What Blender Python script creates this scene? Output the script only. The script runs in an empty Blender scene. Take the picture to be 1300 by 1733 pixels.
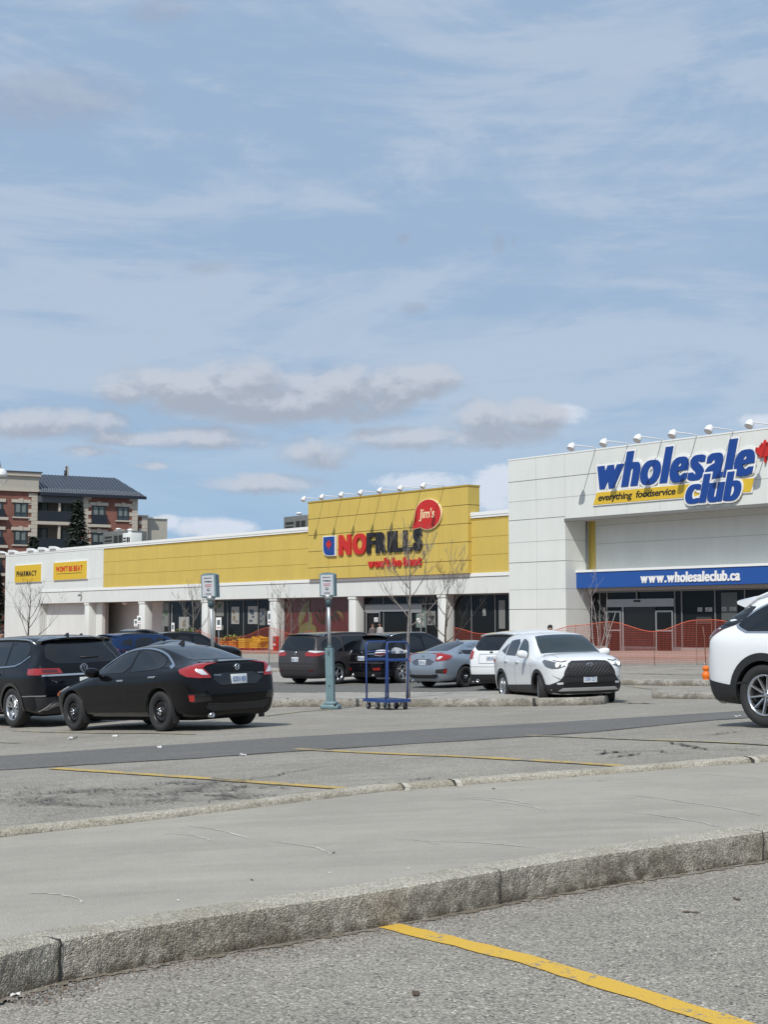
import bpy, bmesh, math, random
import numpy as np
from mathutils import Vector, Matrix, noise
from mathutils.bvhtree import BVHTree
random.seed(7)
R = math.radians
scn = bpy.context.scene
COL = scn.collection
# ------------------------------------------------------------------ camera
CZ = 1.35                      # eye height above the nearest asphalt
PITCH = R(4.31)
FPX = 2500.0                   # focal length in photograph pixels
cd = bpy.data.cameras.new("camera"); cam = bpy.data.objects.new("camera", cd); COL.objects.link(cam)
cam.location = (0, 0, CZ); cam.rotation_euler = (R(90) + PITCH, 0, 0)
cd.sensor_fit = 'VERTICAL'; cd.sensor_height = 36; cd.sensor_width = 27; cd.lens = 36 * FPX / 1733
cd.clip_start = 0.05; cd.clip_end = 6000
scn.camera = cam
# ------------------------------------------------------------------ light
SUN_EL = R(50); LIGHT = Vector((.376, .926, 0))       # horizontal travel of the light
sd = bpy.data.lights.new("sun", 'SUN'); sd.energy = 3.3; sd.angle = R(.6); sd.color = (1, .965, .91)
sun = bpy.data.objects.new("sun", sd); COL.objects.link(sun)
ldir = Vector((LIGHT.x * math.cos(SUN_EL), LIGHT.y * math.cos(SUN_EL), -math.sin(SUN_EL)))
sun.rotation_euler = ldir.to_track_quat('-Z', 'Y').to_euler()
sun.location = (-20, -40, 60)
scn.view_settings.view_transform = 'Standard'; scn.view_settings.look = 'None'
scn.view_settings.exposure = 0.20; scn.view_settings.gamma = 1
scn.cycles.max_bounces = 6; scn.cycles.use_denoising = True

def uv_of(px, py):
    a = (px - 650) / FPX; b = (866.5 - py) / FPX
    dy = math.cos(PITCH) - b * math.sin(PITCH)
    return a / dy, (b * math.cos(PITCH) + math.sin(PITCH)) / dy
def at(px, py, Y):
    u, v = uv_of(px, py)
    return Vector((u * Y, Y, CZ + v * Y))

class NT:
    """tiny helper to write node trees"""
    def __init__(s, nt): s.nt = nt
    def n(s, t, **k):
        x = s.nt.nodes.new(t)
        for a, b in k.items(): setattr(x, a, b)
        return x
    def lk(s, a, b): s.nt.links.new(a, b)
    def put(s, inp, v):
        if isinstance(v, bpy.types.NodeSocket): s.lk(v, inp)
        else: inp.default_value = v
    def m(s, op, a, b=0.0, c=0.0, clamp=False):
        x = s.n('ShaderNodeMath', operation=op, use_clamp=clamp)
        s.put(x.inputs[0], a); s.put(x.inputs[1], b); s.put(x.inputs[2], c)
        return x.outputs[0]
    def mix(s, f, a, b, mode='MIX'):
        x = s.n('ShaderNodeMix', data_type='RGBA', blend_type=mode)
        s.put(x.inputs[0], f); s.put(x.inputs[6], a); s.put(x.inputs[7], b)
        return x.outputs[2]
    def rng(s, v, a, b, c=0.0, d=1.0, smooth=True):
        x = s.n('ShaderNodeMapRange', interpolation_type='SMOOTHSTEP' if smooth else 'LINEAR')
        s.put(x.inputs[0], v); x.inputs[1].default_value = a; x.inputs[2].default_value = b
        x.inputs[3].default_value = c; x.inputs[4].default_value = d
        return x.outputs[0]
    def noise(s, vec, scale, detail=4, rough=.55, dist=0.0):
        x = s.n('ShaderNodeTexNoise'); x.inputs['Scale'].default_value = scale
        x.inputs['Detail'].default_value = detail; x.inputs['Roughness'].default_value = rough
        x.inputs['Distortion'].default_value = dist
        if vec is not None: s.lk(vec, x.inputs['Vector'])
        return x.outputs[0]
    def xyz(s, x, y, z):
        c = s.n('ShaderNodeCombineXYZ'); s.put(c.inputs[0], x); s.put(c.inputs[1], y); s.put(c.inputs[2], z)
        return c.outputs[0]

# ------------------------------------------------------------------ sky with clouds
world = bpy.data.worlds.new("World"); scn.world = world; world.use_nodes = True
wn = world.node_tree; wn.nodes.clear(); T = NT(wn)
sky = T.n('ShaderNodeTexSky', sky_type='NISHITA', sun_disc=False)
sky.sun_elevation = SUN_EL; sky.sun_rotation = math.atan2(-LIGHT.x, -LIGHT.y); sky.altitude = 180
sky.air_density = 1.0; sky.dust_density = 1.2; sky.ozone_density = 1.6
tc = T.n('ShaderNodeTexCoord'); D = tc.outputs['Generated']
sp = T.n('ShaderNodeSeparateXYZ'); T.lk(D, sp.inputs[0])
dx, dy, dz = sp.outputs
yy = T.m('MAXIMUM', dy, .08)
U = T.m('DIVIDE', dx, yy); V = T.m('DIVIDE', dz, yy)
def cloud_density(U, V, blobs, amp=1.0, seed=0.0):
    vec = T.xyz(T.m('MULTIPLY', U, 1.0), T.m('MULTIPLY', V, 1.55), seed)
    big = T.noise(vec, 34, 10, .63, .3)
    best = None
    for (px, py, rx, ry, w) in blobs:
        u0, v0 = uv_of(px, py)
        a = T.m('DIVIDE', T.m('SUBTRACT', U, u0), rx / 2500.0)
        b = T.m('DIVIDE', T.m('SUBTRACT', V, v0), ry / 2500.0)
        e = T.m('SUBTRACT', 1.0, T.m('ADD', T.m('MULTIPLY', a, a), T.m('MULTIPLY', b, b)))
        e = T.m('MULTIPLY', T.m('MAXIMUM', e, -1.0), w)
        best = e if best is None else T.m('SMOOTH_MAX', best, e, .25)
    return T.m('ADD', best, T.m('ADD', T.m('MULTIPLY', T.m('SUBTRACT', big, .5), 3.0 * amp), .40))
BL = [(290,656,140,36,1.2),(405,640,80,40,1.2),(470,680,250,42,1.3),(600,658,150,40,1.2),(712,645,70,36,1.2),
      (815,705,75,32,1),(905,706,70,34,1),(720,742,150,22,.8),(850,738,110,20,.8),
      (80,716,140,28,1),(215,742,70,14,.8),(345,740,105,22,.85),(150,764,50,10,.6),
      (535,768,60,30,.7),(450,818,105,20,.85),(255,790,30,8,.6),(560,700,90,18,.8)]
WH = [(846,828,66,48,1),(352,892,80,20,1),(280,885,40,16,.9),(1290,712,60,14,.6),(720,815,110,16,.6),(960,700,40,20,.6)]
d1 = cloud_density(U, V, BL)
d1b = cloud_density(T.m('ADD', U, -.004), T.m('ADD', V, .010), BL)
d2 = cloud_density(U, V, WH, .8, 3.0)
SM = [(90,168,170,60,.75),(682,405,14,11,.8),(845,415,14,20,.8),(870,408,6,10,.6),(350,455,50,14,.6),(698,522,26,13,.7),(275,20,60,30,.5)]
d3 = cloud_density(U, V, SM, .55, 7.0)
front = T.rng(dy, .1, .3)
# thin veil everywhere
wv = T.n('ShaderNodeMapping'); T.lk(D, wv.inputs[0]); wv.inputs['Scale'].default_value = (1.2, 1.2, 4.2); wv.inputs['Rotation'].default_value = (0, .10, 0)
veil = T.noise(wv.outputs[0], 3.2, 7, .60, .7)
wv2 = T.n('ShaderNodeMapping'); T.lk(D, wv2.inputs[0]); wv2.inputs['Scale'].default_value = (1.7, 1.7, 9); wv2.inputs['Rotation'].default_value = (0, -.22, 0)
veil2 = T.noise(wv2.outputs[0], 4.5, 6, .65, .4)
vf = T.m('ADD', T.m('MULTIPLY', T.rng(veil, .36, .62), .55), T.m('MULTIPLY', T.rng(veil2, .38, .64), .25))
vf = T.m('ADD', vf, T.rng(dz, .12, .40, .30, .02))
vf = T.m('MULTIPLY', vf, T.rng(dz, .015, .17, .30, 1.0))
BASEK = 11.0
def c3(r, g, b, k=1.0): return (r * BASEK * k, g * BASEK * k, b * BASEK * k, 1)
colr = T.mix(1.0, sky.outputs[0], (1.0, 1.0, 1.0, 1), 'MULTIPLY')
pale = T.mix(T.rng(vf, .22, .80), c3(.32, .445, .62), c3(.435, .535, .665))
pale = T.mix(T.m('MULTIPLY', T.rng(dz, .17, .03), .75), pale, c3(.295, .48, .70))
colr = T.mix(.90, colr, pale)
# general clouds round the back of the dome, seen only in reflections
bk = T.noise(D, 3.0, 6, .6, .2)
colr = T.mix(T.m('MULTIPLY', T.rng(bk, .52, .68), T.rng(dy, .25, -.1)), colr, c3(.45, .48, .54))
mw = T.m('MULTIPLY', T.rng(d2, .25, 1.0), T.m('MULTIPLY', front, .85))
colr = T.mix(mw, colr, c3(.66, .71, .80))
m3 = T.m('MULTIPLY', T.rng(d3, .1, 1.3), T.m('MULTIPLY', front, .38))
colr = T.mix(m3, colr, c3(.33, .36, .44))
edge = T.rng(T.m('SUBTRACT', d1, d1b), -.25, 1.0)
cc = T.mix(edge, c3(.36, .40, .475), c3(.52, .56, .635))
m1 = T.m('MULTIPLY', T.rng(d1, .0, 1.35), T.m('MULTIPLY', front, .90))
colr = T.mix(m1, colr, cc)
bg = T.n('ShaderNodeBackground'); bg.inputs[1].default_value = .085
T.lk(colr, bg.inputs[0]); wo = T.n('ShaderNodeOutputWorld'); T.lk(bg.outputs[0], wo.inputs[0])

# ------------------------------------------------------------------ ground height (gentle fall of the lot), thin-plate fit
GD = [(-.6,3,-1.40),(-.27,3,-1.36),(0,3,-1.33),(.27,3,-1.29),(.6,3,-1.27),
      (-.26,5.3,-1.35),(0,6.4,-1.31),(.26,7.8,-1.26),(-.27,12,-1.56),(0,12.5,-1.39),(.26,12,-1.25),
      (-.15,23.8,-1.73),(-.255,28.5,-2.0),(.256,18,-1.255),(.156,33.4,-1.76),(.056,45,-1.95),(-.03,50,-2.03),(.0,19,-1.53),
      (-.035,32.2,-1.83),(.02,31.5,-1.82),(-.2,54,-2.0),(.18,57,-1.62),(.187,76,-1.5),(.26,70,-1.45),(-.073,107,-2.05),(-.255,142,-2.2),(0,96,-1.9),
      (-.6,30,-2.1),(.6,18,-1.2),(.6,60,-1.4),(-.6,120,-2.2),(.5,120,-1.5)]
def gf(a, b): return np.array([2.2 * a, b])
_P = np.array([gf(a, math.log(y)) for a, y, z in GD]); _Z = np.array([z for a, y, z in GD]) + CZ
def _k(r2): return .5 * r2 * np.log(r2 + 1e-9)
_n = len(_P); _A = np.zeros((_n + 3, _n + 3))
for i in range(_n): _A[i, :_n] = _k(((_P - _P[i]) ** 2).sum(1))
_A[:_n, :_n] += np.eye(_n) * .004
_A[:_n, _n] = 1; _A[:_n, _n + 1:] = _P; _A[_n, :_n] = 1; _A[_n + 1:, :_n] = _P.T
_W = np.linalg.solve(_A, np.concatenate([_Z, [0, 0, 0]]))
def G(x, y):
    y = max(y, 3.0); a = max(-.6, min(.6, x / y)); b = math.log(min(y, 150.0))
    p = gf(a, b)
    return float((_W[:_n] * _k(((_P - p) ** 2).sum(1))).sum() + _W[_n] + _W[_n + 1] * p[0] + _W[_n + 2] * p[1])
def gp(px, py, dz=0.0):
    """where the sight line through a photograph pixel meets the ground (+dz)"""
    u, v = uv_of(px, py)
    lo, hi = 2.5, 160.0
    y = lo; prev = lo
    f = lambda y: CZ + v * y - (G(u * y, y) + dz)
    while y < hi and f(y) > 0: prev = y; y *= 1.03
    a, b = prev, y
    for _ in range(30):
        m = (a + b) / 2
        if f(m) > 0: a = m
        else: b = m
    y = (a + b) / 2
    return Vector((u * y, y, G(u * y, y) + dz))

# ------------------------------------------------------------------ materials
MATS = {}
def mat(name, col, rough=.6, metal=0.0, coat=0.0, spec=.5, bump=0.0, bscale=30, var=0.0, vscale=3.0, emis=None, streak=False):
    if name in MATS: return MATS[name]
    m = bpy.data.materials.new(name); m.use_nodes = True; MATS[name] = m
    t = NT(m.node_tree); p = m.node_tree.nodes['Principled BSDF']
    p.inputs['Roughness'].default_value = rough; p.inputs['Metallic'].default_value = metal
    p.inputs['Coat Weight'].default_value = coat; p.inputs['Coat Roughness'].default_value = .03
    p.inputs['Specular IOR Level'].default_value = spec
    c = (*col, 1)
    tcn = t.n('ShaderNodeTexCoord').outputs['Object']
    if var > 0:
        nz = t.noise(tcn, vscale, 6, .62)
        if streak:
            mp = t.n('ShaderNodeMapping'); t.lk(tcn, mp.inputs[0]); mp.inputs['Scale'].default_value = (1.0, 1.0, .16)
            nz = t.m('ADD', t.m('MULTIPLY', nz, .45), t.m('MULTIPLY', t.noise(mp.outputs[0], 1.6, 7, .68), .55))
        f = t.rng(nz, .3, .7)
        lo = tuple(x * (1 - var) for x in col) + (1,); hi = tuple(min(1, x * (1 + var)) for x in col) + (1,)
        t.lk(t.mix(f, lo, hi), p.inputs['Base Color'])
    else: p.inputs['Base Color'].default_value = c
    if bump > 0:
        b = t.n('ShaderNodeBump'); b.inputs['Strength'].default_value = bump; b.inputs['Distance'].default_value = .01
        t.lk(t.noise(tcn, bscale, 5, .6), b.inputs['Height']); t.lk(b.outputs[0], p.inputs['Normal'])
    if emis:
        p.inputs['Emission Color'].default_value = (*col, 1); p.inputs['Emission Strength'].default_value = emis
    return m

def mat_asphalt(name, base, grain=.5, scale=95, patch=.12, tint=(1, .985, .95), spark=.85):
    m = bpy.data.materials.new(name); m.use_nodes = True; MATS[name] = m
    t = NT(m.node_tree); p = m.node_tree.nodes['Principled BSDF']; p.inputs['Roughness'].default_value = .88
    p.inputs['Specular IOR Level'].default_value = .25
    P = t.n('ShaderNodeTexCoord').outputs['Object']
    vo = t.n('ShaderNodeTexVoronoi'); vo.inputs['Scale'].default_value = scale; t.lk(P, vo.inputs['Vector'])
    sepc = t.n('ShaderNodeSeparateColor'); t.lk(vo.outputs['Color'], sepc.inputs[0])
    st = t.rng(sepc.outputs[0], .0, 1.0, 1 - grain, 1 + grain, False)
    st = t.m('ADD', st, t.m('MULTIPLY', t.m('GREATER_THAN', sepc.outputs[1], .95), spark))
    st = t.m('SUBTRACT', st, t.m('MULTIPLY', t.m('LESS_THAN', sepc.outputs[2], .09), min(.45, spark * .53)))
    fine = t.noise(P, 260, 3, .7); st = t.m('MULTIPLY', st, t.rng(fine, .3, .7, .86, 1.14, False))
    n1 = t.noise(P, .55, 7, .62, .3); n2 = t.noise(P, 3.5, 5, .6)
    st = t.m('MULTIPLY', st, t.rng(n1, .3, .7, 1 - patch, 1 + patch, False))
    st = t.m('MULTIPLY', st, t.rng(n2, .3, .7, 1 - patch * .5, 1 + patch * .5, False))
    sx = t.n('ShaderNodeMapping'); t.lk(P, sx.inputs[0]); sx.inputs['Rotation'].default_value = (0, 0, R(50)); sx.inputs['Scale'].default_value = (.25, 3, 1)
    n3 = t.noise(sx.outputs[0], 1.3, 6, .65, .4)
    st = t.m('MULTIPLY', st, t.rng(n3, .35, .65, .93, 1.06, False))
    sp1 = t.noise(P, 1.9, 3, .5, 1.2); st = t.m('MULTIPLY', st, t.rng(sp1, .70, .78, 1.0, 1 - patch * 1.8))
    sp2 = t.noise(P, 6.0, 2, .5, .6); st = t.m('MULTIPLY', st, t.rng(sp2, .74, .80, 1.0, 1 - patch * 2.2))
    cv = t.xyz(t.m('MULTIPLY', st, base * tint[0]), t.m('MULTIPLY', st, base * tint[1]), t.m('MULTIPLY', st, base * tint[2]))
    t.lk(cv, p.inputs['Base Color'])
    b = t.n('ShaderNodeBump'); b.inputs['Strength'].default_value = .7; b.inputs['Distance'].default_value = .006
    hh = t.m('ADD', t.m('MULTIPLY', vo.outputs['Distance'], -1.0), t.m('MULTIPLY', fine, .6))
    t.lk(hh, b.inputs['Height']); t.lk(b.outputs[0], p.inputs['Normal'])
    return m
def mat_concrete(name, base, dark, scale=70, grain=.35, low=None):
    """rough weathered concrete; low=(z0,z1) a dirt band is not tied to light, it follows the foot of the kerb"""
    m = bpy.data.materials.new(name); m.use_nodes = True; MATS[name] = m
    t = NT(m.node_tree); p = m.node_tree.nodes['Principled BSDF']; p.inputs['Roughness'].default_value = .9
    p.inputs['Specular IOR Level'].default_value = .25
    P = t.n('ShaderNodeTexCoord').outputs['Object']
    vo = t.n('ShaderNodeTexVoronoi'); vo.inputs['Scale'].default_value = scale; t.lk(P, vo.inputs['Vector'])
    sepc = t.n('ShaderNodeSeparateColor'); t.lk(vo.outputs['Color'], sepc.inputs[0])
    f = t.noise(P, 2.2, 8, .65, .2); g = t.noise(P, 45, 4, .7)
    c = t.mix(t.rng(f, .38, .62), (*base, 1), (*dark, 1))
    k = t.m('MULTIPLY', t.rng(sepc.outputs[0], 0, 1, 1 - grain, 1 + grain, False), t.rng(g, .3, .7, 1 - grain * .5, 1 + grain * .5, False))
    at_ = t.n('ShaderNodeAttribute'); at_.attribute_name = 'dirt'
    c = t.mix(t.m('MULTIPLY', at_.outputs['Fac'], t.rng(t.noise(P, 14, 5, .6), .25, .6)), c, (.085, .070, .050, 1))
    c = t.mix(1.0, c, t.xyz(k, k, k), 'MULTIPLY'); t.lk(c, p.inputs['Base Color'])
    b = t.n('ShaderNodeBump'); b.inputs['Strength'].default_value = .85; b.inputs['Distance'].default_value = .008
    t.lk(t.m('ADD', g, t.m('MULTIPLY', vo.outputs['Distance'], -.8)), b.inputs['Height']); t.lk(b.outputs[0], p.inputs['Normal'])
    return m
def mat_worn_paint(name, col, under, keep=.5, scale=30):
    m = bpy.data.materials.new(name); m.use_nodes = True; MATS[name] = m
    t = NT(m.node_tree); p = m.node_tree.nodes['Principled BSDF']; p.inputs['Roughness'].default_value = .75
    P = t.n('ShaderNodeTexCoord').outputs['Object']
    n = t.m('ADD', t.m('MULTIPLY', t.noise(P, scale, 6, .7), .6), t.m('MULTIPLY', t.noise(P, scale * .12, 5, .6), .4))
    v = t.noise(P, 180, 3, .7)
    cc = t.mix(t.rng(v, .3, .7), (*[x * .86 for x in col], 1), (*[min(1, x * 1.08) for x in col], 1))
    c = t.mix(t.rng(n, keep, keep + .05), cc, (*under, 1)); t.lk(c, p.inputs['Base Color'])
    b = t.n('ShaderNodeBump'); b.inputs['Strength'].default_value = .5; b.inputs['Distance'].default_value = .005
    t.lk(v, b.inputs['Height']); t.lk(b.outputs[0], p.inputs['Normal'])
    return m
def mat_brick(name):
    m = bpy.data.materials.new(name); m.use_nodes = True; MATS[name] = m
    t = NT(m.node_tree); p = m.node_tree.nodes['Principled BSDF']; p.inputs['Roughness'].default_value = .9
    P = t.n('ShaderNodeTexCoord').outputs['Object']
    s = t.n('ShaderNodeSeparateXYZ'); t.lk(P, s.inputs[0])
    v = t.xyz(t.m('ADD', s.outputs[0], s.outputs[1]), s.outputs[2], 0.0)
    b = t.n('ShaderNodeTexBrick'); t.lk(v, b.inputs['Vector'])
    b.inputs['Color1'].default_value = (.235, .085, .062, 1); b.inputs['Color2'].default_value = (.175, .068, .05, 1)
    b.inputs['Mortar'].default_value = (.20, .13, .10, 1); b.inputs['Scale'].default_value = 1.0
    b.inputs['Brick Width'].default_value = .26; b.inputs['Row Height'].default_value = .085; b.inputs['Mortar Size'].default_value = .008
    n = t.noise(P, .8, 5, .6)
    c = t.mix(1.0, b.outputs[0], t.xyz(t.rng(n, .3, .7, .85, 1.15), t.rng(n, .3, .7, .85, 1.15), t.rng(n, .3, .7, .85, 1.15)), 'MULTIPLY')
    t.lk(c, p.inputs['Base Color'])
    return m
def mat_mesh(name, col, hole=.55, scale=(22, 12)):
    """knitted safety netting: real see-through holes"""
    m = bpy.data.materials.new(name); m.use_nodes = True; MATS[name] = m
    t = NT(m.node_tree); p = m.node_tree.nodes['Principled BSDF']
    p.inputs['Base Color'].default_value = (*col, 1); p.inputs['Roughness'].default_value = .6
    at_ = t.n('ShaderNodeUVMap'); s = t.n('ShaderNodeSeparateXYZ'); t.lk(at_.outputs[0], s.inputs[0])
    a = t.m('FRACT', t.m('MULTIPLY', s.outputs[0], scale[0])); b = t.m('FRACT', t.m('MULTIPLY', s.outputs[1], scale[1]))
    h = t.m('MULTIPLY', t.m('LESS_THAN', a, hole), t.m('LESS_THAN', b, hole))
    tr = t.n('ShaderNodeBsdfTransparent'); mx = t.n('ShaderNodeMixShader')
    t.lk(h, mx.inputs[0]); t.lk(p.outputs[0], mx.inputs[1]); t.lk(tr.outputs[0], mx.inputs[2])
    t.lk(mx.outputs[0], m.node_tree.nodes['Material Output'].inputs[0])
    return m

# ------------------------------------------------------------------ object helpers
def tag(o, label=None, cat=None, group=None, kind=None):
    if label: o['label'] = label
    if cat: o['category'] = cat
    if group: o['group'] = group
    if kind: o['kind'] = kind
    return o
def link(name, me, parent=None):
    o = bpy.data.objects.new(name, me); COL.objects.link(o)
    if parent is not None: o.parent = parent
    return o
def thing(name, label, cat, loc=(0, 0, 0), rz=0.0, group=None):
    o = bpy.data.objects.new(name, None); COL.objects.link(o); o.location = loc; o.rotation_euler = (0, 0, rz)
    o.empty_display_size = .2
    return tag(o, label, cat, group)
def kids(o): return [c for c in bpy.data.objects if c.parent == o]
def copy_tree(o, parent=None):
    c = o.copy(); COL.objects.link(c); c.parent = parent
    for k in kids(o): copy_tree(k, c)
    return c

class MB:
    """collects faces with materials and links them as ONE mesh object"""
    def __init__(s): s.v = []; s.f = []; s.fm = []; s.mats = []; s.sm = []
    def mi(s, m):
        if m not in s.mats: s.mats.append(m)
        return s.mats.index(m)
    def add(s, verts, faces, m, smooth=False):
        b = len(s.v); s.v += [tuple(v) for v in verts]; k = s.mi(m)
        for f in faces: s.f.append(tuple(i + b for i in f)); s.fm.append(k); s.sm.append(smooth)
    def box(s, x0, x1, y0, y1, z0, z1, m, M=None):
        vs = [Vector((x, y, z)) for x in (x0, x1) for y in (y0, y1) for z in (z0, z1)]
        if M is not None: vs = [M @ v for v in vs]
        s.add(vs, [(0, 1, 3, 2), (4, 6, 7, 5), (0, 4, 5, 1), (2, 3, 7, 6), (0, 2, 6, 4), (1, 5, 7, 3)], m)
    def bbox(s, x0, x1, y0, y1, z0, z1, m, r=.02, M=None, seg=2):
        bm = bmesh.new(); bmesh.ops.create_cube(bm, size=1)
        for v in bm.verts: v.co = Vector(((x0 + x1) / 2 + v.co.x * (x1 - x0), (y0 + y1) / 2 + v.co.y * (y1 - y0), (z0 + z1) / 2 + v.co.z * (z1 - z0)))
        bmesh.ops.bevel(bm, geom=bm.edges[:], offset=r, segments=seg, profile=.5, affect='EDGES')
        s.bm(bm, m, M, True); bm.free()
    def bm(s, bm, m, M=None, smooth=False):
        bm.verts.ensure_lookup_table(); bm.verts.index_update()
        vs = [(M @ v.co if M is not None else v.co.copy()) for v in bm.verts]
        s.add(vs, [[v.index for v in f.verts] for f in bm.faces], m, smooth)
    def tube(s, pts, rad, m, n=8, caps=True, smooth=True):
        pts = [Vector(p) for p in pts]
        if not hasattr(rad, '__len__'): rad = [rad] * len(pts)
        vs = []; up = None
        for i, p in enumerate(pts):
            d = (pts[min(i + 1, len(pts) - 1)] - pts[max(i - 1, 0)])
            if d.length < 1e-9: d = Vector((0, 0, 1))
            d.normalize()
            if up is None: up = Vector((0, 0, 1)) if abs(d.z) < .9 else Vector((1, 0, 0))
            a = d.cross(up)
            if a.length < 1e-6: a = d.cross(Vector((0, 1, 0)))
            a.normalize(); b = a.cross(d).normalized(); up = b
            for k in range(n):
                t = 2 * math.pi * k / n
                vs.append(p + (a * math.cos(t) + b * math.sin(t)) * rad[i])
        fs = []
        for i in range(len(pts) - 1):
            for k in range(n):
                fs.append((i * n + k, i * n + (k + 1) % n, (i + 1) * n + (k + 1) % n, (i + 1) * n + k))
        if caps: fs.append(tuple(range(n))[::-1]); fs.append(tuple(range((len(pts) - 1) * n, len(pts) * n)))
        s.add(vs, fs, m, smooth)
    def prism(s, poly, d0, d1, m, M=None, cap2=True):
        """poly in (x,z), extruded in y from d0 to d1"""
        n = len(poly)
        vs = [Vector((x, d0, z)) for x, z in poly] + [Vector((x, d1, z)) for x, z in poly]
        if M is not None: vs = [M @ v for v in vs]
        bm = bmesh.new(); bv = [bm.verts.new(v) for v in vs]
        f = bm.faces.new(bv[:n]); g = bm.faces.new(bv[n:][::-1])
        for i in range(n): bm.faces.new((bv[i], bv[n + i], bv[n + (i + 1) % n], bv[(i + 1) % n]))
        bmesh.ops.triangulate(bm, faces=[f, g]); bmesh.ops.recalc_face_normals(bm, faces=bm.faces)
        s.bm(bm, m); bm.free()
    def lathe(s, prof, m, n=24, M=None, smooth=True):
        """prof (r, z) around local z"""
        vs = []
        for r, z in prof:
            for k in range(n):
                a = 2 * math.pi * k / n; vs.append(Vector((r * math.cos(a), r * math.sin(a), z)))
        if M is not None: vs = [M @ v for v in vs]
        fs = [(i * n + k, i * n + (k + 1) % n, (i + 1) * n + (k + 1) % n, (i + 1) * n + k) for i in range(len(prof) - 1) for k in range(n)]
        s.add(vs, fs, m, smooth)
    def mesh(s, name):
        me = bpy.data.meshes.new(name); me.from_pydata([tuple(v) for v in s.v], [], s.f)
        for mm in s.mats: me.materials.append(mm)
        me.polygons.foreach_set('material_index', s.fm); me.polygons.foreach_set('use_smooth', s.sm)
        me.update(); return me
    def build(s, name, parent=None): return link(name, s.mesh(name), parent)

def one(name, parent, fn):
    b = MB(); fn(b); return b.build(name, parent)

def text_mesh(txt, bold=0.0, extrude=.02, shear=0.0, spacing=1.0, res=4, bevel=0.0):
    c = bpy.data.curves.new('t', 'FONT'); c.body = txt; c.offset = bold; c.extrude = extrude; c.shear = shear
    c.space_character = spacing; c.resolution_u = res; c.size = 1; c.bevel_depth = bevel
    o = bpy.data.objects.new('t', c); COL.objects.link(o)
    dg = bpy.context.evaluated_depsgraph_get(); dg.update()
    me = bpy.data.meshes.new_from_object(o.evaluated_get(dg)); bpy.data.objects.remove(o)
    vs = [v.co.copy() for v in me.vertices]; fs = [tuple(p.vertices) for p in me.polygons]
    bpy.data.meshes.remove(me); bpy.data.curves.remove(c)
    return vs, fs
def put_text(mb, txt, x0, x1, z0, z1, yf, yb, m, bold=0.0, shear=0.0, spacing=1.0, M=None, grow=0.0, mirror=False):
    """fit the text into x0..x1, z0..z1 (box of the ungrown letters), front face at yf, back at yb (letters face -y)"""
    vs, fs = text_mesh(txt, bold, 1.0, shear, spacing)
    if grow: ref, _ = text_mesh(txt, bold - grow, 1.0, shear, spacing)
    else: ref = vs
    xs = [v.x for v in ref]; ys = [v.y for v in ref]
    a, b, c, d = min(xs), max(xs), min(ys), max(ys)
    out = []
    for v in vs:
        x = x0 + (v.x - a) / (b - a) * (x1 - x0); z = z0 + (v.y - c) / (d - c) * (z1 - z0)
        y = yf if v.z > 0 else yb
        out.append(Vector((x, y, z)))
    if M is not None: out = [M @ v for v in out]
    mb.add(out, fs, m)
def put_letters(mb, txt, x0, x1, z0, z1, yf, yb, m, bold=0.0, smear=0.0, gap=.04, shear=0.0, grow=0.0, M=None):
    """heavy display lettering: every letter its own solid, vertical strokes thickened by `smear` (em)"""
    items = []; cur = 0.0
    for ch in txt:
        if ch == ' ': cur += .26; continue
        vs, fs = text_mesh(ch, bold, 1.0, 0.0); a = min(v.x for v in vs); w = max(v.x for v in vs) - a
        items.append((cur - a, vs, fs)); cur += w + smear + gap
    lo, hi = 0.0, cur - gap; zs_ = [v.y for _, vs, _ in items for v in vs]; c, d = min(zs_), max(zs_)
    gx = grow
    k = 0
    for off, vs, fs in items:
        if grow: vs, fs = text_mesh(txt.replace(' ', '')[k], bold + grow, 1.0, 0.0)
        cps = max(1, int(round(smear / .03)) + 1)
        for q in range(cps):
            sx = smear * q / max(1, cps - 1); out = []
            yo = .0015 * ((k % 3) * 4 + q)
            for v in vs:
                X = v.x + off + sx; fx = (X - lo) / (hi - lo); fz = (v.y - c) / (d - c); x = x0 + fx * (x1 - x0) + shear * (fz - .3) * (z1 - z0)
                out.append(Vector((x, (yf - yo) if v.z > 0 else yb, z0 + fz * (z1 - z0))))
            if M is not None: out = [M @ v for v in out]
            mb.add(out, fs, m)
        k += 1
def chaikin(p, it=1, closed=True):
    for _ in range(it):
        q = []; n = len(p)
        for i in range(n if closed else n - 1):
            a = Vector(p[i]); b = Vector(p[(i + 1) % n]); q += [a * .75 + b * .25, a * .25 + b * .75]
        if not closed: q = [Vector(p[0])] + q + [Vector(p[-1])]
        p = q
    return [tuple(v) for v in p]
def resample(pts, step):
    pts = [Vector(p) for p in pts]; out = [pts[0]]
    for a, b in zip(pts, pts[1:]):
        n = max(1, int((b - a).length / step))
        for i in range(1, n + 1): out.append(a.lerp(b, i / n))
    return out
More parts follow.
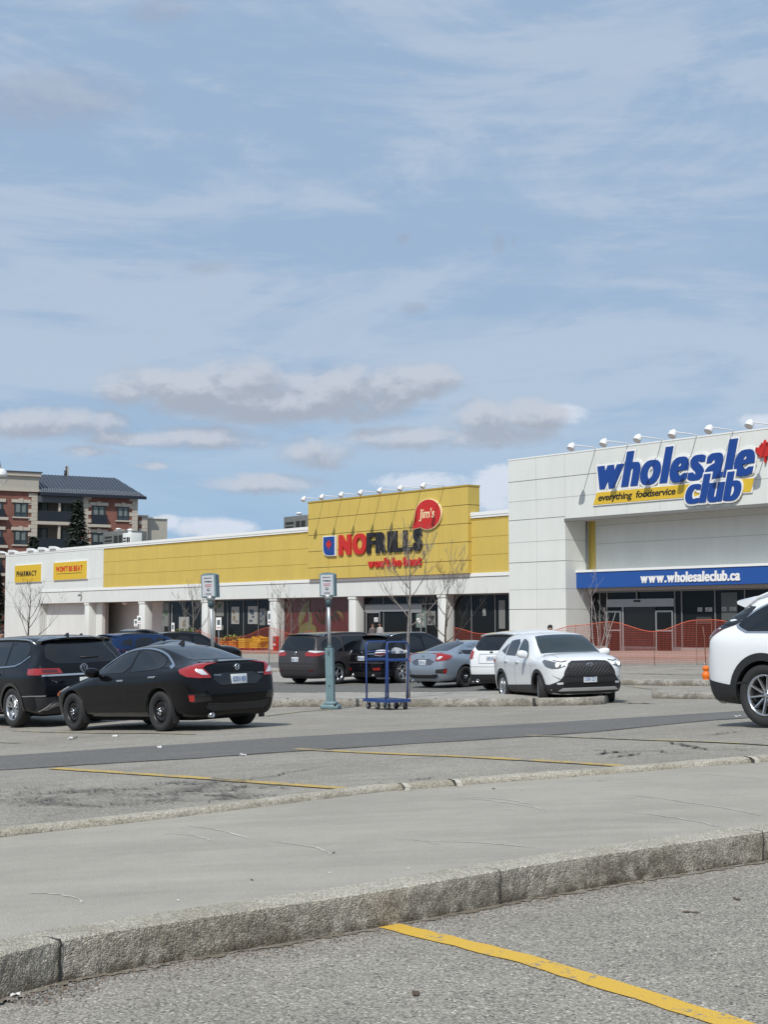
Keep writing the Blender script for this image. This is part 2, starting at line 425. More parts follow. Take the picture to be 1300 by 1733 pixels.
# ================================================================== GROUND
M_ASPH = mat_asphalt('asphalt_worn', .285, .42, 120, .12, (1, .93, .80))
M_ASPH2 = mat_asphalt('asphalt_fresh', .150, .25, 110, .06, (1, .97, .92))
M_WALK = mat_asphalt('walkway_concrete', .38, .07, 190, .10, (1, .935, .805), .16)
M_KERB = mat_concrete('kerb_concrete', (.43, .40, .335), (.34, .312, .25), 150, .40)
M_KERBF = mat_concrete('kerb_concrete_far', (.33, .31, .27), (.20, .185, .155), 30, .3)
M_SLAB = mat_concrete('slab_concrete', (.36, .345, .31), (.29, .27, .24), 60, .14)
M_PAVER = mat('red_paver', (.32, .17, .135), .9, var=.18, vscale=2, bump=.3)
M_CRACK = mat('crack_tar', (.045, .042, .038), .9); M_CRACK2 = mat('crack_old', (.095, .088, .076), .9)
M_LINE = mat_worn_paint('yellow_line_paint', (.64, .40, .05), (.22, .205, .18), .55, 40)
M_LINE2 = mat_worn_paint('yellow_line_worn', (.50, .345, .085), (.215, .205, .185), .50, 20)
M_LINE3 = mat_worn_paint('yellow_line_faded', (.40, .335, .17), (.215, .205, .185), .47, 14)
M_DIRT = mat('kerb_dirt', (.10, .075, .055), 1.0, var=.4, vscale=40, bump=.6, bscale=120)
M_SCUFF = mat_worn_paint('pale_scuff', (.52, .495, .44), (.38, .355, .305), .52, 25)

def grid_axis(segs):
    out = []
    for a, b, st in segs:
        n = max(1, int(round((b - a) / st)))
        out += [a + (b - a) * i / n for i in range(n)]
    out.append(segs[-1][1]); return out
def ground():
    xs = grid_axis([(-2500, -400, 700), (-400, -100, 60), (-100, -45, 5), (-45, 45, 1.0), (45, 100, 5), (100, 400, 60), (400, 2500, 700)])
    ys = grid_axis([(-600, -60, 180), (-60, -6, 9), (-6, 3, 1.5), (3, 20, .5), (20, 90, 1.0), (90, 170, 4), (170, 400, 50), (400, 4000, 900)])
    X, Y = np.meshgrid(xs, ys)
    yy = np.clip(Y, 3.0, None); a = np.clip(X / yy, -.6, .6) * 2.2; b = np.log(np.clip(yy, None, 150.0))
    Z = _W[_n] + _W[_n + 1] * a + _W[_n + 2] * b
    for i in range(_n):
        Z = Z + _W[i] * _k((a - _P[i, 0]) ** 2 + (b - _P[i, 1]) ** 2)
    nx, ny = len(xs), len(ys)
    co = np.stack([X, Y, Z], -1).reshape(-1, 3)
    fs = [(j * nx + i, j * nx + i + 1, (j + 1) * nx + i + 1, (j + 1) * nx + i) for j in range(ny - 1) for i in range(nx - 1)]
    me = bpy.data.meshes.new('ground'); me.from_pydata(co.tolist(), [], fs); me.materials.append(M_ASPH)
    me.polygons.foreach_set('use_smooth', [True] * len(me.polygons))
    return tag(link('ground', me), kind='structure')
ground()

def strip_mesh(path, width, dz, m, jit=0.0, step=.25, taper=False, name='road_marking'):
    """flat band on the ground along a path of points"""
    P_ = resample([Vector((p[0], p[1], 0)) for p in path], step); vs = []; fs = []; n = len(P_)
    for i, p in enumerate(P_):
        d = (P_[min(i + 1, n - 1)] - P_[max(i - 1, 0)]).normalized(); s = Vector((-d.y, d.x, 0))
        w = width / 2
        if taper: w *= (.35 + .65 * math.sin(math.pi * (i + .5) / n)) * random.uniform(.5, 1.4)
        o1 = w + random.uniform(-jit, jit); o2 = w + random.uniform(-jit, jit)
        for q in (p + s * o1, p - s * o2): vs.append((q.x, q.y, G(q.x, q.y) + dz))
        if i: k = 2 * i; fs.append((k - 2, k - 1, k + 1, k))
    b = MB(); b.add(vs, fs, m); return b
def px_line(pts, dz=0.0): return [gp(x, y, dz) for x, y in pts]

# fresh asphalt band across the lane
def band(bot, top, dz, m, name, step=.6, rows=5, jit=0.0):
    B = resample([Vector((p.x, p.y, 0)) for p in bot], step); n = len(B)
    Tt = [Vector((p.x, p.y, 0)) for p in top]
    L_ = [0]
    for a, b_ in zip(Tt, Tt[1:]): L_.append(L_[-1] + (b_ - a).length)
    def ev(t):
        s = t * L_[-1]
        for i in range(len(Tt) - 1):
            if s <= L_[i + 1] or i == len(Tt) - 2:
                return Tt[i].lerp(Tt[i + 1], (s - L_[i]) / max(1e-6, L_[i + 1] - L_[i]))
    vs = []; fs = []
    for i, p in enumerate(B):
        q = ev(i / (n - 1))
        if jit: p = p + (q - p).normalized() * random.uniform(-jit, jit)
        for r in range(rows + 1):
            w = p.lerp(q, r / rows); vs.append((w.x, w.y, G(w.x, w.y) + dz))
    k = rows + 1
    for i in range(n - 1):
        for r in range(rows): fs.append((i * k + r, (i + 1) * k + r, (i + 1) * k + r + 1, i * k + r + 1))
    b = MB(); b.add(vs, fs, m, True); return b
def extend(P_, a, b_):
    s = (P_[0] - P_[1]); s.z = 0; e = (P_[-1] - P_[-2]); e.z = 0
    return [P_[0] + s.normalized() * a] + P_ + [P_[-1] + e.normalized() * b_]
o = band(extend(px_line([(-150, 1315), (0, 1304), (330, 1284), (700, 1259), (1000, 1240), (1210, 1219), (1450, 1206)]), 18, 18),
         extend(px_line([(-150, 1288), (0, 1280), (330, 1259), (700, 1236), (1000, 1219), (1250, 1204), (1450, 1194)]), 18, 18), .006, M_ASPH2, 'road', .3, 6, .015).build('road')
tag(o, kind='structure')
# darker lane in front of the parked cars
o = band(px_line([(300, 1170), (470, 1172), (700, 1171), (900, 1168), (1030, 1160)]), px_line([(300, 1149), (470, 1153), (700, 1154), (900, 1152), (1030, 1149)]), .006, M_ASPH2, 'road', .6, 4, .02).build('road')
tag(o, kind='structure')
o = band(px_line([(300, 1131), (460, 1131), (640, 1128), (900, 1127)]), px_line([(300, 1122), (460, 1121), (640, 1119), (900, 1119)]), .006, M_ASPH2, 'road', .8, 4, .02).build('road')
tag(o, kind='structure')
# dirt/gravelly far island surfaces
o = band(px_line([(420, 1154), (600, 1156), (700, 1152)]), px_line([(420, 1137), (600, 1137), (700, 1134)]), .012, M_SLAB, 'path', .8, 4, .05).build('path')
tag(o, kind='structure')
for pts, w, m in (([(647, 1565), (900, 1627), (1240, 1733), (1420, 1800)], .115, M_LINE),
                  ([(88, 1301), (330, 1317), (604, 1337)], .14, M_LINE2),
                  ([(500, 1268), (780, 1281), (1062, 1298)], .14, M_LINE2),
                  ([(890, 1245), (1100, 1253), (1330, 1263)], .115, M_LINE3),
                  ([(450, 1212), (505, 1205), (560, 1201)], .13, M_LINE3),
                  ([(-20, 1256), (30, 1258)], .12, M_LINE3),
                  ([(20, 1237), (160, 1241), (330, 1243)], .11, M_LINE3),
                  ([(460, 1140), (560, 1142)], .9, M_LINE3),
                  ([(1060, 1160), (1110, 1168)], .12, M_LINE3)):
    o = strip_mesh(px_line(pts), w, .004 if m is M_LINE else .009, m, .007, .08 if m is M_LINE else .25).build('road_marking'); tag(o, kind='structure')
# cracks
def wander(p, q, amp, n):
    a = gp(*p); b = gp(*q); d = (b - a); s = Vector((-d.y, d.x, 0)).normalized(); out = []; w = 0
    for i in range(n + 1):
        t = i / n; w = w * .6 + random.uniform(-amp, amp)
        out.append(a.lerp(b, t) + s * w * math.sin(math.pi * min(1, max(.08, t))))
    return out
cb = MB()
def crack(p, q, amp=.12, w=.022, n=26):
    s = strip_mesh(wander(p, q, amp, n), w, .011, M_CRACK, 0, .08, True)
    cb.add(s.v, s.f, M_CRACK2 if amp >= .1 else M_CRACK)
for i in range(34):
    x = random.uniform(-60, 230); y = random.uniform(1334, 1362) - x * .012
    crack((x, y), (x + random.uniform(80, 260), y + random.uniform(-16, 12)), .16, random.uniform(.008, .020))
for i in range(10):
    x = random.uniform(-40, 200); y = random.uniform(1370, 1385)-x*.05
    crack((x, y), (x + random.uniform(50, 150), y + random.uniform(-10, 0)), .05, .007)
for i in range(22):
    x = random.uniform(300, 440); y = random.uniform(1326, 1358)-x*.01
    crack((x, y), (x + random.uniform(-70, 110), y + random.uniform(-12, 10)), .18, random.uniform(.008, .020))
for a, b_, w in (((380, 1328), (560, 1296), .02), ((560, 1296), (760, 1281), .014), ((1135, 1257), (1200, 1270), .045), ((1200, 1270), (1300, 1268), .02), ((480, 1352), (560, 1338), .03),
                 ((1010, 1278), (1060, 1272), .05), ((1030, 1284), (1085, 1276), .04), ((1060, 1272), (1170, 1275), .02), ((1000, 1270), (1080, 1276), .02), ((690, 1322), (740, 1316), .02), ((700, 1332), (640, 1326), .02),
                 ((1185, 1246), (1260, 1238), .03), ((1000, 1248), (1100, 1240), .02), ((1038, 1189), (1112, 1192), .09), ((1050, 1192), (1100, 1190), .07), ((1112, 1190), (1260, 1189), .03), ((1050, 1140), (1200, 1143), .12), ((1130, 1134), (1180, 1133), .1),
                 ((1060, 1164), (1120, 1166), .06), ((150, 1236), (330, 1229), .02), ((880, 1250), (980, 1240), .02), ((720, 1255), (860, 1247), .02)):
    crack(a, b_, .06, w)
# the joint along the near edge of the fresh band
for pts in ([(0, 1304.5), (330, 1284.5), (700, 1259.5), (1000, 1240.5), (1210, 1219.5), (1300, 1213)],):
    for a, b_ in zip(pts, pts[1:]): crack(a, b_, .01, .035, 60)
o = cb.build('road_crack'); tag(o, kind='structure')

# ---------------------------------------------------------------- kerbs
def kerb_mesh(b, path, side, h, w, m, step=.06, jit=.004, low=0.0, dirt=None, rnd=.02):
    """path = foot line (x,y) of the exposed face; the kerb lies to `side` (+1 left of travel)"""
    P_ = resample([Vector((p[0], p[1], 0)) for p in path], step); n = len(P_)
    prof = [(0.0, -.12), (0.0, h * .0), (.004, h * .33), (.006, h * .66), (rnd * .5, h - rnd * .5), (rnd * 1.6, h), (w * .5, h + .002), (w - rnd * .6, h), (w - .002, h - rnd * .8), (w, low - .12)]
    vs = []; k = len(prof); fs = []
    for i, p in enumerate(P_):
        d = (P_[min(i + 1, n - 1)] - P_[max(i - 1, 0)]).normalized(); s = Vector((-d.y, d.x, 0)) * side
        g = G(p.x, p.y)
        chip = max(0, noise.noise(Vector((p.x * 2.1, p.y * 2.1, 3))) - .25) * .05
        for j, (a, z) in enumerate(prof):
            q = p + s * a
            e = noise.noise(Vector((q.x * 17, q.y * 17, z * 17))) * jit * 2.2 + random.uniform(-jit, jit)
            zz = z
            if j in (4, 5): zz -= chip; e += chip * .4
            q = q + s * e
            vs.append((q.x, q.y, g + zz + (random.uniform(-jit, jit) * .6 if 1 < j < 8 else 0)))
        if i:
            for j in range(k - 1):
                A = (i - 1) * k + j; fs.append((A, A + k, A + k + 1, A + 1) if side < 0 else (A, A + 1, A + k + 1, A + k))
    b.add(vs, fs, m, False); return P_
def dirt_attr(o, path, h, z1=.05, amount=1.0):
    me = o.data; at_ = me.attributes.new('dirt', 'FLOAT', 'POINT')
    vals = []
    for v in me.vertices:
        z = v.co.z - G(v.co.x, v.co.y)
        n_ = noise.noise(Vector((v.co.x * 3, v.co.y * 3, 1))) * .25
        vals.append(max(0.0, min(1.0, (h * (.45 + n_) - z) / (h * .3))) if z < h * .55 else 0.0)
        if z < h - .022: vals[-1] = max(vals[-1], .50 + n_)
    at_.data.foreach_set('value', vals)
near = px_line([(-500, 1788), (-200, 1733), (0, 1692), (100, 1663), (300, 1627), (480, 1597), (650, 1569), (900, 1521), (1100, 1488), (1300, 1457), (1500, 1427), (1800, 1388)])
far = px_line([(-500, 1484), (-200, 1448), (0, 1420), (250, 1392), (450, 1367), (650, 1342), (800, 1330), (1000, 1315), (1300, 1291), (1500, 1277), (1800, 1255)], .14)
def extend(P_, a, b_):
    s = (P_[0] - P_[1]); s.z = 0; e = (P_[-1] - P_[-2]); e.z = 0
    return [P_[0] + s.normalized() * a] + P_ + [P_[-1] + e.normalized() * b_]
near = extend(near, 14, 16); far = extend(far, 14, 16)
kb = MB(); kerb_mesh(kb, near, 1, .158, .20, M_KERB, .024, .0018, rnd=.013)
o = kb.build('pavement_kerb'); tag(o, kind='structure'); dirt_attr(o, near, .158)
# brown silt gathered along the foot of the kerb
foot = [Vector((p.x, p.y, 0)) for p in near]; sh_ = []
for i, p in enumerate(foot):
    d = (foot[min(i + 1, len(foot) - 1)] - foot[max(i - 1, 0)]).normalized(); sh_.append(p + Vector((d.y, -d.x, 0)) * .012)
s = strip_mesh(sh_, .055, .0035, mat_worn_paint('kerb_silt', (.17, .145, .11), (.27, .25, .215), .50, 40), .026, .02)
tag(s.build('kerb_silt'), kind='structure')
# joints in the near kerb
jb = MB()
for px_, y0, y1, w in ((97, 1592, 1664, .016), (851, 1476, 1532, .008), (1288, 1404, 1458, .01)):
    p = gp(px_, y1); q = gp(px_ + 20, y1 - (y1 - y0) * .05)
    i = min(range(len(near) - 1), key=lambda i: abs((near[i].x + near[i + 1].x) / 2 - p.x))
    d = (near[i + 1] - near[i]); d.z = 0; d.normalize(); s = Vector((-d.y, d.x, 0)); g = G(p.x, p.y)
    t0 = near[i]; p = t0 + d * (p - t0).dot(d)
    prev = None; off = 0
    for j in range(17):
        a = j / 16; off += random.uniform(-.006, .006)
        if a < .6: q = p + s * (-.004); z = a / .6 * .15
        else: q = p + s * (-.002 + (a - .6) / .4 * .1); z = .1605
        if a < .6: q = q + s * 0
        cur = (q + d * off - d * w / 2 * (1.3 - a), q + d * off + d * w / 2 * (1.3 - a), g + z)
        if prev:
            jb.add([(prev[0].x, prev[0].y, prev[2]), (prev[1].x, prev[1].y, prev[2]), (cur[1].x, cur[1].y, cur[2]), (cur[0].x, cur[0].y, cur[2])], [(0, 1, 2, 3)], M_CRACK)
        prev = cur
tag(jb.build('kerb_joint'), kind='structure')
# walkway between the kerbs
inner = []
for i, p in enumerate(near):
    d = (near[min(i + 1, len(near) - 1)] - near[max(i - 1, 0)]); d.z = 0; d.normalize(); inner.append(Vector((p.x - d.y * .19, p.y + d.x * .19, 0)))
wb = band(inner, far, .150, M_WALK, 'pavement', .15, 14)
tag(wb.build('pavement'), kind='structure')
fb = MB()
P2 = [Vector((p.x, p.y, 0)) for p in far]
def far_kerb(b):
    Q = resample(P2, .05); n = len(Q); prof = [(0, .0), (.0, .150), (.002, .178), (.02, .190), (.09, .192), (.145, .186), (.16, .165), (.165, -.12)]; k = len(prof); vs = []; fs = []
    for i, p in enumerate(Q):
        d = (Q[min(i + 1, n - 1)] - Q[max(i - 1, 0)]).normalized(); s = Vector((-d.y, d.x, 0)); g = G(p.x, p.y)
        lift = .008 * noise.noise(Vector((p.x * .7, p.y * .7, 0)))
        for j, (a, z) in enumerate(prof):
            q = p + s * (a + noise.noise(Vector((p.x * 5, p.y * 5, j))) * .010 + random.uniform(-.003, .003)); vs.append((q.x, q.y, g + z + (lift + random.uniform(-.003, .003) if 1 <= j < 6 else 0)))
        if i:
            for j in range(k - 1):
                A = (i - 1) * k + j; fs.append((A, A + 1, A + k + 1, A + k))
    b.add(vs, fs, M_KERB, True)
far_kerb(fb); o = fb.build('pavement_kerb'); tag(o, kind='structure')
at_ = o.data.attributes.new('dirt', 'FLOAT', 'POINT')
# joints across the far kerb
jb = MB()
for px_ in (690, 776, 1281):
    p = gp(px_, {690: 1341, 776: 1334, 1281: 1294}[px_], .14)
    i = min(range(len(far) - 1), key=lambda i: abs((far[i].x + far[i + 1].x) / 2 - p.x)); d = far[i + 1] - far[i]; d.z = 0; d.normalize(); s = Vector((-d.y, d.x, 0))
    vs = []; fs = []
    for j, (a, z) in enumerate([(-.01, .152), (-.006, .18), (.03, .1965), (.09, .200), (.15, .1965), (.175, .165)]):
        q = p + s * a + d * random.uniform(-.01, .01); g = G(q.x, q.y); vs += [(q.x - d.x * .022, q.y - d.y * .022, g + z), (q.x + d.x * .022, q.y + d.y * .022, g + z)]
        if j: fs.append((2 * j - 2, 2 * j - 1, 2 * j + 1, 2 * j))
    jb.add(vs, fs, mat('mortar_pale', (.46, .43, .37), .9, var=.15, vscale=30, bump=.6))
tag(jb.build('kerb_joint'), kind='structure')
# pale scuffs on the walkway
sb = MB()
for (x0, y0, x1, y1, w) in ((318, 1398, 420, 1420, .012), (460, 1424, 562, 1446, .012), (780, 1350, 930, 1372, .010), (1060, 1345, 1290, 1380, .009), (1060, 1374, 1220, 1400, .010), (800, 1349, 900, 1362, .008),
                            (280, 1410, 360, 1424, .010), (50, 1511, 140, 1528, .009), (720, 1423, 920, 1437, .008), (670, 1421, 740, 1430, .007), (850, 1371, 870, 1371, .006), (960, 1386, 1150, 1392, .006), (1140, 1309, 1290, 1318, .008)):
    a = gp(x0, y0, .150); c = gp(x1, y1, .150); s_ = (c - a); nn = Vector((-s_.y, s_.x, 0)).normalized()
    pts = [a.lerp(c, t / 10) + nn * random.uniform(-.012, .012) + nn * .05 * math.sin(math.pi * t / 10) for t in range(11)]
    s = strip_mesh(pts, w * 1.5, .1525, M_SCUFF, .002, .1, True); sb.add(s.v, s.f, M_SCUFF)
tag(sb.build('pavement_scuff'), kind='structure')

# raised islands: closed outline, rounded rim
def island(name, outline, h, m_top, m_k, w=.16, step=.12):
    O_ = [Vector((p[0], p[1], 0)) for p in outline]; ar = sum(a.x * b_.y - b_.x * a.y for a, b_ in zip(O_, O_[1:] + O_[:1]))
    if ar < 0: O_ = O_[::-1]
    Q = resample(O_ + [O_[0]], step)[:-1]; n = len(Q); b = MB()
    prof = [(0, -.15), (0, 0), (.004, h * .5), (.012, h - .02), (.03, h), (w, h), (w + .01, h - .012)]; k = len(prof); vs = []; fs = []
    for i, p in enumerate(Q):
        d = (Q[(i + 1) % n] - Q[i - 1]).normalized(); s = Vector((-d.y, d.x, 0)); g = G(p.x, p.y)
        chip = max(0, noise.noise(Vector((p.x * 1.3, p.y * 1.3, 5))) - .2) * .12
        for j, (a, z) in enumerate(prof):
            q = p + s * (a + random.uniform(-.004, .004) + (chip * .5 if j in (3, 4) else 0)); vs.append((q.x, q.y, g + z - (chip if j in (3, 4) else 0)))
    for i in range(n):
        for j in range(k - 1):
            A = i * k + j; B_ = ((i + 1) % n) * k + j; fs.append((A, B_, B_ + 1, A + 1))
    b.add(vs, fs, m_k, True)
    # lid
    rim = [Vector(vs[i * k + k - 1]) for i in range(n)]
    bm = bmesh.new(); bv = [bm.verts.new(v) for v in rim]; f = bm.faces.new(bv); bmesh.ops.triangulate(bm, faces=[f])
    b.bm(bm, m_top); bm.free()
    o = b.build(name); tag(o, kind='structure')
    at_ = o.data.attributes.new('dirt', 'FLOAT', 'POINT'); at_.data.foreach_set('value', [.75 * max(0.0, min(1.0, (h * .35 - (v.co.z - G(v.co.x, v.co.y))) / (h * .3))) for v in o.data.vertices])
    return o
near_l = px_line([(300, 1199), (460, 1197), (640, 1196), (850, 1195.5), (1000, 1193.5), (1024, 1192)])
far_l = px_line([(1036, 1186), (1024, 1177)], .0) + px_line([(980, 1172), (700, 1172), (300, 1174)], .15)
ISLAND_H = .17
island('traffic_island', near_l + far_l, ISLAND_H, M_SLAB, M_KERBF)
# joints in the island kerb
jb = MB()
for px_ in (602, 905, 738, 486):
    p = gp(px_, 1195.6); jb.box(p.x - .02, p.x + .02, p.y - .03, p.y + .22, p.z, p.z + ISLAND_H + .004, M_CRACK)
tag(jb.build('kerb_joint'), kind='structure')
island('traffic_island', px_line([(1104, 1182), (1300, 1184), (1420, 1184)]) + px_line([(1420, 1172), (1300, 1170), (1104, 1171)], .12), .13, M_SLAB, M_KERBF)
island('traffic_island', px_line([(1044, 1159), (1120, 1160.5), (1230, 1161), (1420, 1162)]) + px_line([(1420, 1147), (1230, 1149), (1120, 1149), (1044, 1147)], .14), .15, M_SLAB, M_KERBF)
island('traffic_island', px_line([(330, 1137), (440, 1138), (474, 1138)]) + px_line([(474, 1130.5), (440, 1130), (330, 1129)], .14), .15, M_SLAB, M_KERBF)

# loose grit and litter
def grit(name, n, fn, smin, smax, mats_):
    b = MB()
    for i in range(n):
        p, dz = fn(); s = random.uniform(smin, smax)
        if not p: continue
        vs = []
        for k in range(6):
            a = k * math.pi / 3 + random.uniform(-.3, .3); r = s * random.uniform(.6, 1.1)
            vs.append((p.x + r * math.cos(a), p.y + r * math.sin(a), p.z + dz))
        vs.append((p.x + random.uniform(-.3, .3) * s, p.y, p.z + dz + s * random.uniform(.5, 1.0)))
        b.add(vs, [(k, (k + 1) % 6, 6) for k in range(6)], random.choice(mats_))
    return tag(b.build(name), kind='stuff')
GM = [mat('grit_pale', (.45, .43, .40), .9), mat('grit_grey', (.25, .24, .22), .9), mat('grit_dark', (.09, .085, .08), .9), mat('grit_brown', (.16, .12, .09), .9)]
def near_foot():
    i = random.randrange(3, 9); a, b_ = near[i], near[i + 1]; p = a.lerp(b_, random.random())
    d = (b_ - a); s = Vector((d.y, -d.x, 0)).normalized(); q = p + s * abs(random.gauss(0, .10))
    return Vector((q.x, q.y, G(q.x, q.y))), -.001
def near_any():
    p = gp(random.uniform(-20, 1320), random.uniform(1480, 1740)); return p, -.001
def on_walk():
    x = random.uniform(-20, 1320); p = gp(x, random.uniform(1300, 1600), .15)
    return p, .0
grit('gravel', 4200, near_foot, .0022, .0075, GM[1:])
grit('gravel', 1500, near_any, .0015, .004, GM)
# litter: each piece its own thing
M_PAPER = mat('litter_paper', (.62, .61, .60), .8, var=.1)
M_LEAF = mat('dead_leaf', (.10, .07, .045), .9, var=.3, vscale=20)
def litter(px, py, w, d, label, m, name='litter', cat='litter', dz=0.0):
    p = gp(px, py, dz); b = MB(); n = 5; vs = []; fs = []
    for i in range(n):
        for j in range(n):
            u, v = i / (n - 1) - .5, j / (n - 1) - .5
            r = 1 - .35 * random.random() * (abs(u) + abs(v))
            vs.append((u * w * r, v * d * r, .003 + abs(random.gauss(0, .16)) * min(w, d)))
    for i in range(n - 1):
        for j in range(n - 1): fs.append((i * n + j, (i + 1) * n + j, (i + 1) * n + j + 1, i * n + j + 1))
    b.add(vs, fs, m); o = b.build(name); o.location = p; o.rotation_euler = (0, 0, random.uniform(0, 3)); tag(o, label, cat); return o
litter(25, 1686, .055, .04, 'crumpled white scrap lying at the foot of the near kerb', M_PAPER)
litter(301, 1525, .018, .014, 'tiny white fragment on the walkway near the cracked kerb', M_PAPER, dz=.15)
litter(558, 1478, .018, .014, 'tiny white fragment in the middle of the walkway', M_PAPER, dz=.15)
litter(691, 1471, .022, .014, 'small white chip on the walkway close to the kerb edge', M_PAPER, dz=.15)
litter(565, 1444, .040, .012, 'small dark twig lying at the end of a pale scuff', M_LEAF, 'twig', 'twig', .15)
litter(426, 1490, .030, .012, 'short dark twig on the walkway left of the centre', M_LEAF, 'twig', 'twig', .15)
litter(1171, 1545, .085, .02, 'brown dead leaf on the asphalt right of the yellow line', M_LEAF, 'leaf', 'leaf')
litter(1248, 1523, .05, .02, 'small brown leaf near the kerb at the lower right', M_LEAF, 'leaf', 'leaf')
litter(704, 1683, .07, .03, 'brown leaf flattened on the asphalt below the yellow line', M_LEAF, 'leaf', 'leaf')
litter(123, 1251, .16, .12, 'pale crumpled paper on the lane in front of the black saloon', M_PAPER)
litter(195, 1247, .12, .08, 'small crumpled paper beside the rear wheel of the black saloon', M_PAPER)
litter(269, 1266, .11, .07, 'white scrap on the dark fresh asphalt band', M_PAPER)
litter(411, 1279, .10, .06, 'pale scrap on the worn asphalt past the dark band', M_PAPER)
litter(1247, 1213, .14, .08, 'white scrap on the lane beside the large white car', M_PAPER)
litter(1192, 1124, .25, .14, 'white scrap on the pavement behind the orange netting', M_PAPER)
litter(836, 1336, .03, .02, 'dark crumb of dirt on the walkway below the far kerb', M_LEAF, 'leaf', 'leaf', .15)
# ================================================================== VEHICLES
def paint(name, col, rough=.28, metal=0.0, var=0.0):
    return mat(name, col, rough, metal, coat=1.0, spec=.08 if metal < .1 and col[0] < .1 else .4, var=var)
PB = paint('paint_black', (.004, .004, .005), .3); PCH = paint('paint_charcoal', (.060, .055, .058), .4, .3)
PDK = paint('paint_near_black', (.006, .007, .010), .25); PNV = paint('paint_navy', (.010, .028, .085), .3, .05)
PSI = paint('paint_silver_blue', (.33, .38, .44), .32, .6); PWH = paint('paint_white', (.74, .755, .76), .3)
PDB = paint('paint_slate', (.016, .020, .032), .3, .05)
GLS = mat('car_glass', (.008, .010, .013), .03, spec=.6); GLS2 = mat('car_glass_green', (.020, .030, .032), .03, spec=.7)
BLK = mat('black_plastic', (.018, .018, .02), .55); BLG = mat('gloss_black', (.006, .006, .007), .12, coat=.6)
CHR = mat('chrome', (.62, .63, .65), .12, 1.0); ALU = mat('alloy_silver', (.55, .56, .58), .25, .9); GUN = mat('alloy_gunmetal', (.22, .22, .24), .22, .9)
TYR = mat('tyre_rubber', (.022, .022, .023), .8, bump=.3, bscale=60); STW = mat('steel_wheel_black', (.012, .012, .013), .45)
RED = mat('tail_lens_red', (.30, .010, .008), .08, coat=1.0); DRED = mat('tail_lens_dark', (.09, .006, .008), .08, coat=1.0); LENS = mat('lens_clear', (.60, .62, .64), .08, coat=1.0)
LAMPD = mat('headlamp_dark', (.10, .11, .12), .08, coat=1.0); GLOW = mat('headlamp_glow', (1, .97, .9), .3, emis=1.6); AMB = mat('marker_amber', (.65, .12, .01), .2, coat=1)
PLW = mat('plate_white', (.62, .65, .66), .4); PLB = mat('plate_letter_blue', (.10, .16, .34), .5); SKID = mat('skid_silver', (.50, .51, .52), .35, .5)
UNDER = mat('underbody', (.01, .01, .01), .95); WELL = mat('wheel_well', (.008, .008, .008), .95)

for m_ in (PB, PDK, PCH, PDB, PNV):
    p_ = m_.node_tree.nodes['Principled BSDF']; p_.inputs['Coat Weight'].default_value = .85; p_.inputs['Coat IOR'].default_value = 1.38; p_.inputs['Specular IOR Level'].default_value = 0.02
def eval_sub(vs, fs, lvl):
    me = bpy.data.meshes.new('t'); me.from_pydata([tuple(v) for v in vs], [], fs)
    bm = bmesh.new(); bm.from_mesh(me); bmesh.ops.recalc_face_normals(bm, faces=bm.faces); bm.to_mesh(me); bm.free()
    o = bpy.data.objects.new('t', me); COL.objects.link(o)
    m = o.modifiers.new('s', 'SUBSURF'); m.levels = lvl; m.render_levels = lvl
    dg = bpy.context.evaluated_depsgraph_get(); dg.update()
    r = bpy.data.meshes.new_from_object(o.evaluated_get(dg)); bpy.data.objects.remove(o); bpy.data.meshes.remove(me)
    return r

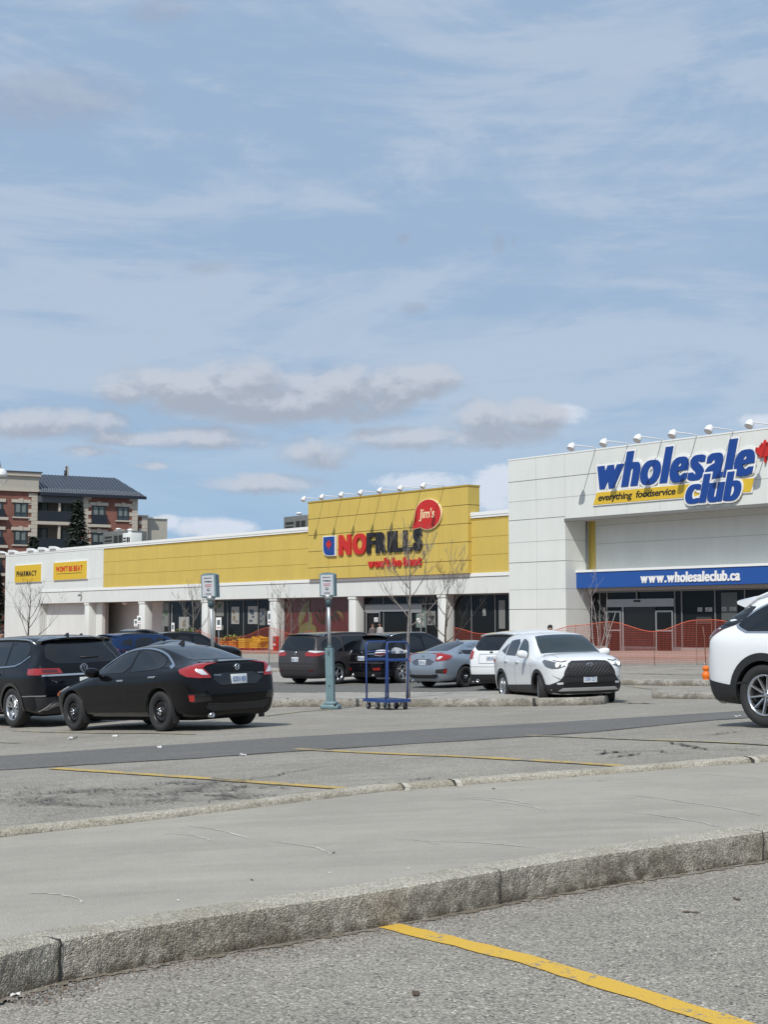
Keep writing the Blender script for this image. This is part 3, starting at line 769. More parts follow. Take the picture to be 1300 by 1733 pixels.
class Car:
    def __init__(s, name, label, paintm, L, hw, H, wf, wr, tyre_r, st, lvl=3, tyre_w=.225, zb=.19, arch=.045, track=None, group=None, zmid=None, nose=.06, tail=.05):
        """stations: (t0,t2,t3,t4, wm, z3,w3, z4,w4, z5)   t from the front, wm mid half-width"""
        s.L, s.hw, s.H, s.r = L, hw, H, tyre_r; s.xc = (wf + wr) / 2; s.wf, s.wr = wf, wr; s.tw = tyre_w
        s.root = thing(name, label, 'car', group=group); s.paint = paintm
        s.track = track or hw - tyre_w / 2 - .015
        vs = []; rings = []
        for (t0, t2, t3, t4, wm, z3, w3, z4, w4, z5) in st:
            zm = .55 if zmid is None else zmid
            t1 = (t0 + t2) / 2
            half = [(t0, 0, zb), (t0, wm * .5, zb), (t0, wm * .90, zb), (t1, wm * .975, zb + .13), (t2, wm - .010, zm), (t2 * .35 + t3 * .65, wm * .72 + w3 * .28 + .010, zm * .28 + z3 * .72),
                    (t3, w3, z3), (t4, w4, z4), (t4, w4 * .84, z4 + (z5 - z4) * .55), (t4, w4 * .45, z4 + (z5 - z4) * .9), (t4, 0, z5)]
            idx = []
            for (t, y, z) in half: idx.append(len(vs)); vs.append(Vector((s.xc - t, y, z)))
            m = [None] * len(half)
            for k, (t, y, z) in enumerate(half):
                if y > 0: m[k] = len(vs); vs.append(Vector((s.xc - t, -y, z)))
                else: m[k] = idx[k]
            rings.append((idx, m))
        fs = []
        for (a, am), (b, bm_) in zip(rings, rings[1:]):
            for k in range(10):
                fs.append((a[k], a[k + 1], b[k + 1], b[k])); fs.append((am[k], bm_[k], bm_[k + 1], am[k + 1]))
        for (idx, m), sg, bulge in ((rings[0], 1, nose), (rings[-1], -1, tail)):
            # cap grid: columns y = edge, .84, .45(.5), 0, ...
            cols = []
            bot = [idx[2], idx[1], idx[0], m[1], m[2]]; top = [idx[7], idx[8], idx[9], idx[10], m[9], m[8], m[7]]
            rows = []
            for k in (3, 4, 5, 6):
                A = vs[idx[k]]; row = [idx[k]]
                for f, bf in ((.84, .30), (.45, .85), (0, 1.0), (-.45, .85), (-.84, .30)):
                    row.append(len(vs)); vs.append(Vector((A.x + sg * bulge * bf, A.y * f, A.z)))
                row.append(m[k]); rows.append(row)
            rows.append(top)
            b0 = [idx[2]]
            # bottom row needs 7 columns: add the .84 points
            for sign, k in ((1, 2),):
                A = vs[idx[2]]
            e1 = len(vs); vs.append(Vector((vs[idx[2]].x, vs[idx[2]].y * .84, zb))); e2 = len(vs); vs.append(Vector((vs[idx[2]].x, -vs[idx[2]].y * .84, zb)))
            bot7 = [idx[2], e1, idx[1], idx[0], m[1], e2, m[2]]
            allr = [bot7] + rows
            for r0, r1 in zip(allr, allr[1:]):
                for c in range(6): fs.append((r0[c], r0[c + 1], r1[c + 1], r1[c]))
            fs.append((idx[2], idx[1], e1)); fs.append((m[2], e2, m[1]))
        me = eval_sub(vs, fs, lvl)
        # exact overall size
        co = np.empty(len(me.vertices) * 3); me.vertices.foreach_get('co', co); co = co.reshape(-1, 3)
        mn, mx = co.min(0), co.max(0)
        f0, f1 = s.xc - L, s.xc
        co[:, 0] = f0 + (co[:, 0] - mn[0]) / (mx[0] - mn[0]) * L
        co[:, 1] *= hw / mx[1]; co[:, 2] = zb + (co[:, 2] - mn[2]) / (mx[2] - mn[2]) * (H - zb)
        me.vertices.foreach_set('co', co.reshape(-1)); me.update()
        bm = bmesh.new(); bm.from_mesh(me)
        s.bvh = BVHTree.FromBMesh(bm); bm.free()
        me.materials.append(paintm); me.materials.append(WELL)
        for p in me.polygons: p.use_smooth = True
        body = link('body', me, s.root)
        # wheel openings
        cut = MB()
        for t in (wf, wr):
            for sg in (-1, 1):
                M = Matrix.Translation((s.xc - t, sg * (hw - .13), tyre_r)) @ Matrix.Rotation(math.pi / 2, 4, 'X')
                ra = tyre_r + arch; n = 40
                vsx = [M @ Vector((ra * math.cos(2 * math.pi * k / n), ra * math.sin(2 * math.pi * k / n), z)) for z in (-.20, .20) for k in range(n)]
                fsx = [(k, (k + 1) % n, n + (k + 1) % n, n + k) for k in range(n)] + [tuple(range(n))[::-1], tuple(range(n, 2 * n))]
                cut.add(vsx, fsx, WELL)
        co_ = link('cut', cut.mesh('cut'))
        md = body.modifiers.new('b', 'BOOLEAN'); md.operation = 'DIFFERENCE'; md.object = co_; md.solver = 'EXACT'
        try: md.material_mode = 'TRANSFER'
        except Exception: pass
        dg = bpy.context.evaluated_depsgraph_get(); dg.update()
        m2 = bpy.data.meshes.new_from_object(body.evaluated_get(dg)); body.modifiers.clear()
        if len(m2.polygons) > 500: body.data = m2
        bpy.data.objects.remove(co_)
        for p in body.data.polygons:
            if abs(p.normal.y) > .98 and abs(p.center.y) < hw - .3 or (p.normal.z < -.8): pass
        mi = {m_.name: i for i, m_ in enumerate(body.data.materials) if m_}
        s.body = body
    # --- conforming patches
    def cast(s, p, d):
        h, n, i, dist = s.bvh.ray_cast(p - d * 4, d, 12)
        if h is None: h, n, i, dist = s.bvh.find_nearest(p)
        if n.dot(d) > 0: n = -n
        return h, n
    def patch(s, name, pts, dirv, m, off=.004, grid=.06, smooth=0, parent=None, both=False, thick=.012, group=None, label=None, mb=None, side=1):
        """pts: (t,y,z) rough 3D outline, projected along dirv onto the body"""
        res = []
        for sg in ((1, -1) if both else (side,)):
            d = Vector((dirv[0], dirv[1] * sg, dirv[2])).normalized(); P3 = [Vector((s.xc - t, y * sg, z)) for t, y, z in pts]
            ux = (Vector((0, 0, 1)) if abs(d.z) < .95 else Vector((1, 0, 0))).cross(-d).normalized(); uy = (-d).cross(ux)
            c = P3[0]; q = [((p - c).dot(ux), (p - c).dot(uy)) for p in P3]
            q = [(a, b) for a, b in q]
            if smooth: q = chaikin([(a, b, 0) for a, b in q], smooth); q = [(a[0], a[1]) for a in q]
            bm = bmesh.new(); bv = [bm.verts.new((a, b, 0)) for a, b in q]
            try: f = bm.faces.new(bv)
            except Exception: bm.free(); continue
            bmesh.ops.triangulate(bm, faces=[f])
            for ax in (0, 1):
                lo = min(v.co[ax] for v in bm.verts); hi = max(v.co[ax] for v in bm.verts); k = int((hi - lo) / grid)
                for i in range(1, k + 1):
                    pc = [0, 0, 0]; pn = [0, 0, 0]; pc[ax] = lo + (hi - lo) * i / (k + 1); pn[ax] = 1
                    bmesh.ops.bisect_plane(bm, geom=bm.verts[:] + bm.edges[:] + bm.faces[:], plane_co=pc, plane_no=pn, dist=1e-5)
            bm.verts.ensure_lookup_table(); bm.verts.index_update()
            top = []; 
            for v in bm.verts:
                p = c + ux * v.co.x + uy * v.co.y; h, n = s.cast(p, d); top.append((h + n * off, h - n * (thick - off)))
            sk = []; n0 = len(top); vs = [a for a, b in top] + [b for a, b in top]; fs = []
            nz = None
            for f in bm.faces:
                ids = [v.index for v in f.verts]
                N = (vs[ids[1]] - vs[ids[0]]).cross(vs[ids[2]] - vs[ids[0]])
                if N.dot(d) > 0: ids = ids[::-1]
                fs.append(tuple(ids))
            for e in bm.edges:
                if len(e.link_faces) == 1:
                    a, b = e.verts[0].index, e.verts[1].index; sk.append((a, b, n0 + b, n0 + a))
            bm.free()
            used = sorted({i for f in sk for i in f}); re_ = {i: k for k, i in enumerate(used)}
            skv = [vs[i] for i in used]; skf = [tuple(re_[i] for i in f) for f in sk]; vs = vs[:n0]
            if mb is not None: mb.add(vs, fs, m, True)
            else:
                b_ = MB(); b_.add(vs, fs, m, True); b_.add(skv, skf, m, False)
                o = b_.build(name, parent or s.root)
                if label: o['label'] = label
                res.append(o)
        return res
    def side(s, name, tz, m, **k):
        return s.patch(name, [(t, s.hw + .3, z) for t, z in tz], (0, -1, 0), m, both=True, **k)
    def ribbon(s, name, tz, w, m, view='side', **k):
        """thin conforming strip along a polyline"""
        n = len(tz); L_ = []; R_ = []
        for i in range(n):
            a = Vector(tz[max(0, i - 1)]); b = Vector(tz[min(n - 1, i + 1)]); d = (b - a).normalized(); nn = Vector((-d.y, d.x)); p = Vector(tz[i])
            L_.append(tuple(p + nn * w / 2)); R_.append(tuple(p - nn * w / 2))
        poly = L_ + R_[::-1]
        if view == 'side': return s.side(name, poly, m, **k)
        if view == 'rear': return s.patch(name, [(s.L + .3, y, z) for y, z in poly], (1, 0, 0), m, **k)
        if view == 'front': return s.patch(name, [(-.3, y, z) for y, z in poly], (-1, 0, 0), m, **k)
    def rear(s, name, yz, m, **k): return s.patch(name, [(s.L + .3, y, z) for y, z in yz], (1, 0, 0), m, **k)
    def front(s, name, yz, m, **k): return s.patch(name, [(-.3, y, z) for y, z in yz], (-1, 0, 0), m, **k)
    def top(s, name, ty, m, **k): return s.patch(name, [(t, y, s.H + .3) for t, y in ty], (0, 0, -1), m, **k)
    def arch_trim(s, m, w=.07, both_w=(0, 180), off=.012):
        for t in (s.wf, s.wr):
            r0 = s.r + .035; r1 = s.r + .045 + w
            out = [(t + r1 * math.cos(R(a)), s.r + r1 * math.sin(R(a))) for a in range(-18, 199, 9)]
            inn = [(t + r0 * math.cos(R(a)), s.r + r0 * math.sin(R(a))) for a in range(-18, 199, 9)]
            s.side('arch_trim', out + inn[::-1], m, off=off, grid=.09, thick=.05)
    def wheels(s, style, steer=0.0, rimm=None, spokes=5):
        tp = MB(); r, w = s.r, s.tw; rr = r * .66 if style != 'steel' else r * .62
        prof = [(rr, -w * .42), (r * .80, -w * .5), (r * .93, -w * .48), (r * .985, -w * .38), (r, -w * .2), (r, w * .2), (r * .985, w * .38), (r * .93, w * .48), (r * .80, w * .5), (rr, w * .42), (rr * .97, w * .30), (rr * .95, -w * .4)]
        tp.lathe(prof, TYR, 40)
        # tread grooves
        tm = tp.mesh('wheel')
        rb = MB(); rimm = rimm or ALU
        rb.lathe([(rr * .99, w * .40), (rr * 1.0, w * .45), (rr * .94, w * .44), (rr * .90, w * .30), (rr * .88, -w * .3)], rimm, 40)
        rb.lathe([(rr * .9, -.02), (rr * .1, -.02), (.0, -.02)], WELL, 32)
        rb.lathe([(rr * .55, -.012), (rr * .55, .0), (0.0, .0)], mat('brake_disc', (.12, .11, .11), .4, .7), 32)
        zf = w * .30
        if style == 'steel':
            rb.lathe([(rr * .90, w * .12), (rr * .80, w * .30), (rr * .62, w * .34), (rr * .52, w * .20), (rr * .40, w * .18), (rr * .32, w * .38), (0, w * .40)], rimm, 40)
            for k in range(10):
                a = 2 * math.pi * k / 10; c = Vector((rr * .70 * math.cos(a), rr * .70 * math.sin(a), 0))
                rb.lathe([(0, w * .345), (rr * .075, w * .345), (rr * .085, w * .335)], WELL, 10, Matrix.Translation(c))
            for k in range(5):
                a = 2 * math.pi * k / 5 + .3; c = Vector((rr * .24 * math.cos(a), rr * .24 * math.sin(a), 0)); rb.lathe([(.011, w * .38), (.011, w * .5), (0, w * .5)], CHR, 8, Matrix.Translation(c))
            rb.lathe([(rr * .14, w * .38), (rr * .12, w * .47), (0, w * .49)], CHR, 16)
        else:
            for k in range(spokes):
                a0 = 2 * math.pi * k / spokes
                subs = (-.16, .16) if style == 'twin' else (0,)
                for da in subs:
                    a = a0 + da; ww0 = rr * (.10 if style == 'twin' else .17 if style == 'five' else .075); ww1 = rr * (.075 if style == 'twin' else .13 if style == 'five' else .05)
                    c, sn = math.cos(a), math.sin(a); a2 = a0 + da * 1.35; c2, s2 = math.cos(a2), math.sin(a2)
                    r0_, r1_ = rr * .14, rr * .955; vs = []
                    for (rad, cc, ss, ww, z0, z1) in ((r0_, c, sn, ww0, zf - .03, zf - .004), ((r0_ + r1_) / 2, (c + c2) / 2, (sn + s2) / 2, (ww0 + ww1) / 2, zf - .025, zf + .008), (r1_, c2, s2, ww1, zf - .01, zf + .022)):
                        for sg, z in ((-1, z0), (-.55, z1), (.55, z1), (1, z0)): vs.append((rad * cc - ss * ww * sg, rad * ss + cc * ww * sg, z))
                    fs = []
                    for i in range(2):
                        for j in range(3): fs.append((i * 4 + j, i * 4 + j + 1, i * 4 + j + 5, i * 4 + j + 4))
                        fs.append((i * 4 + 3, i * 4, i * 4 + 4, i * 4 + 7))
                    fs += [(0, 3, 2, 1), (8, 9, 10, 11)]
                    rb.add(vs, fs, rimm)
            rb.lathe([(rr * .20, zf - .03), (rr * .19, zf), (rr * .12, zf + .006), (0, zf + .008)], rimm, 20)
            for k in range(5):
                a = 2 * math.pi * (k + .5) / 5; rb.lathe([(.011, zf), (.009, zf + .012), (0, zf + .012)], BLK, 8, Matrix.Translation((rr * .155 * math.cos(a), rr * .155 * math.sin(a), 0)))
        rm = rb.mesh('rim')
        for t in (s.wf, s.wr):
            for sg in (1, -1):
                M = Matrix.Translation((s.xc - t, sg * s.track, s.r))
                M = M @ Matrix.Rotation(steer if t == s.wf else 0, 4, 'Z') @ Matrix.Rotation(-sg * math.pi / 2, 4, 'X') @ Matrix.Rotation(random.uniform(0, 6), 4, 'Z')
                wo = link('wheel', tm, s.root); wo.matrix_local = M; ro = link('rim', rm, wo)
    def plate(s, txt, y, z, rear=True, m=PLW, lm=PLB, w=.305, h=.152, tilt=0, dark=False):
        sg = 1 if rear else -1; d = (sg, 0, 0)
        hh, n = s.cast(Vector((s.xc - (s.L if rear else 0) - sg * .5, y, z)), Vector(d))
        hit_t = hh.x
        b = MB(); X = hit_t - sg * .012
        M = Matrix(((0, sg, 0, X), (-sg * 1.0, 0, 0, y), (0, 0, 1, z), (0, 0, 0, 1)))  # local x -> car -y*sg, local -y -> outwards
        b.bbox(-w / 2, w / 2, -.006, .03, -h / 2, h / 2, m, .004, M)
        o = b.build('license_plate', s.root)
        if txt:
            t = MB(); put_text(t, txt, -w * .42, w * .42, -h * .27, h * .25, -.010, -.006, lm, .01, M=M); t.build('plate_lettering', o)
        return o
    def mirrors(s, t, z, y, m, sz=1.0, housing=None):
        for sg in (1, -1):
            b = MB(); bm = bmesh.new(); bmesh.ops.create_uvsphere(bm, u_segments=16, v_segments=10, radius=1)
            for v in bm.verts:
                c = v.co; k = max(abs(c.x), abs(c.y), abs(c.z)); c *= (1 - .25) + .25 / k
                v.co = Vector((c.x * .085 * sz + (c.y * .02), c.y * .125 * sz, c.z * .085 * sz + c.y * .012))
            M = Matrix.Translation((s.xc - t, sg * (y + .13), z)) @ Matrix.Scale(sg, 4, (0, 1, 0))
            b.bm(bm, m, M, True); bm.free()
            b.tube([(s.xc - t - .01, sg * (y - .08), z - .07), (s.xc - t, sg * (y + .06), z - .045)], [.035, .028], BLK, 8)
            b.build('door_mirror', s.root)
    def handles(s, pts, m, w=.19):
        for (t, z) in pts:
            for sg in (1, -1):
                hh, n = s.cast(Vector((s.xc - t, sg * 3, z)), Vector((0, -sg, 0)))
                b = MB(); M = Matrix.Translation(hh)
                b.bbox(-w / 2, w / 2, -.012 if sg > 0 else -.03, .03 if sg > 0 else .012, -.016, .016, m, .010, M); b.build('door_handle', s.root)
    def rails(s, t0, t1, y, z, m, rise=.05, rad=.016):
        for sg in (1, -1):
            pts = []
            for i in range(13):
                a = i / 12; t = t0 + (t1 - t0) * a; yy_ = y
                hh, n = s.cast(Vector((s.xc - t, sg * yy_, s.H + 1)), Vector((0, 0, -1))); e = min(1, min(a, 1 - a) / .12)
                pts.append((s.xc - t, sg * yy_, hh.z + rise * math.sin(e * math.pi / 2) - .004))
            b = MB(); b.tube(pts, rad, m, 8); b.build('roof_rail', s.root)
    def spoiler(s, t0, t1, w, m, dz=0.0, th=.05, lip=None):
        ys = [w * k / 6 for k in range(-6, 7)]; vs = []; tip = None
        zc = s.cast(Vector((s.xc - t0, 0, s.H + 1)), Vector((0, 0, -1)))[0].z
        for y in ys:
            h0 = s.cast(Vector((s.xc - t0, y, s.H + 1)), Vector((0, 0, -1)))[0].z; k = abs(y / w); e = (t1 - t0) * .22 * k ** 3
            z1 = zc - .018 - dz - .055 * k ** 2.5
            vs += [(s.xc - t0, y, h0 + .004), (s.xc - (t0 + t1) / 2 + e / 2, y, (h0 + z1) / 2 + .012), (s.xc - t1 + e, y, z1), (s.xc - t1 + e + .01, y, z1 - th * .6), (s.xc - t1 + e + .12, y, z1 - th - .02), (s.xc - t0, y, h0 - .08)]
        n = 6; fs = [(i * n + j, i * n + (j + 1) % n, i * n + n + (j + 1) % n, i * n + n + j) for i in range(12) for j in range(n)] + [tuple(range(n)), tuple(range(12 * n, 13 * n))[::-1]]
        b = MB(); b.add(vs, fs, m, False); o = b.build('roof_spoiler', s.root)
        bm = bmesh.new(); bm.from_mesh(o.data); bmesh.ops.recalc_face_normals(bm, faces=bm.faces); bm.to_mesh(o.data); bm.free()
    def exhaust(s, ys, z, r=.035):
        for y in ys:
            b = MB(); X = s.xc - s.L + .05; b.lathe([(r, .12), (r, -.0), (r * .85, 0), (r * .8, .1), (0, .1)], CHR, 16, Matrix.Translation((X, y, z)) @ Matrix.Rotation(math.pi / 2, 4, 'Y')); b.build('exhaust', s.root)
    def under(s, z=.16):
        b = MB(); b.box(s.xc - s.L + .5, s.xc - .45, -s.hw + .35, s.hw - .35, z, .35, UNDER)
        for t in (s.wf, s.wr): b.tube([(s.xc - t, -s.track, s.r), (s.xc - t, s.track, s.r)], .05, UNDER, 8)
        b.build('underbody', s.root)
    def badge_at(s, y, z, rear=True):
        sg = 1 if rear else -1
        hh, n = s.cast(Vector((s.xc - (s.L if rear else 0) - sg * .5, y, z)), Vector((sg, 0, 0)))
        return Matrix(((0, sg, 0, hh.x - sg * .006), (-sg, 0, 0, y), (0, 0, 1, z), (0, 0, 0, 1)))
    def place(s, px, py, Y, heading, t_ref, side):
        """stand the car so that its tyre at t_ref / side (+1 left, -1 right) rests on the ground in line with (px) at distance Y"""
        u, _ = uv_of(px, py); gx, gy = u * Y, Y
        M = Matrix.Rotation(heading, 3, 'Z'); off = M @ Vector((s.xc - t_ref, side * (s.track + s.tw / 2), 0))
        cx, cy = gx - off.x, gy - off.y
        # follow the slope of the ground under the four tyres
        w = []
        for t in (s.wf, s.wr):
            for sg in (1, -1):
                o = M @ Vector((s.xc - t, sg * s.track, 0)); w.append((Vector((s.xc - t, sg * s.track)), G(cx + o.x, cy + o.y)))
        z = sum(a[1] for a in w) / 4; zx = ((w[0][1] + w[1][1]) - (w[2][1] + w[3][1])) / 2 / (s.wr - s.wf); zy = ((w[0][1] + w[2][1]) - (w[1][1] + w[3][1])) / 2 / (2 * s.track)
        s.root.location = (cx, cy, z + .004); s.root.rotation_mode = 'XYZ'
        s.root.rotation_euler = (Matrix.Rotation(heading, 4, 'Z') @ Matrix.Rotation(-math.atan(zx), 4, 'Y') @ Matrix.Rotation(math.atan(zy), 4, 'X')).to_euler()

def ring_pts(r, n=20, sx=1, sz=1): return [(r * sx * math.cos(2 * math.pi * k / n), r * sz * math.sin(2 * math.pi * k / n)) for k in range(n)]
def tube2(b, pts, r, m, M, y=-.006, closed=True):
    P_ = [M @ Vector((x, y, z)) for x, z in pts]
    if closed: P_ = P_ + [P_[0], P_[1]]
    b.tube(P_, r, m, 6)

def suv_st(L, hw, H, hz, cz, cowl, wst, rend, rbt, rbz, bf, br, rw, zbt=None, lean=.10, nw=.80, deck=0.0, roof_drop=.06, rearw=.90):
    """station list for a tall car. hz nose height, cz cowl height, rend roof end t, rbt/rbz rear glass foot"""
    q = lambda *a: a
    zr = H - .055
    st = [q(.16, .03, .05, .14, hw * .70, hz - .09, hw * .68, hz - .01, hw * .60, hz + .02),
          q(.26, .22, .24, .28, hw * .92, hz - .02, hw * .88, hz + .05, hw * .74, hz + .09),
          q(.55, .55, .55, .55, hw * .985, hz + .03, hw * .95, hz + .11, hw * .78, hz + .15),
          q(cowl * .55 + .28, cowl * .55 + .28, cowl * .55 + .28, cowl * .55 + .28, hw, (hz + .03 + bf) / 2, hw * .97, (hz + .11 + cz) / 2 + .02, hw * .80, (hz + .15 + cz) / 2 + .06),
          q(cowl, cowl, cowl, cowl, hw, bf, hw * .97, cz - .02, hw * .82, cz + .04),
          q(*([cowl * .5 + wst * .5] * 4), hw, bf + .01, hw * .965, (cz + zr) / 2 + .00, (hw * .82 + rw) / 2, (cz + zr) / 2 + .07),
          q(wst, wst, wst, wst, hw, bf + .015, hw * .965, zr - .03, rw, H - .015),
          q(*([wst * .65 + rend * .35] * 4), hw, bf * .7 + br * .3, hw * .965, zr + .005, rw, H + .012),
          q(*([wst * .3 + rend * .7] * 4), hw, bf * .3 + br * .7, hw * .965, zr - .01, rw, H + .004),
          q(*([max(rend - .22, wst * .2 + rend * .8)] * 4), hw, br, hw * .96, zr - .02 - roof_drop * .4, rw * .985, H - .01 - roof_drop * .4),
          q(L - .60, L - .58, min(L - .55, rbt - .20), rend - .04, hw * .995, br, hw * .95, zr - .03 - roof_drop * .8, rw * .97, H - .02 - roof_drop * .8),
          q(L - .28, L - .22, rbt - .06, rend + .03, hw * .97, rbz, hw * (rearw + .03), zr - .05 - roof_drop, rw * .93, H - .05 - roof_drop),
          q(L - .16, L - .03, rbt, rend + .06, hw * .86, rbz, hw * rearw * .93, zr - .075 - roof_drop, rw * .90, H - .08 - roof_drop)]
    return st
def panel_gaps(c, lines, w=.010):
    b = MB()
    for ln in lines:
        pts = [(ln[i][0] + (ln[i + 1][0] - ln[i][0]) * k / 6, ln[i][1] + (ln[i + 1][1] - ln[i][1]) * k / 6) for i in range(len(ln) - 1) for k in range(6)] + [ln[-1]]
        n = len(pts)
        for i in range(n - 1):
            a, d_ = pts[i], pts[i + 1]; L_ = math.hypot(d_[0] - a[0], d_[1] - a[1]) or 1e-6; nx, nz = -(d_[1] - a[1]) / L_ * w / 2, (d_[0] - a[0]) / L_ * w / 2
            c.patch('x', [(a[0] + nx, c.hw + .3, a[1] + nz), (d_[0] + nx, c.hw + .3, d_[1] + nz), (d_[0] - nx, c.hw + .3, d_[1] - nz), (a[0] - nx, c.hw + .3, a[1] - nz)], (0, -1, 0), WELL, off=.0015, thick=.003, both=True, mb=b, grid=1)
    b.build('panel_gap', c.root)
def smooth_open(p, it=2): return [(a[0], a[1]) for a in chaikin([(x, y, 0) for x, y in p], it, False)]

def saloon(name, label, pm, style='steel', rimm=None, trim=CHR, plate='', glass=GLS, lvl=3, group=None, badge='H', dark_plate=False, fine=True):
    q = lambda *a: a
    st = [q(.16, .02, .06, .14, .60, .60, .62, .68, .52, .70), q(.26, .22, .24, .28, .83, .66, .80, .73, .66, .77), q(.55, .55, .55, .55, .885, .72, .86, .80, .70, .84),
          q(1.0, 1.0, 1.0, 1.0, .90, .80, .88, .88, .74, .93), q(1.38, 1.38, 1.38, 1.38, .90, .87, .88, .94, .75, 1.0), q(1.78, 1.78, 1.78, 1.78, .90, .89, .875, 1.17, .665, 1.23),
          q(2.18, 2.18, 2.18, 2.18, .90, .905, .87, 1.335, .59, 1.40), q(2.62, 2.62, 2.62, 2.62, .90, .92, .865, 1.38, .565, 1.44), q(3.05, 3.05, 3.05, 3.05, .90, .935, .86, 1.345, .56, 1.415),
          q(3.45, 3.45, 3.45, 3.45, .90, .955, .86, 1.26, .565, 1.335), q(3.85, 3.85, 3.85, 3.85, .895, .985, .86, 1.145, .60, 1.21), q(4.17, 4.17, 4.17, 4.17, .885, 1.0, .845, 1.075, .655, 1.11),
          q(4.34, 4.38, 4.38, 4.40, .855, .995, .80, 1.055, .665, 1.085), q(4.46, 4.58, 4.50, 4.50, .735, .97, .70, 1.05, .64, 1.085)]
    c = Car(name, label, pm, 4.63, .90, 1.415, .92, 3.62, .325, st, lvl, .215, .20, .055, zmid=.56, tail=.05, nose=.10, group=group)
    # glass
    c.side('side_window', smooth_open([(1.62, .955), (1.95, 1.14), (2.25, 1.275), (2.62, 1.325), (2.64, 1.32), (2.66, .965), (2.0, .955)], 1), glass, off=.006)
    c.side('side_window', smooth_open([(2.72, .97), (2.70, 1.325), (3.05, 1.30), (3.38, 1.22), (3.62, 1.11), (3.62, 1.01), (3.2, .985)], 1), glass, off=.006)
    c.side('quarter_window', [(3.66, 1.015), (3.66, 1.095), (3.84, 1.03)], glass, off=.006)
    c.ribbon('window_trim', smooth_open([(1.52, .95), (1.92, 1.17), (2.25, 1.305), (2.65, 1.355), (3.05, 1.335), (3.42, 1.25), (3.72, 1.115), (3.92, 1.03)], 2), .022, trim, off=.010)
    c.ribbon('window_trim', [(3.80, 1.045), (3.93, 1.01)], .04, trim, off=.011)
    c.top('windshield', smooth_open([(1.45, .70), (1.80, .60), (2.16, .50), (2.16, -.50), (1.80, -.60), (1.45, -.70), (1.40, 0)], 1), glass, off=.005)
    c.top('rear_window', smooth_open([(3.16, .48), (3.60, .50), (4.06, .53), (4.10, .40), (4.13, 0), (4.10, -.40), (4.06, -.53), (3.60, -.50), (3.16, -.48), (3.13, 0)], 1), mat('rear_glass_saloon', (.012, .014, .018), .02, spec=1.0), off=.005)
    # lamps
    for sg in (1, -1):
        c.patch('taillight', [(4.26, .93, .985), (4.40, .86, 1.03), (4.50, .70, 1.075), (4.55, .40, 1.10), (4.56, .38, 1.07), (4.58, .62, 1.035), (4.60, .70, 1.0), (4.62, .60, .90), (4.62, .56, .835), (4.55, .74, .835), (4.42, .88, .865), (4.30, .92, .92)], (.8, -.6, -.1), RED, off=.014, grid=.04, side=sg, thick=.03)
        o = [x for x in kids(c.root) if x.name.startswith('taillight')][-1]
        c.patch('reverse_lens', [(4.50, .775, .975), (4.58, .70, .975), (4.61, .615, .885), (4.57, .70, .885), (4.52, .76, .93)], (.8, -.6, -.1), LENS, off=.018, grid=.03, side=sg, parent=o, thick=.01)
        c.patch('reflector', [(4.42, .86, .57), (4.50, .80, .57), (4.50, .80, .47), (4.44, .85, .47)], (.8, -.6, 0), RED, off=.008, side=sg)
        c.patch('bumper_vent', [(4.44, .88, .60), (4.60, .58, .58), (4.60, .54, .47), (4.48, .84, .45)], (.85, -.5, 0), BLK if pm is not PB else BLG, off=.004, side=sg)
        c.patch('headlight', [(.12, .62, .70), (.40, .82, .75), (.62, .88, .77), (.50, .88, .68), (.2, .78, .60), (.1, .60, .62)], (-.6, -.8, -.1), LENS, off=.012, side=sg)
        c.patch('marker_lamp', [(.28, .86, .66), (.44, .88, .68), (.42, .88, .61), (.30, .86, .60)], (-.3, -.9, 0), AMB, off=.018, side=sg)
    c.rear('boot_spoiler', [(-.56, 1.075), (-.5, 1.092), (0, 1.10), (.5, 1.092), (.56, 1.075), (.5, 1.062), (0, 1.07), (-.5, 1.062)], pm, off=.020, thick=.04)
    c.rear('number_recess', [(-.50, .815), (-.36, .71), (.36, .71), (.50, .815), (.30, .90), (-.30, .90)], BLG if pm is PB else GUN, off=.003)
    c.rear('bumper_insert', [(-.62, .36), (-.5, .31), (.5, .31), (.62, .36), (.60, .44), (.3, .415), (-.3, .415), (-.60, .44)], BLK, off=.008)
    c.ribbon('bumper_crease', [(-.62, .44), (-.3, .415), (.3, .415), (.62, .44)], .014, GUN if pm is not PB else BLG, view='rear', off=.014)
    c.front('grille', [(-.6, .68), (.6, .68), (.5, .58), (-.5, .58)], BLG, off=.01)
    c.side('sill_trim', [(1.30, .25), (3.25, .25), (3.25, .31), (1.30, .31)], BLK if pm is not PB else BLG, off=.006)
    if fine:
        panel_gaps(c, [[(1.48, .92), (1.38, .75), (1.40, .34)], [(2.69, .96), (2.68, .6), (2.66, .34)], [(3.62, 1.0), (3.60, .90), (3.34, .62), (3.26, .36)], [(1.40, .34), (3.26, .34)], [(3.95, .99), (4.15, .985)]])
        panel = MB()
        for y0, z0, y1, z1 in ((-.53, .80, -.50, 1.04), (.53, .80, .50, 1.04), (-.53, .80, -.40, .665), (.53, .80, .40, .665), (-.40, .665, .40, .665)):
            for k in range(5):
                a0, b0, a1, b1 = y0 + (y1 - y0) * k / 5, z0 + (z1 - z0) * k / 5, y0 + (y1 - y0) * (k + 1) / 5, z0 + (z1 - z0) * (k + 1) / 5
                L_ = math.hypot(a1 - a0, b1 - b0); nx, nz = -(b1 - b0) / L_ * .005, (a1 - a0) / L_ * .005
                c.patch('x', [(5, a0 + nx, b0 + nz), (5, a1 + nx, b1 + nz), (5, a1 - nx, b1 - nz), (5, a0 - nx, b0 - nz)], (1, 0, 0), WELL, off=.002, thick=.003, mb=panel, grid=1)
        panel.build('boot_gap', c.root)
        c.handles([(2.50, .835), (3.44, .875)], trim)
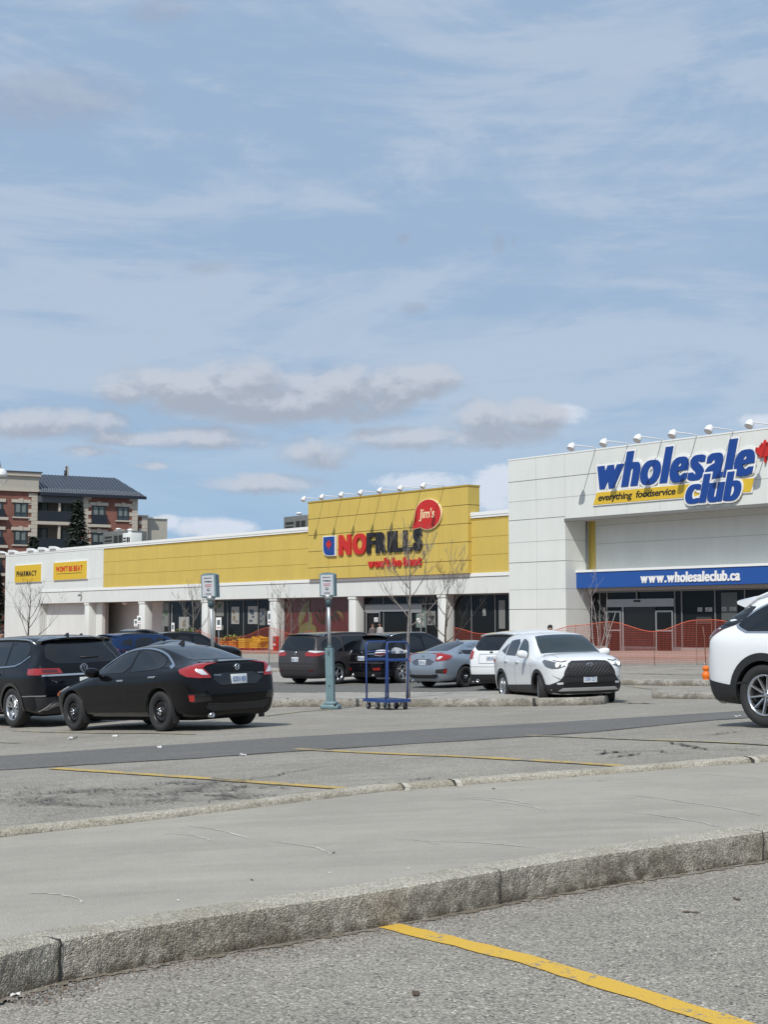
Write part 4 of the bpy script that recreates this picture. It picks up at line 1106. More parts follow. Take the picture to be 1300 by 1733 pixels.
    c.mirrors(1.78, .985, .86, pm if trim is not None else BLK)
    c.wheels(style, rimm=rimm or STW)
    c.plate(plate, 0, .795 if not dark_plate else .795, True)
    M = c.badge_at(0, .985); b = MB()
    tube2(b, chaikin([(-.050, .042, 0), (.050, .042, 0), (.038, -.042, 0), (-.038, -.042, 0)], 2) and [(x, z) for x, z, _ in chaikin([(-.052, .044, 0), (.052, .044, 0), (.040, -.044, 0), (-.040, -.044, 0)], 2)], .006, CHR, M)
    for sg in (1, -1): b.tube([M @ Vector((sg * .032, -.006, .036)), M @ Vector((sg * .024, -.008, 0)), M @ Vector((sg * .022, -.006, -.036))], .009, CHR, 6)
    b.tube([M @ Vector((-.024, -.008, .0)), M @ Vector((.024, -.008, .0))], .009, CHR, 6)
    b.build('badge', c.root)
    if fine:
        M = c.badge_at(.40, .87); b = MB(); put_text(b, 'CIVIC', -.075, .075, -.014, .014, -.004, .004, CHR, .02, M=M); b.build('name_badge', c.root)
        M = c.badge_at(-.46, .875); b = MB(); put_text(b, 'TOURING', -.06, .06, -.010, .010, -.004, .004, CHR, .02, M=M); b.build('name_badge', c.root)
        # shark fin aerial and door mirrors
    b = MB(); hh, n = c.cast(Vector((c.xc - 3.02, 0, 3)), Vector((0, 0, -1)))
    b.prism([(-.09, 0), (.09, -.0), (-.055, .075), (-.085, .075)], -.018, .018, BLG if pm is PB else pm, Matrix.Translation((hh.x, 0, hh.z - .01))); b.build('aerial', c.root)
    c.exhaust([.52], .245, .04); c.under()
    if style == 'steel':
        for t in (c.wf, c.wr):
            for sg in (1, -1):
                b = MB(); b.bbox(c.xc - t - .40, c.xc - t - .385, sg * .86 - .09, sg * .86 + .03, .13, .38, BLK, .005); b.build('mud_flap', c.root)
    return c

def toyota_badge(c, y, z, s=1.0, rear=True):
    M = c.badge_at(y, z, rear); b = MB()
    tube2(b, [(x, z_) for x, z_ in ring_pts(.068 * s, 24, 1, .68)], .0055 * s, CHR, M)
    tube2(b, [(x, z_) for x, z_ in ring_pts(.024 * s, 18, 1, 1.7)], .005 * s, CHR, M, -.008)
    tube2(b, [(x, z_ + .018 * s) for x, z_ in ring_pts(.046 * s, 18, 1, .46)], .005 * s, CHR, M, -.008)
    b.build('badge', c.root)
def oval_badge(c, y, z, a, b_, m, rear=True, letter=None):
    M = c.badge_at(y, z, rear); b = MB(); n = 24
    pts = [(a * math.cos(2 * math.pi * k / n), b_ * math.sin(2 * math.pi * k / n)) for k in range(n)]
    b.prism(pts, -.008, .01, m, M); tube2(b, pts, .004, CHR, M, -.008)
    if letter == 'L': b.tube([M @ Vector((-.012, -.01, b_ * .7)), M @ Vector((-.03, -.01, -b_ * .5)), M @ Vector((.035, -.01, -b_ * .5))], .007, CHR, 6)
    b.build('badge', c.root)
def rear_wiper(c, y, z, w=.32, t=.02):
    hh, n = c.cast(Vector((c.xc - c.L - 1, y, z)), Vector((1, 0, 0))); h2, n2 = c.cast(Vector((c.xc - c.L - 1, y - w, z + t)), Vector((1, 0, 0)))
    b = MB(); b.tube([hh + Vector((-.025, 0, 0)), h2 + Vector((-.022, 0, 0))], [.016, .010], BLK, 6); b.build('wiper', c.root)

# ---- black saloon, front left of centre
car = saloon('parked_car', 'black four-door saloon with black steel wheels, parked on the open lane left of centre', PB, plate='BZKH 850')
car.place(270, 1237, 24.0, R(132.5), car.wr, 1)
# ---- silver saloon
car = saloon('parked_car', 'silver-blue four-door saloon parked right of the bare tree trunk, between black and white cars', PSI, plate='CFTR 412', lvl=3, fine=False)
car.place(790, 1163, 45.3, R(42), car.wr, -1)
# ---- dark slate saloon behind the black one
car = saloon('parked_car', 'dark slate saloon half hidden behind the black saloon, facing right', PDB, style='five', rimm=ALU, plate='', lvl=2, fine=False)
car.place(384, 1120, 54, R(40), car.wf, -1)

# ---- large black three-row SUV at the left edge
def big_suv(label, pm, lvl=3, fine=True, name='parked_car'):
    st = suv_st(5.04, .99, 1.76, .98, 1.12, 1.28, 2.15, 4.60, 4.96, 1.17, 1.06, 1.10, .70)
    c = Car(name, label, pm, 5.04, .995, 1.74, .98, 3.96, .376, st, lvl, .245, .24, .06, zmid=.66, tail=.045, nose=.07)
    gl = GLS
    c.side('side_window', smooth_open([(1.55, 1.13), (2.05, 1.50), (2.35, 1.60), (2.58, 1.61), (2.60, 1.14)], 1), gl, off=.006)
    c.side('side_window', [(2.68, 1.14), (2.68, 1.61), (3.58, 1.61), (3.62, 1.16)], gl, off=.006, smooth=0)
    c.side('quarter_window', smooth_open([(3.70, 1.16), (3.68, 1.60), (4.30, 1.57), (4.44, 1.36), (4.15, 1.20)], 1), gl, off=.006)
    c.ribbon('window_trim', smooth_open([(1.5, 1.115), (2.6, 1.12), (3.7, 1.14), (4.16, 1.17), (4.48, 1.34)], 1), .024, CHR, off=.012)
    c.rear('rear_window', smooth_open([(-.74, 1.19), (-.66, 1.57), (-.3, 1.60), (.3, 1.60), (.66, 1.57), (.74, 1.19), (0, 1.17)], 1), gl, off=.008)
    c.spoiler(4.36, 4.74, .68, BLG)
    for sg in (1, -1):
        c.patch('taillight', [(4.66, 1.0, 1.10), (4.86, .93, 1.11), (4.98, .50, 1.10), (5.0, .44, 1.01), (4.97, .80, 1.0), (4.90, .90, .985), (4.66, 1.0, .99)], (.75, -.65, 0), RED if sg > 0 else RED, off=.012, side=sg, thick=.03, grid=.05)
        o = [x for x in kids(c.root) if x.name.startswith('taillight')][-1]
        c.patch('lamp_inset', [(4.92, .84, 1.085), (4.98, .56, 1.08), (4.99, .54, 1.03), (4.94, .82, 1.03)], (.75, -.65, 0), DRED, off=.016, side=sg, parent=o)
        c.patch('headlight', [(.10, .55, .98), (.3, .85, 1.0), (.5, .93, 1.0), (.5, .95, .90), (.2, .82, .86), (.08, .55, .88)], (-.7, -.7, 0), LENS, off=.012, side=sg)
    c.ribbon('chrome_strip', [(-.86, .975), (-.4, .975), (.4, .975), (.86, .975)], .035, CHR, view='rear', off=.022)
    c.ribbon('chrome_strip', [(-.90, .60), (-.4, .605), (.4, .605), (.90, .60)], .018, CHR, view='rear', off=.018)
    c.ribbon('chrome_strip', [(4.42, .59), (4.75, .60), (4.95, .60)], .018, CHR, off=.012)
    c.rear('bumper_lower', [(-.93, .58), (.93, .58), (.88, .26), (-.88, .26)], BLK, off=.008)
    for sg in (1, -1):
        o = c.rear('exhaust_trim', [(sg * .38, .55), (sg * .62, .53), (sg * .82, .34), (sg * .76, .33), (sg * .58, .40), (sg * .38, .40)], GUN, off=.022)
        c.ribbon('exhaust_trim', [(sg * .38, .56), (sg * .60, .545), (sg * .86, .32)], .018, CHR, view='rear', off=.03)
        c.ribbon('exhaust_trim', [(sg * .38, .47), (sg * .60, .46), (sg * .70, .40)], .014, CHR, view='rear', off=.03)
    c.arch_trim(BLG, .05); c.side('sill_trim', [(1.45, .30), (3.45, .30), (3.45, .46), (1.45, .46)], BLK, off=.01)
    c.front('grille', [(-.6, 1.0), (.6, 1.0), (.5, .7), (-.5, .7)], BLG, off=.01)
    if fine:
        panel_gaps(c, [[(1.42, 1.06), (1.38, .5)], [(2.64, 1.12), (2.64, .45)], [(3.66, 1.12), (3.62, .85), (3.42, .5)]]); c.handles([(2.45, .98), (3.42, 1.0)], pm)
        M = c.badge_at(0, 1.09); b = MB(); tube2(b, ring_pts(.075, 28), .007, CHR, M)
        for p_ in ([(-.03, .062), (0, .005), (.03, .062)], [(-.062, .035), (-.03, -.058), (0, .0), (.03, -.058), (.062, .035)]): b.tube([M @ Vector((x, -.008, z)) for x, z in p_], .007, CHR, 6)
        b.build('badge', c.root); rear_wiper(c, .02, 1.29, .40, .0)
    c.plate('', -.05, .84)
    c.top('windshield', [(1.36, .80), (2.14, .64), (2.14, -.64), (1.36, -.80)], gl, off=.006)
    c.mirrors(1.78, 1.17, .95, pm); c.wheels('twin', spokes=5, rimm=ALU); c.rails(2.2, 4.45, .70, 1.7, ALU, .05, .018); c.under(.2)
    b = MB(); hh, n = c.cast(Vector((c.xc - 4.35, 0, 3)), Vector((0, 0, -1))); b.prism([(-.09, 0), (.09, 0), (-.05, .075), (-.08, .075)], -.018, .018, BLG, Matrix.Translation((hh.x, 0, hh.z - .01))); b.build('aerial', c.root)
    return c
car = big_suv('large black three-row SUV with silver wheels, cut by the left edge of the view', PDK)
car.place(19, 1232, 28.4, R(131), car.wr, 1)

# ---- charcoal minivan
def minivan(label, pm):
    st = suv_st(5.09, .985, 1.74, .90, 1.10, 1.02, 2.0, 4.72, 4.98, 1.13, 1.02, 1.07, .76, roof_drop=.05)
    c = Car('parked_car', label, pm, 5.09, .99, 1.735, .98, 4.01, .355, st, 3, .235, .20, .05, zmid=.62, tail=.05)
    c.side('side_window', smooth_open([(1.45, 1.08), (1.95, 1.45), (2.25, 1.56), (2.55, 1.58), (2.58, 1.08)], 1), GLS, off=.006)
    c.side('side_window', [(2.66, 1.08), (2.66, 1.58), (3.66, 1.58), (3.68, 1.08)], GLS, off=.006)
    c.side('quarter_window', smooth_open([(3.76, 1.09), (3.76, 1.57), (4.45, 1.53), (4.72, 1.33), (4.62, 1.12), (4.4, 1.09)], 1), GLS, off=.006)
    c.rear('rear_window', smooth_open([(-.76, 1.17), (-.70, 1.54), (-.3, 1.59), (.3, 1.59), (.70, 1.54), (.76, 1.17), (.4, 1.13), (-.4, 1.13)], 1), GLS, off=.008)
    c.spoiler(4.45, 4.82, .72, pm)
    for sg in (1, -1):
        o = c.patch('taillight', [(4.62, 1.0, 1.075), (4.86, .93, 1.10), (5.0, .62, 1.09), (5.05, .48, 1.06), (5.05, .46, .955), (4.98, .74, .94), (4.86, .92, .955), (4.64, 1.0, 1.03)], (.75, -.65, 0), RED, off=.014, side=sg, thick=.03, grid=.05)[0]
        c.patch('reverse_lens', [(4.66, 1.0, 1.085), (4.86, .93, 1.12), (5.0, .62, 1.13), (5.02, .56, 1.09), (4.9, .80, 1.055)], (.75, -.65, 0), LENS, off=.017, side=sg, parent=o)
        c.patch('headlight', [(.10, .55, .88), (.3, .82, .92), (.6, .95, .95), (.4, .92, .80), (.1, .6, .78)], (-.7, -.7, 0), LENS, off=.012, side=sg)
        c.rear('reflector', [(sg * .62, .50), (sg * .80, .52), (sg * .80, .47), (sg * .62, .46)], DRED, off=.012)
    c.ribbon('bumper_crease', [(-.92, .70), (0, .695), (.92, .70)], .012, WELL, view='rear', off=.003)
    c.ribbon('bumper_crease', [(-.88, .50), (0, .485), (.88, .50)], .012, GUN, view='rear', off=.01)
    c.rear('bumper_lower', [(-.8, .30), (.8, .30), (.74, .22), (-.74, .22)], BLK, off=.006)
    panel_gaps(c, [[(1.30, 1.0), (1.38, .4)], [(2.62, 1.07), (2.62, .34)], [(3.72, 1.07), (3.66, .8), (3.50, .4)], [(3.72, 1.03), (4.6, 1.03)]]); c.handles([(2.45, .93), (2.85, .93)], pm)
    c.ribbon('body_strip', [(1.4, .42), (3.5, .42)], .03, GUN, off=.008)
    c.plate('BSKX 731', 0, .84); toyota_badge(c, 0, 1.05, 1.1); c.top('windshield', [(1.10, .80), (2.0, .66), (2.0, -.66), (1.10, -.80)], GLS, off=.006)
    c.mirrors(1.62, 1.12, .94, pm); c.wheels('five', rimm=ALU, spokes=5); c.rails(2.3, 4.5, .72, 1.7, GUN, .045, .018); c.under(.2)
    return c
car = minivan('charcoal minivan with a roof rail, seen from behind past the teal post', PCH)
car.place(573, 1157, 49.5, R(48), car.wr, -1)

# ---- black crossover behind the trolley
def crossover(label, pm):
    st = suv_st(4.77, .94, 1.68, .92, 1.06, 1.20, 2.05, 4.10, 4.66, 1.10, 1.02, 1.08, .64, roof_drop=.07, rearw=.86)
    c = Car('parked_car', label, pm, 4.77, .942, 1.69, .95, 3.69, .37, st, 3, .235, .22, .05, zmid=.62, tail=.09)
    c.side('side_window', smooth_open([(1.62, 1.09), (2.1, 1.44), (2.4, 1.53), (2.60, 1.54), (2.62, 1.09)], 1), GLS, off=.006)
    c.side('side_window', smooth_open([(2.70, 1.09), (2.70, 1.54), (3.4, 1.51), (3.58, 1.46), (3.56, 1.11)], 1), GLS, off=.006)
    c.side('quarter_window', [(3.64, 1.12), (3.66, 1.43), (4.02, 1.24)], GLS, off=.006)
    c.rear('rear_window', smooth_open([(-.70, 1.16), (-.62, 1.48), (-.3, 1.53), (.3, 1.53), (.62, 1.48), (.70, 1.16), (0, 1.12)], 1), GLS, off=.008)
    c.spoiler(3.88, 4.26, .60, pm)
    for sg in (1, -1):
        o = c.patch('taillight', [(4.36, .93, 1.10), (4.56, .84, 1.13), (4.68, .66, 1.11), (4.72, .62, .96), (4.62, .80, .93), (4.42, .92, .98)], (.75, -.65, 0), LENS, off=.014, side=sg, thick=.03)[0]
        c.patch('red_lens', [(4.38, .93, 1.03), (4.60, .80, 1.03), (4.71, .64, 1.02), (4.72, .62, .97), (4.62, .80, .94), (4.42, .92, .98)], (.75, -.65, 0), DRED, off=.018, side=sg, parent=o)
        c.rear('reflector', [(sg * .52, .54), (sg * .80, .55), (sg * .80, .47), (sg * .54, .46)], RED, off=.012)
    c.ribbon('chrome_strip', [(-.62, 1.0), (0, .99), (.62, 1.0)], .024, CHR, view='rear', off=.02)
    c.rear('bumper_top', [(-.88, .72), (0, .735), (.88, .72), (.86, .68), (0, .70), (-.86, .68)], PCH, off=.03, thick=.04)
    c.rear('bumper_lower', [(-.82, .40), (.82, .40), (.74, .24), (-.74, .24)], BLK, off=.008)
    c.rear('number_recess', [(-.30, .94), (.30, .94), (.26, .76), (-.26, .76)], WELL, off=.003)
    c.plate('BPRH 206', 0, .855); oval_badge(c, 0, 1.06, .05, .036, BLK, letter='L')
    panel_gaps(c, [[(1.35, 1.0), (1.40, .4)], [(2.66, 1.08), (2.66, .36)], [(3.60, 1.1), (3.55, .9), (3.28, .5)]]); c.handles([(2.5, .95), (3.4, .98)], CHR)
    c.top('windshield', [(1.28, .74), (2.05, .58), (2.05, -.58), (1.28, -.74)], GLS, off=.006)
    c.mirrors(1.75, 1.12, .90, pm); c.wheels('twin', rimm=ALU, spokes=5); c.rails(2.2, 3.95, .60, 1.65, ALU, .045, .016); c.under(.2); c.exhaust([.5, -.5], .30)
    return c
car = crossover('black crossover parked behind the tall blue trolley', PDK)
car.place(684, 1159, 49.5, R(43), car.wr, -1)

# ---- white estate car behind the white crossover
def white_rear(label):
    pm = PWH; st = suv_st(4.72, .96, 1.68, .95, 1.10, 1.15, 2.1, 4.26, 4.58, 1.12, 1.04, 1.10, .68, roof_drop=.05, rearw=.90)
    c = Car('parked_car', label, pm, 4.72, .963, 1.695, .92, 3.74, .37, st, 3, .235, .22, .05, zmid=.62, tail=.06)
    c.side('side_window', smooth_open([(1.6, 1.12), (2.1, 1.46), (2.4, 1.54), (2.62, 1.55), (2.64, 1.12)], 1), GLS, off=.006)
    c.side('side_window', smooth_open([(2.72, 1.12), (2.72, 1.55), (3.45, 1.53), (3.62, 1.15)], 1), GLS, off=.006)
    c.side('quarter_window', smooth_open([(3.70, 1.16), (3.60, 1.51), (3.96, 1.47), (4.16, 1.28)], 1), GLS, off=.006)
    c.rear('rear_window', smooth_open([(-.74, 1.16), (-.66, 1.53), (-.3, 1.57), (.3, 1.57), (.66, 1.53), (.74, 1.16), (0, 1.14)], 1), GLS, off=.008)
    c.spoiler(4.02, 4.38, .64, pm)
    for sg in (1, -1):
        c.patch('taillight', [(4.36, .95, 1.18), (4.50, .86, 1.20), (4.60, .70, 1.12), (4.62, .68, .93), (4.56, .84, .90), (4.40, .95, .96)], (.7, -.7, 0), RED, off=.014, side=sg, thick=.03)
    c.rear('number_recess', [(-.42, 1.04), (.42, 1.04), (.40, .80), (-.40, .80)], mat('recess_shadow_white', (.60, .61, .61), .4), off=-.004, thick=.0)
    for (a0, b0, a1, b1) in ((-.44, 1.05, .44, 1.05), (-.44, .79, .44, .79), (-.44, 1.05, -.44, .79), (.44, 1.05, .44, .79)): c.ribbon('recess_rim', [(a0, b0), (a1, b1)], .014, PSI, view='rear', off=.006)
    c.rear('bumper_lower', [(-.93, .48), (.93, .48), (.85, .24), (-.85, .24)], BLK, off=.01)
    c.ribbon('bumper_crease', [(-.90, .70), (0, .69), (.90, .70)], .012, mat('seam_grey', (.16, .16, .16), .7), view='rear', off=.003)
    c.plate('AXPL 624', 0, .93); oval_badge(c, 0, 1.10, .06, .026, BLK)
    c.top('windshield', [(1.22, .74), (2.05, .60), (2.05, -.60), (1.22, -.74)], GLS, off=.006)
    M = c.badge_at(-.05, .755); 
    c.mirrors(1.75, 1.14, .92, pm); c.wheels('five', rimm=GUN, spokes=6); c.under(.2); c.exhaust([.55, -.55], .30, .045)
    return c
car = white_rear('white family SUV seen from behind, mostly hidden by the white crossover facing the camera')
car.place(826, 1168, 43.5, R(46), car.wr, 1)

# ---- white crossover facing the camera
def white_front(label):
    pm = PWH; st = suv_st(4.46, .91, 1.61, .95, 1.06, 1.12, 1.95, 3.95, 4.34, 1.08, 1.02, 1.08, .65, roof_drop=.05)
    c = Car('parked_car', label, pm, 4.46, .912, 1.62, .93, 3.57, .34, st, 3, .225, .22, .05, zmid=.64, tail=.05, nose=.05)
    c.side('side_window', smooth_open([(1.62, 1.08), (1.98, 1.38), (2.25, 1.46), (2.44, 1.47), (2.46, 1.08)], 1), GLS2, off=.006)
    c.side('side_window', smooth_open([(2.54, 1.08), (2.54, 1.47), (3.15, 1.45), (3.32, 1.40), (3.28, 1.10)], 1), GLS, off=.006)
    c.side('quarter_window', [(3.36, 1.12), (3.38, 1.38), (3.72, 1.20)], GLS, off=.006)
    ws = c.patch('windshield', [(1.22, .70, 1.07), (1.16, .30, 1.05), (1.15, 0, 1.05), (1.16, -.30, 1.05), (1.22, -.70, 1.07), (1.58, -.655, 1.28), (1.95, -.575, 1.505), (1.93, 0, 1.535), (1.95, .575, 1.505), (1.58, .655, 1.28)], (-.5, 0, -.85), GLS2, off=.006)[0]
    for sg in (1, -1):
        o = c.patch('headlight', [(.10, .50, .845), (.20, .62, .905), (.32, .80, .955), (.50, .90, .985), (.56, .92, .95), (.40, .88, .85), (.24, .80, .80), (.14, .66, .80)], (-.75, -.65, 0), LAMPD, off=.014, side=sg, thick=.03, grid=.04)[0]
        hh, n = c.cast(Vector((c.xc + 1, sg * .70, .868)), Vector((-1, -.0 * sg, 0))); b = MB()
        bm = bmesh.new(); bmesh.ops.create_uvsphere(bm, u_segments=16, v_segments=10, radius=.048); b.bm(bm, GLOW, Matrix.Translation(hh + n * .006 + Vector((.01, 0, 0))) @ Matrix.Scale(.5, 4, (1, 0, 0)), True); bm.free(); b.build('lamp_bulb', o)
        c.patch('lamp_bar', [(.13, .50, .855), (.22, .60, .885), (.22, .60, .875), (.13, .50, .845)], (-.75, -.65, 0), LENS, off=.020, side=sg, parent=o)
        c.front('fog_recess', [(sg * .60, .56), (sg * .74, .62), (sg * .80, .66), (sg * .78, .63), (sg * .66, .54)], mat('crease_grey', (.35, .36, .36), .5), off=.004)
    c.front('grille', smooth_open([(-.38, .945), (.38, .945), (.48, .89), (.60, .69), (.56, .61), (-.56, .61), (-.60, .69), (-.48, .89)], 1), BLK, off=.020, thick=.04)
    g = [x for x in kids(c.root) if x.name.startswith('grille')][-1]
    # honeycomb bars
    b = MB()
    for k in range(-7, 8):
        for dr in (1, -1):
            y0 = k * .085; P_ = []
            for i in range(7):
                z = .62 + .32 * i / 6; y = y0 + dr * (z - .78) * .9
                if abs(y) < .58 - max(0, (z - .68)) * .55:
                    hh, n = c.cast(Vector((c.xc + 1, y, z)), Vector((-1, 0, 0))); P_.append(hh + Vector((.024, 0, 0)))
            if len(P_) > 1: b.tube(P_, .007, mat('grille_bar', (.05, .05, .055), .35), 4)
    b.build('grille_bars', g)
    c.front('bumper_lower', [(-.58, .66), (.58, .66), (.66, .54), (.86, .43), (.88, .30), (.60, .245), (-.60, .245), (-.88, .30), (-.86, .43), (-.66, .54)], BLK, off=.012, thick=.03)
    c.front('air_intake', [(-.55, .50), (.55, .50), (.60, .40), (-.60, .40)], WELL, off=.018)
    c.front('skid_plate', [(-.60, .375), (.60, .375), (.68, .315), (-.68, .315)], SKID, off=.034, thick=.04)
    c.arch_trim(BLK, .065, off=.014); c.side('sill_trim', [(1.30, .24), (3.20, .24), (3.20, .40), (1.30, .44)], BLK, off=.012)
    c.patch('corner_cladding', [(.30, .90, .44), (.52, .92, .46), (.50, .92, .26), (.30, .88, .26)], (-.4, -.9, 0), BLK, off=.010, both=True)
    panel_gaps(c, [[(1.34, 1.0), (1.36, .46)], [(2.50, 1.06), (2.50, .42)], [(3.32, 1.08), (3.28, .9), (3.10, .5)]]); c.handles([(2.32, .94), (3.16, .96)], pm)
    for sg in (1, -1):
        c.front('fog_lamp', [(sg * .60, .50), (sg * .72, .49), (sg * .70, .45), (sg * .60, .455)], LENS, off=.022)
        c.ribbon('bonnet_line', [(sg * .48, .955), (sg * .60, .93), (sg * .74, .965)], .008, WELL, view='front', off=.016)
    bl = MB()
    for y0, y1 in ((.60, .66), (-.60, -.66)):
        for k in range(8):
            t0, t1 = .35 + k * .10, .45 + k * .10; a0, a1 = y0 + (y1 - y0) * k / 8, y0 + (y1 - y0) * (k + 1) / 8
            c.patch('x', [(t0, a0 - .005, 2), (t1, a1 - .005, 2), (t1, a1 + .005, 2), (t0, a0 + .005, 2)], (0, 0, -1), mat('seam_grey', (.16, .16, .16), .7), off=.002, thick=.003, mb=bl, grid=1)
    bl.build('bonnet_gap', c.root)
    c.plate('DBIN 257', -.0, .555, False); toyota_badge(c, 0, .845, 1.25, False)
    M = None
    c.mirrors(1.66, 1.12, .86, pm, 1.08); c.wheels('twin', steer=R(-16), rimm=ALU, spokes=5); c.under(.2)
    c.rear('rear_window', [(-.66, 1.13), (-.60, 1.45), (.60, 1.45), (.66, 1.13)], GLS, off=.006)
    for sg in (1, -1): c.patch('taillight', [(4.1, .9, 1.0), (4.34, .7, 1.02), (4.38, .5, .98), (4.36, .7, .92), (4.1, .9, .92)], (.7, -.7, 0), RED, off=.012, side=sg)
    # interior seen through the glass: sun-lit header strip and wheel
    return c
car = white_front('white crossover with black grille and lit headlamps, nose towards the camera')
car.place(1040, 1187, 33.5, R(283), car.wf, 1)

# ---- large white SUV at the right edge
def white_big(label):
    pm = PWH; st = suv_st(5.07, .98, 1.72, .95, 1.10, 1.30, 2.25, 4.42, 4.93, 1.16, 1.03, 1.12, .68, roof_drop=.13, rearw=.92)
    c = Car('parked_car', label, pm, 4.91, .985, 1.72, .98, 3.91, .382, st, 3, .255, .25, .055, zmid=.66, tail=.05)
    c.side('side_window', smooth_open([(1.70, 1.11), (2.2, 1.44), (2.5, 1.53), (2.70, 1.54), (2.72, 1.12)], 1), GLS, off=.006)
    c.side('side_window', smooth_open([(2.80, 1.12), (2.80, 1.54), (3.55, 1.53), (3.62, 1.14)], 1), GLS, off=.006)
    c.side('window_surround', smooth_open([(3.66, 1.125), (3.62, 1.56), (4.02, 1.50), (4.37, 1.27), (4.35, 1.20), (4.18, 1.135)], 2), ALU, off=.006)
    c.side('quarter_window', smooth_open([(3.69, 1.15), (3.66, 1.53), (4.00, 1.475), (4.33, 1.26), (4.31, 1.215), (4.15, 1.155)], 2), GLS, off=.010)
    c.rear('rear_window', smooth_open([(-.89, 1.18), (-.80, 1.34), (-.70, 1.50), (0, 1.53), (.70, 1.50), (.80, 1.34), (.89, 1.18)], 1), GLS, off=.008)
    c.spoiler(4.10, 4.62, .66, pm, .03, .055)
    for sg in (1, -1):
        c.patch('taillight', [(4.62, 1.0, 1.185), (4.90, .95, 1.175), (5.0, .80, 1.15), (5.06, .52, 1.09), (5.06, .50, 1.05), (5.02, .78, 1.0), (4.92, .93, 1.02), (4.80, .97, 1.06)], (.55, -.83, 0), DRED, off=.016, side=sg, thick=.04, grid=.04)
        c.patch('headlight', [(.10, .50, .92), (.3, .82, .96), (.6, .95, .98), (.4, .92, .88), (.1, .55, .86)], (-.7, -.7, 0), LENS, off=.012, side=sg)
    c.arch_trim(BLK, .085, off=.012); c.side('sill_trim', [(1.46, .30), (3.42, .30), (3.42, .43), (1.46, .43)], BLK, off=.014)
    c.rear('bumper_lower', [(-.97, .54), (.97, .54), (.90, .27), (-.90, .27)], BLK, off=.008)
    c.patch('corner_cladding', [(4.42, 1.0, .50), (4.70, .98, .54), (5.04, .80, .60), (4.98, .80, .40), (4.80, .88, .32), (4.42, .98, .27)], (.35, -.94, 0), BLK, off=.012, both=True, thick=.03)
    panel_gaps(c, [[(1.50, 1.06), (1.45, .46)], [(2.76, 1.10), (2.76, .44)], [(3.66, 1.12), (3.62, .9), (3.40, .5)]]); c.handles([(2.55, .97), (3.45, 1.0)], pm)
    c.plate('CKJM 518', 0, .84); c.top('windshield', [(1.38, .78), (2.2, .62), (2.2, -.62), (1.38, -.78)], GLS, off=.006)
    c.mirrors(1.85, 1.15, .94, pm); c.wheels('slim', rimm=ALU, spokes=10); c.rails(2.3, 4.35, .66, 1.7, PWH, .055, .02); c.under(.22); c.exhaust([.6, -.6], .33)
    return c
car = white_big('large white SUV with machined ten-spoke wheels, cut by the right edge of the view')
car.place(1294.5, 1229, 17.95, R(308), car.wr, -1)

# ---- SUV whose roof shows over the big black one, and the blue hatch SUV
car = big_suv('grey SUV of which only the railed roof shows above the large black SUV', PDB, 2, False)
car.place(60, 1180, 35.5, R(131), car.wr, 1)
def blue_suv(label, pm):
    st = suv_st(4.60, .91, 1.66, .93, 1.06, 1.15, 2.0, 4.1, 4.48, 1.12, 1.03, 1.10, .66)
    c = Car('parked_car', label, pm, 4.60, .915, 1.66, .93, 3.6, .35, st, 2, .225, .22, .05, zmid=.62)
    c.side('side_window', smooth_open([(1.62, 1.09), (2.0, 1.40), (2.3, 1.49), (2.5, 1.5), (2.52, 1.10)], 1), GLS, off=.006)
    c.side('side_window', smooth_open([(2.6, 1.1), (2.6, 1.5), (3.3, 1.49), (3.45, 1.14)], 1), GLS, off=.006)
    c.side('quarter_window', smooth_open([(3.52, 1.16), (3.46, 1.47), (3.80, 1.40), (3.98, 1.26)], 1), GLS, off=.006)
    c.rear('rear_window', smooth_open([(-.70, 1.15), (-.62, 1.50), (.62, 1.50), (.70, 1.15)], 1), GLS, off=.008)
    c.spoiler(3.9, 4.22, .62, pm)
    for sg in (1, -1): c.patch('taillight', [(4.16, .92, 1.08), (4.40, .86, 1.09), (4.52, .55, 1.06), (4.53, .52, .98), (4.45, .80, .96), (4.2, .92, .99)], (.7, -.7, 0), RED, off=.014, side=sg, thick=.03)
    c.rear('bumper_lower', [(-.86, .5), (.86, .5), (.8, .24), (-.8, .24)], BLK, off=.008); c.arch_trim(BLK, .06)
    c.plate('', 0, .82); c.mirrors(1.7, 1.12, .88, pm); c.wheels('five', rimm=ALU); c.rails(2.0, 3.95, .62, 1.6, BLK, .05, .016); c.under(.2)
    c.top('windshield', [(1.22, .72), (2.0, .58), (2.0, -.58), (1.22, -.72)], GLS, off=.006)
    return c
car = blue_suv('navy blue SUV with a roof rail, parked behind the two black cars at the left', PNV)
car.place(222, 1120, 53, R(40), car.wr, -1)
car = blue_suv('black hatchback with its tailgate raised, between the navy SUV and the slate saloon', PDK)
car.place(290, 1115, 60, R(38), car.wr, -1)
# raised tailgate: a curved slab hinged at the rear roof edge
b = MB(); vs = []; n = 8
X0 = car.xc - 4.02
for i in range(n + 1):
    a = i / n; x = X0 - a * 1.12; z = 1.60 + .22 * math.sin(a * 1.9) - .12 * a * a
    wv_ = .62 + .10 * a
    vs += [(x, -wv_, z - .05), (x, -wv_ * .9, z + .02), (x, wv_ * .9, z + .02), (x, wv_, z - .05), (x, wv_ * .9, z - .13), (x, -wv_ * .9, z - .13)]
fs = [(i * 6 + k, i * 6 + (k + 1) % 6, i * 6 + 6 + (k + 1) % 6, i * 6 + 6 + k) for i in range(n) for k in range(6)] + [tuple(range(6))[::-1], tuple(range(n * 6, n * 6 + 6))]
b.add(vs, fs, BLG, False)
for sg in (1, -1): b.tube([(X0 - .10, sg * .60, 1.38), (X0 - .45, sg * .64, 1.66)], .014, BLK, 6)
b.build('tailgate', car.root)
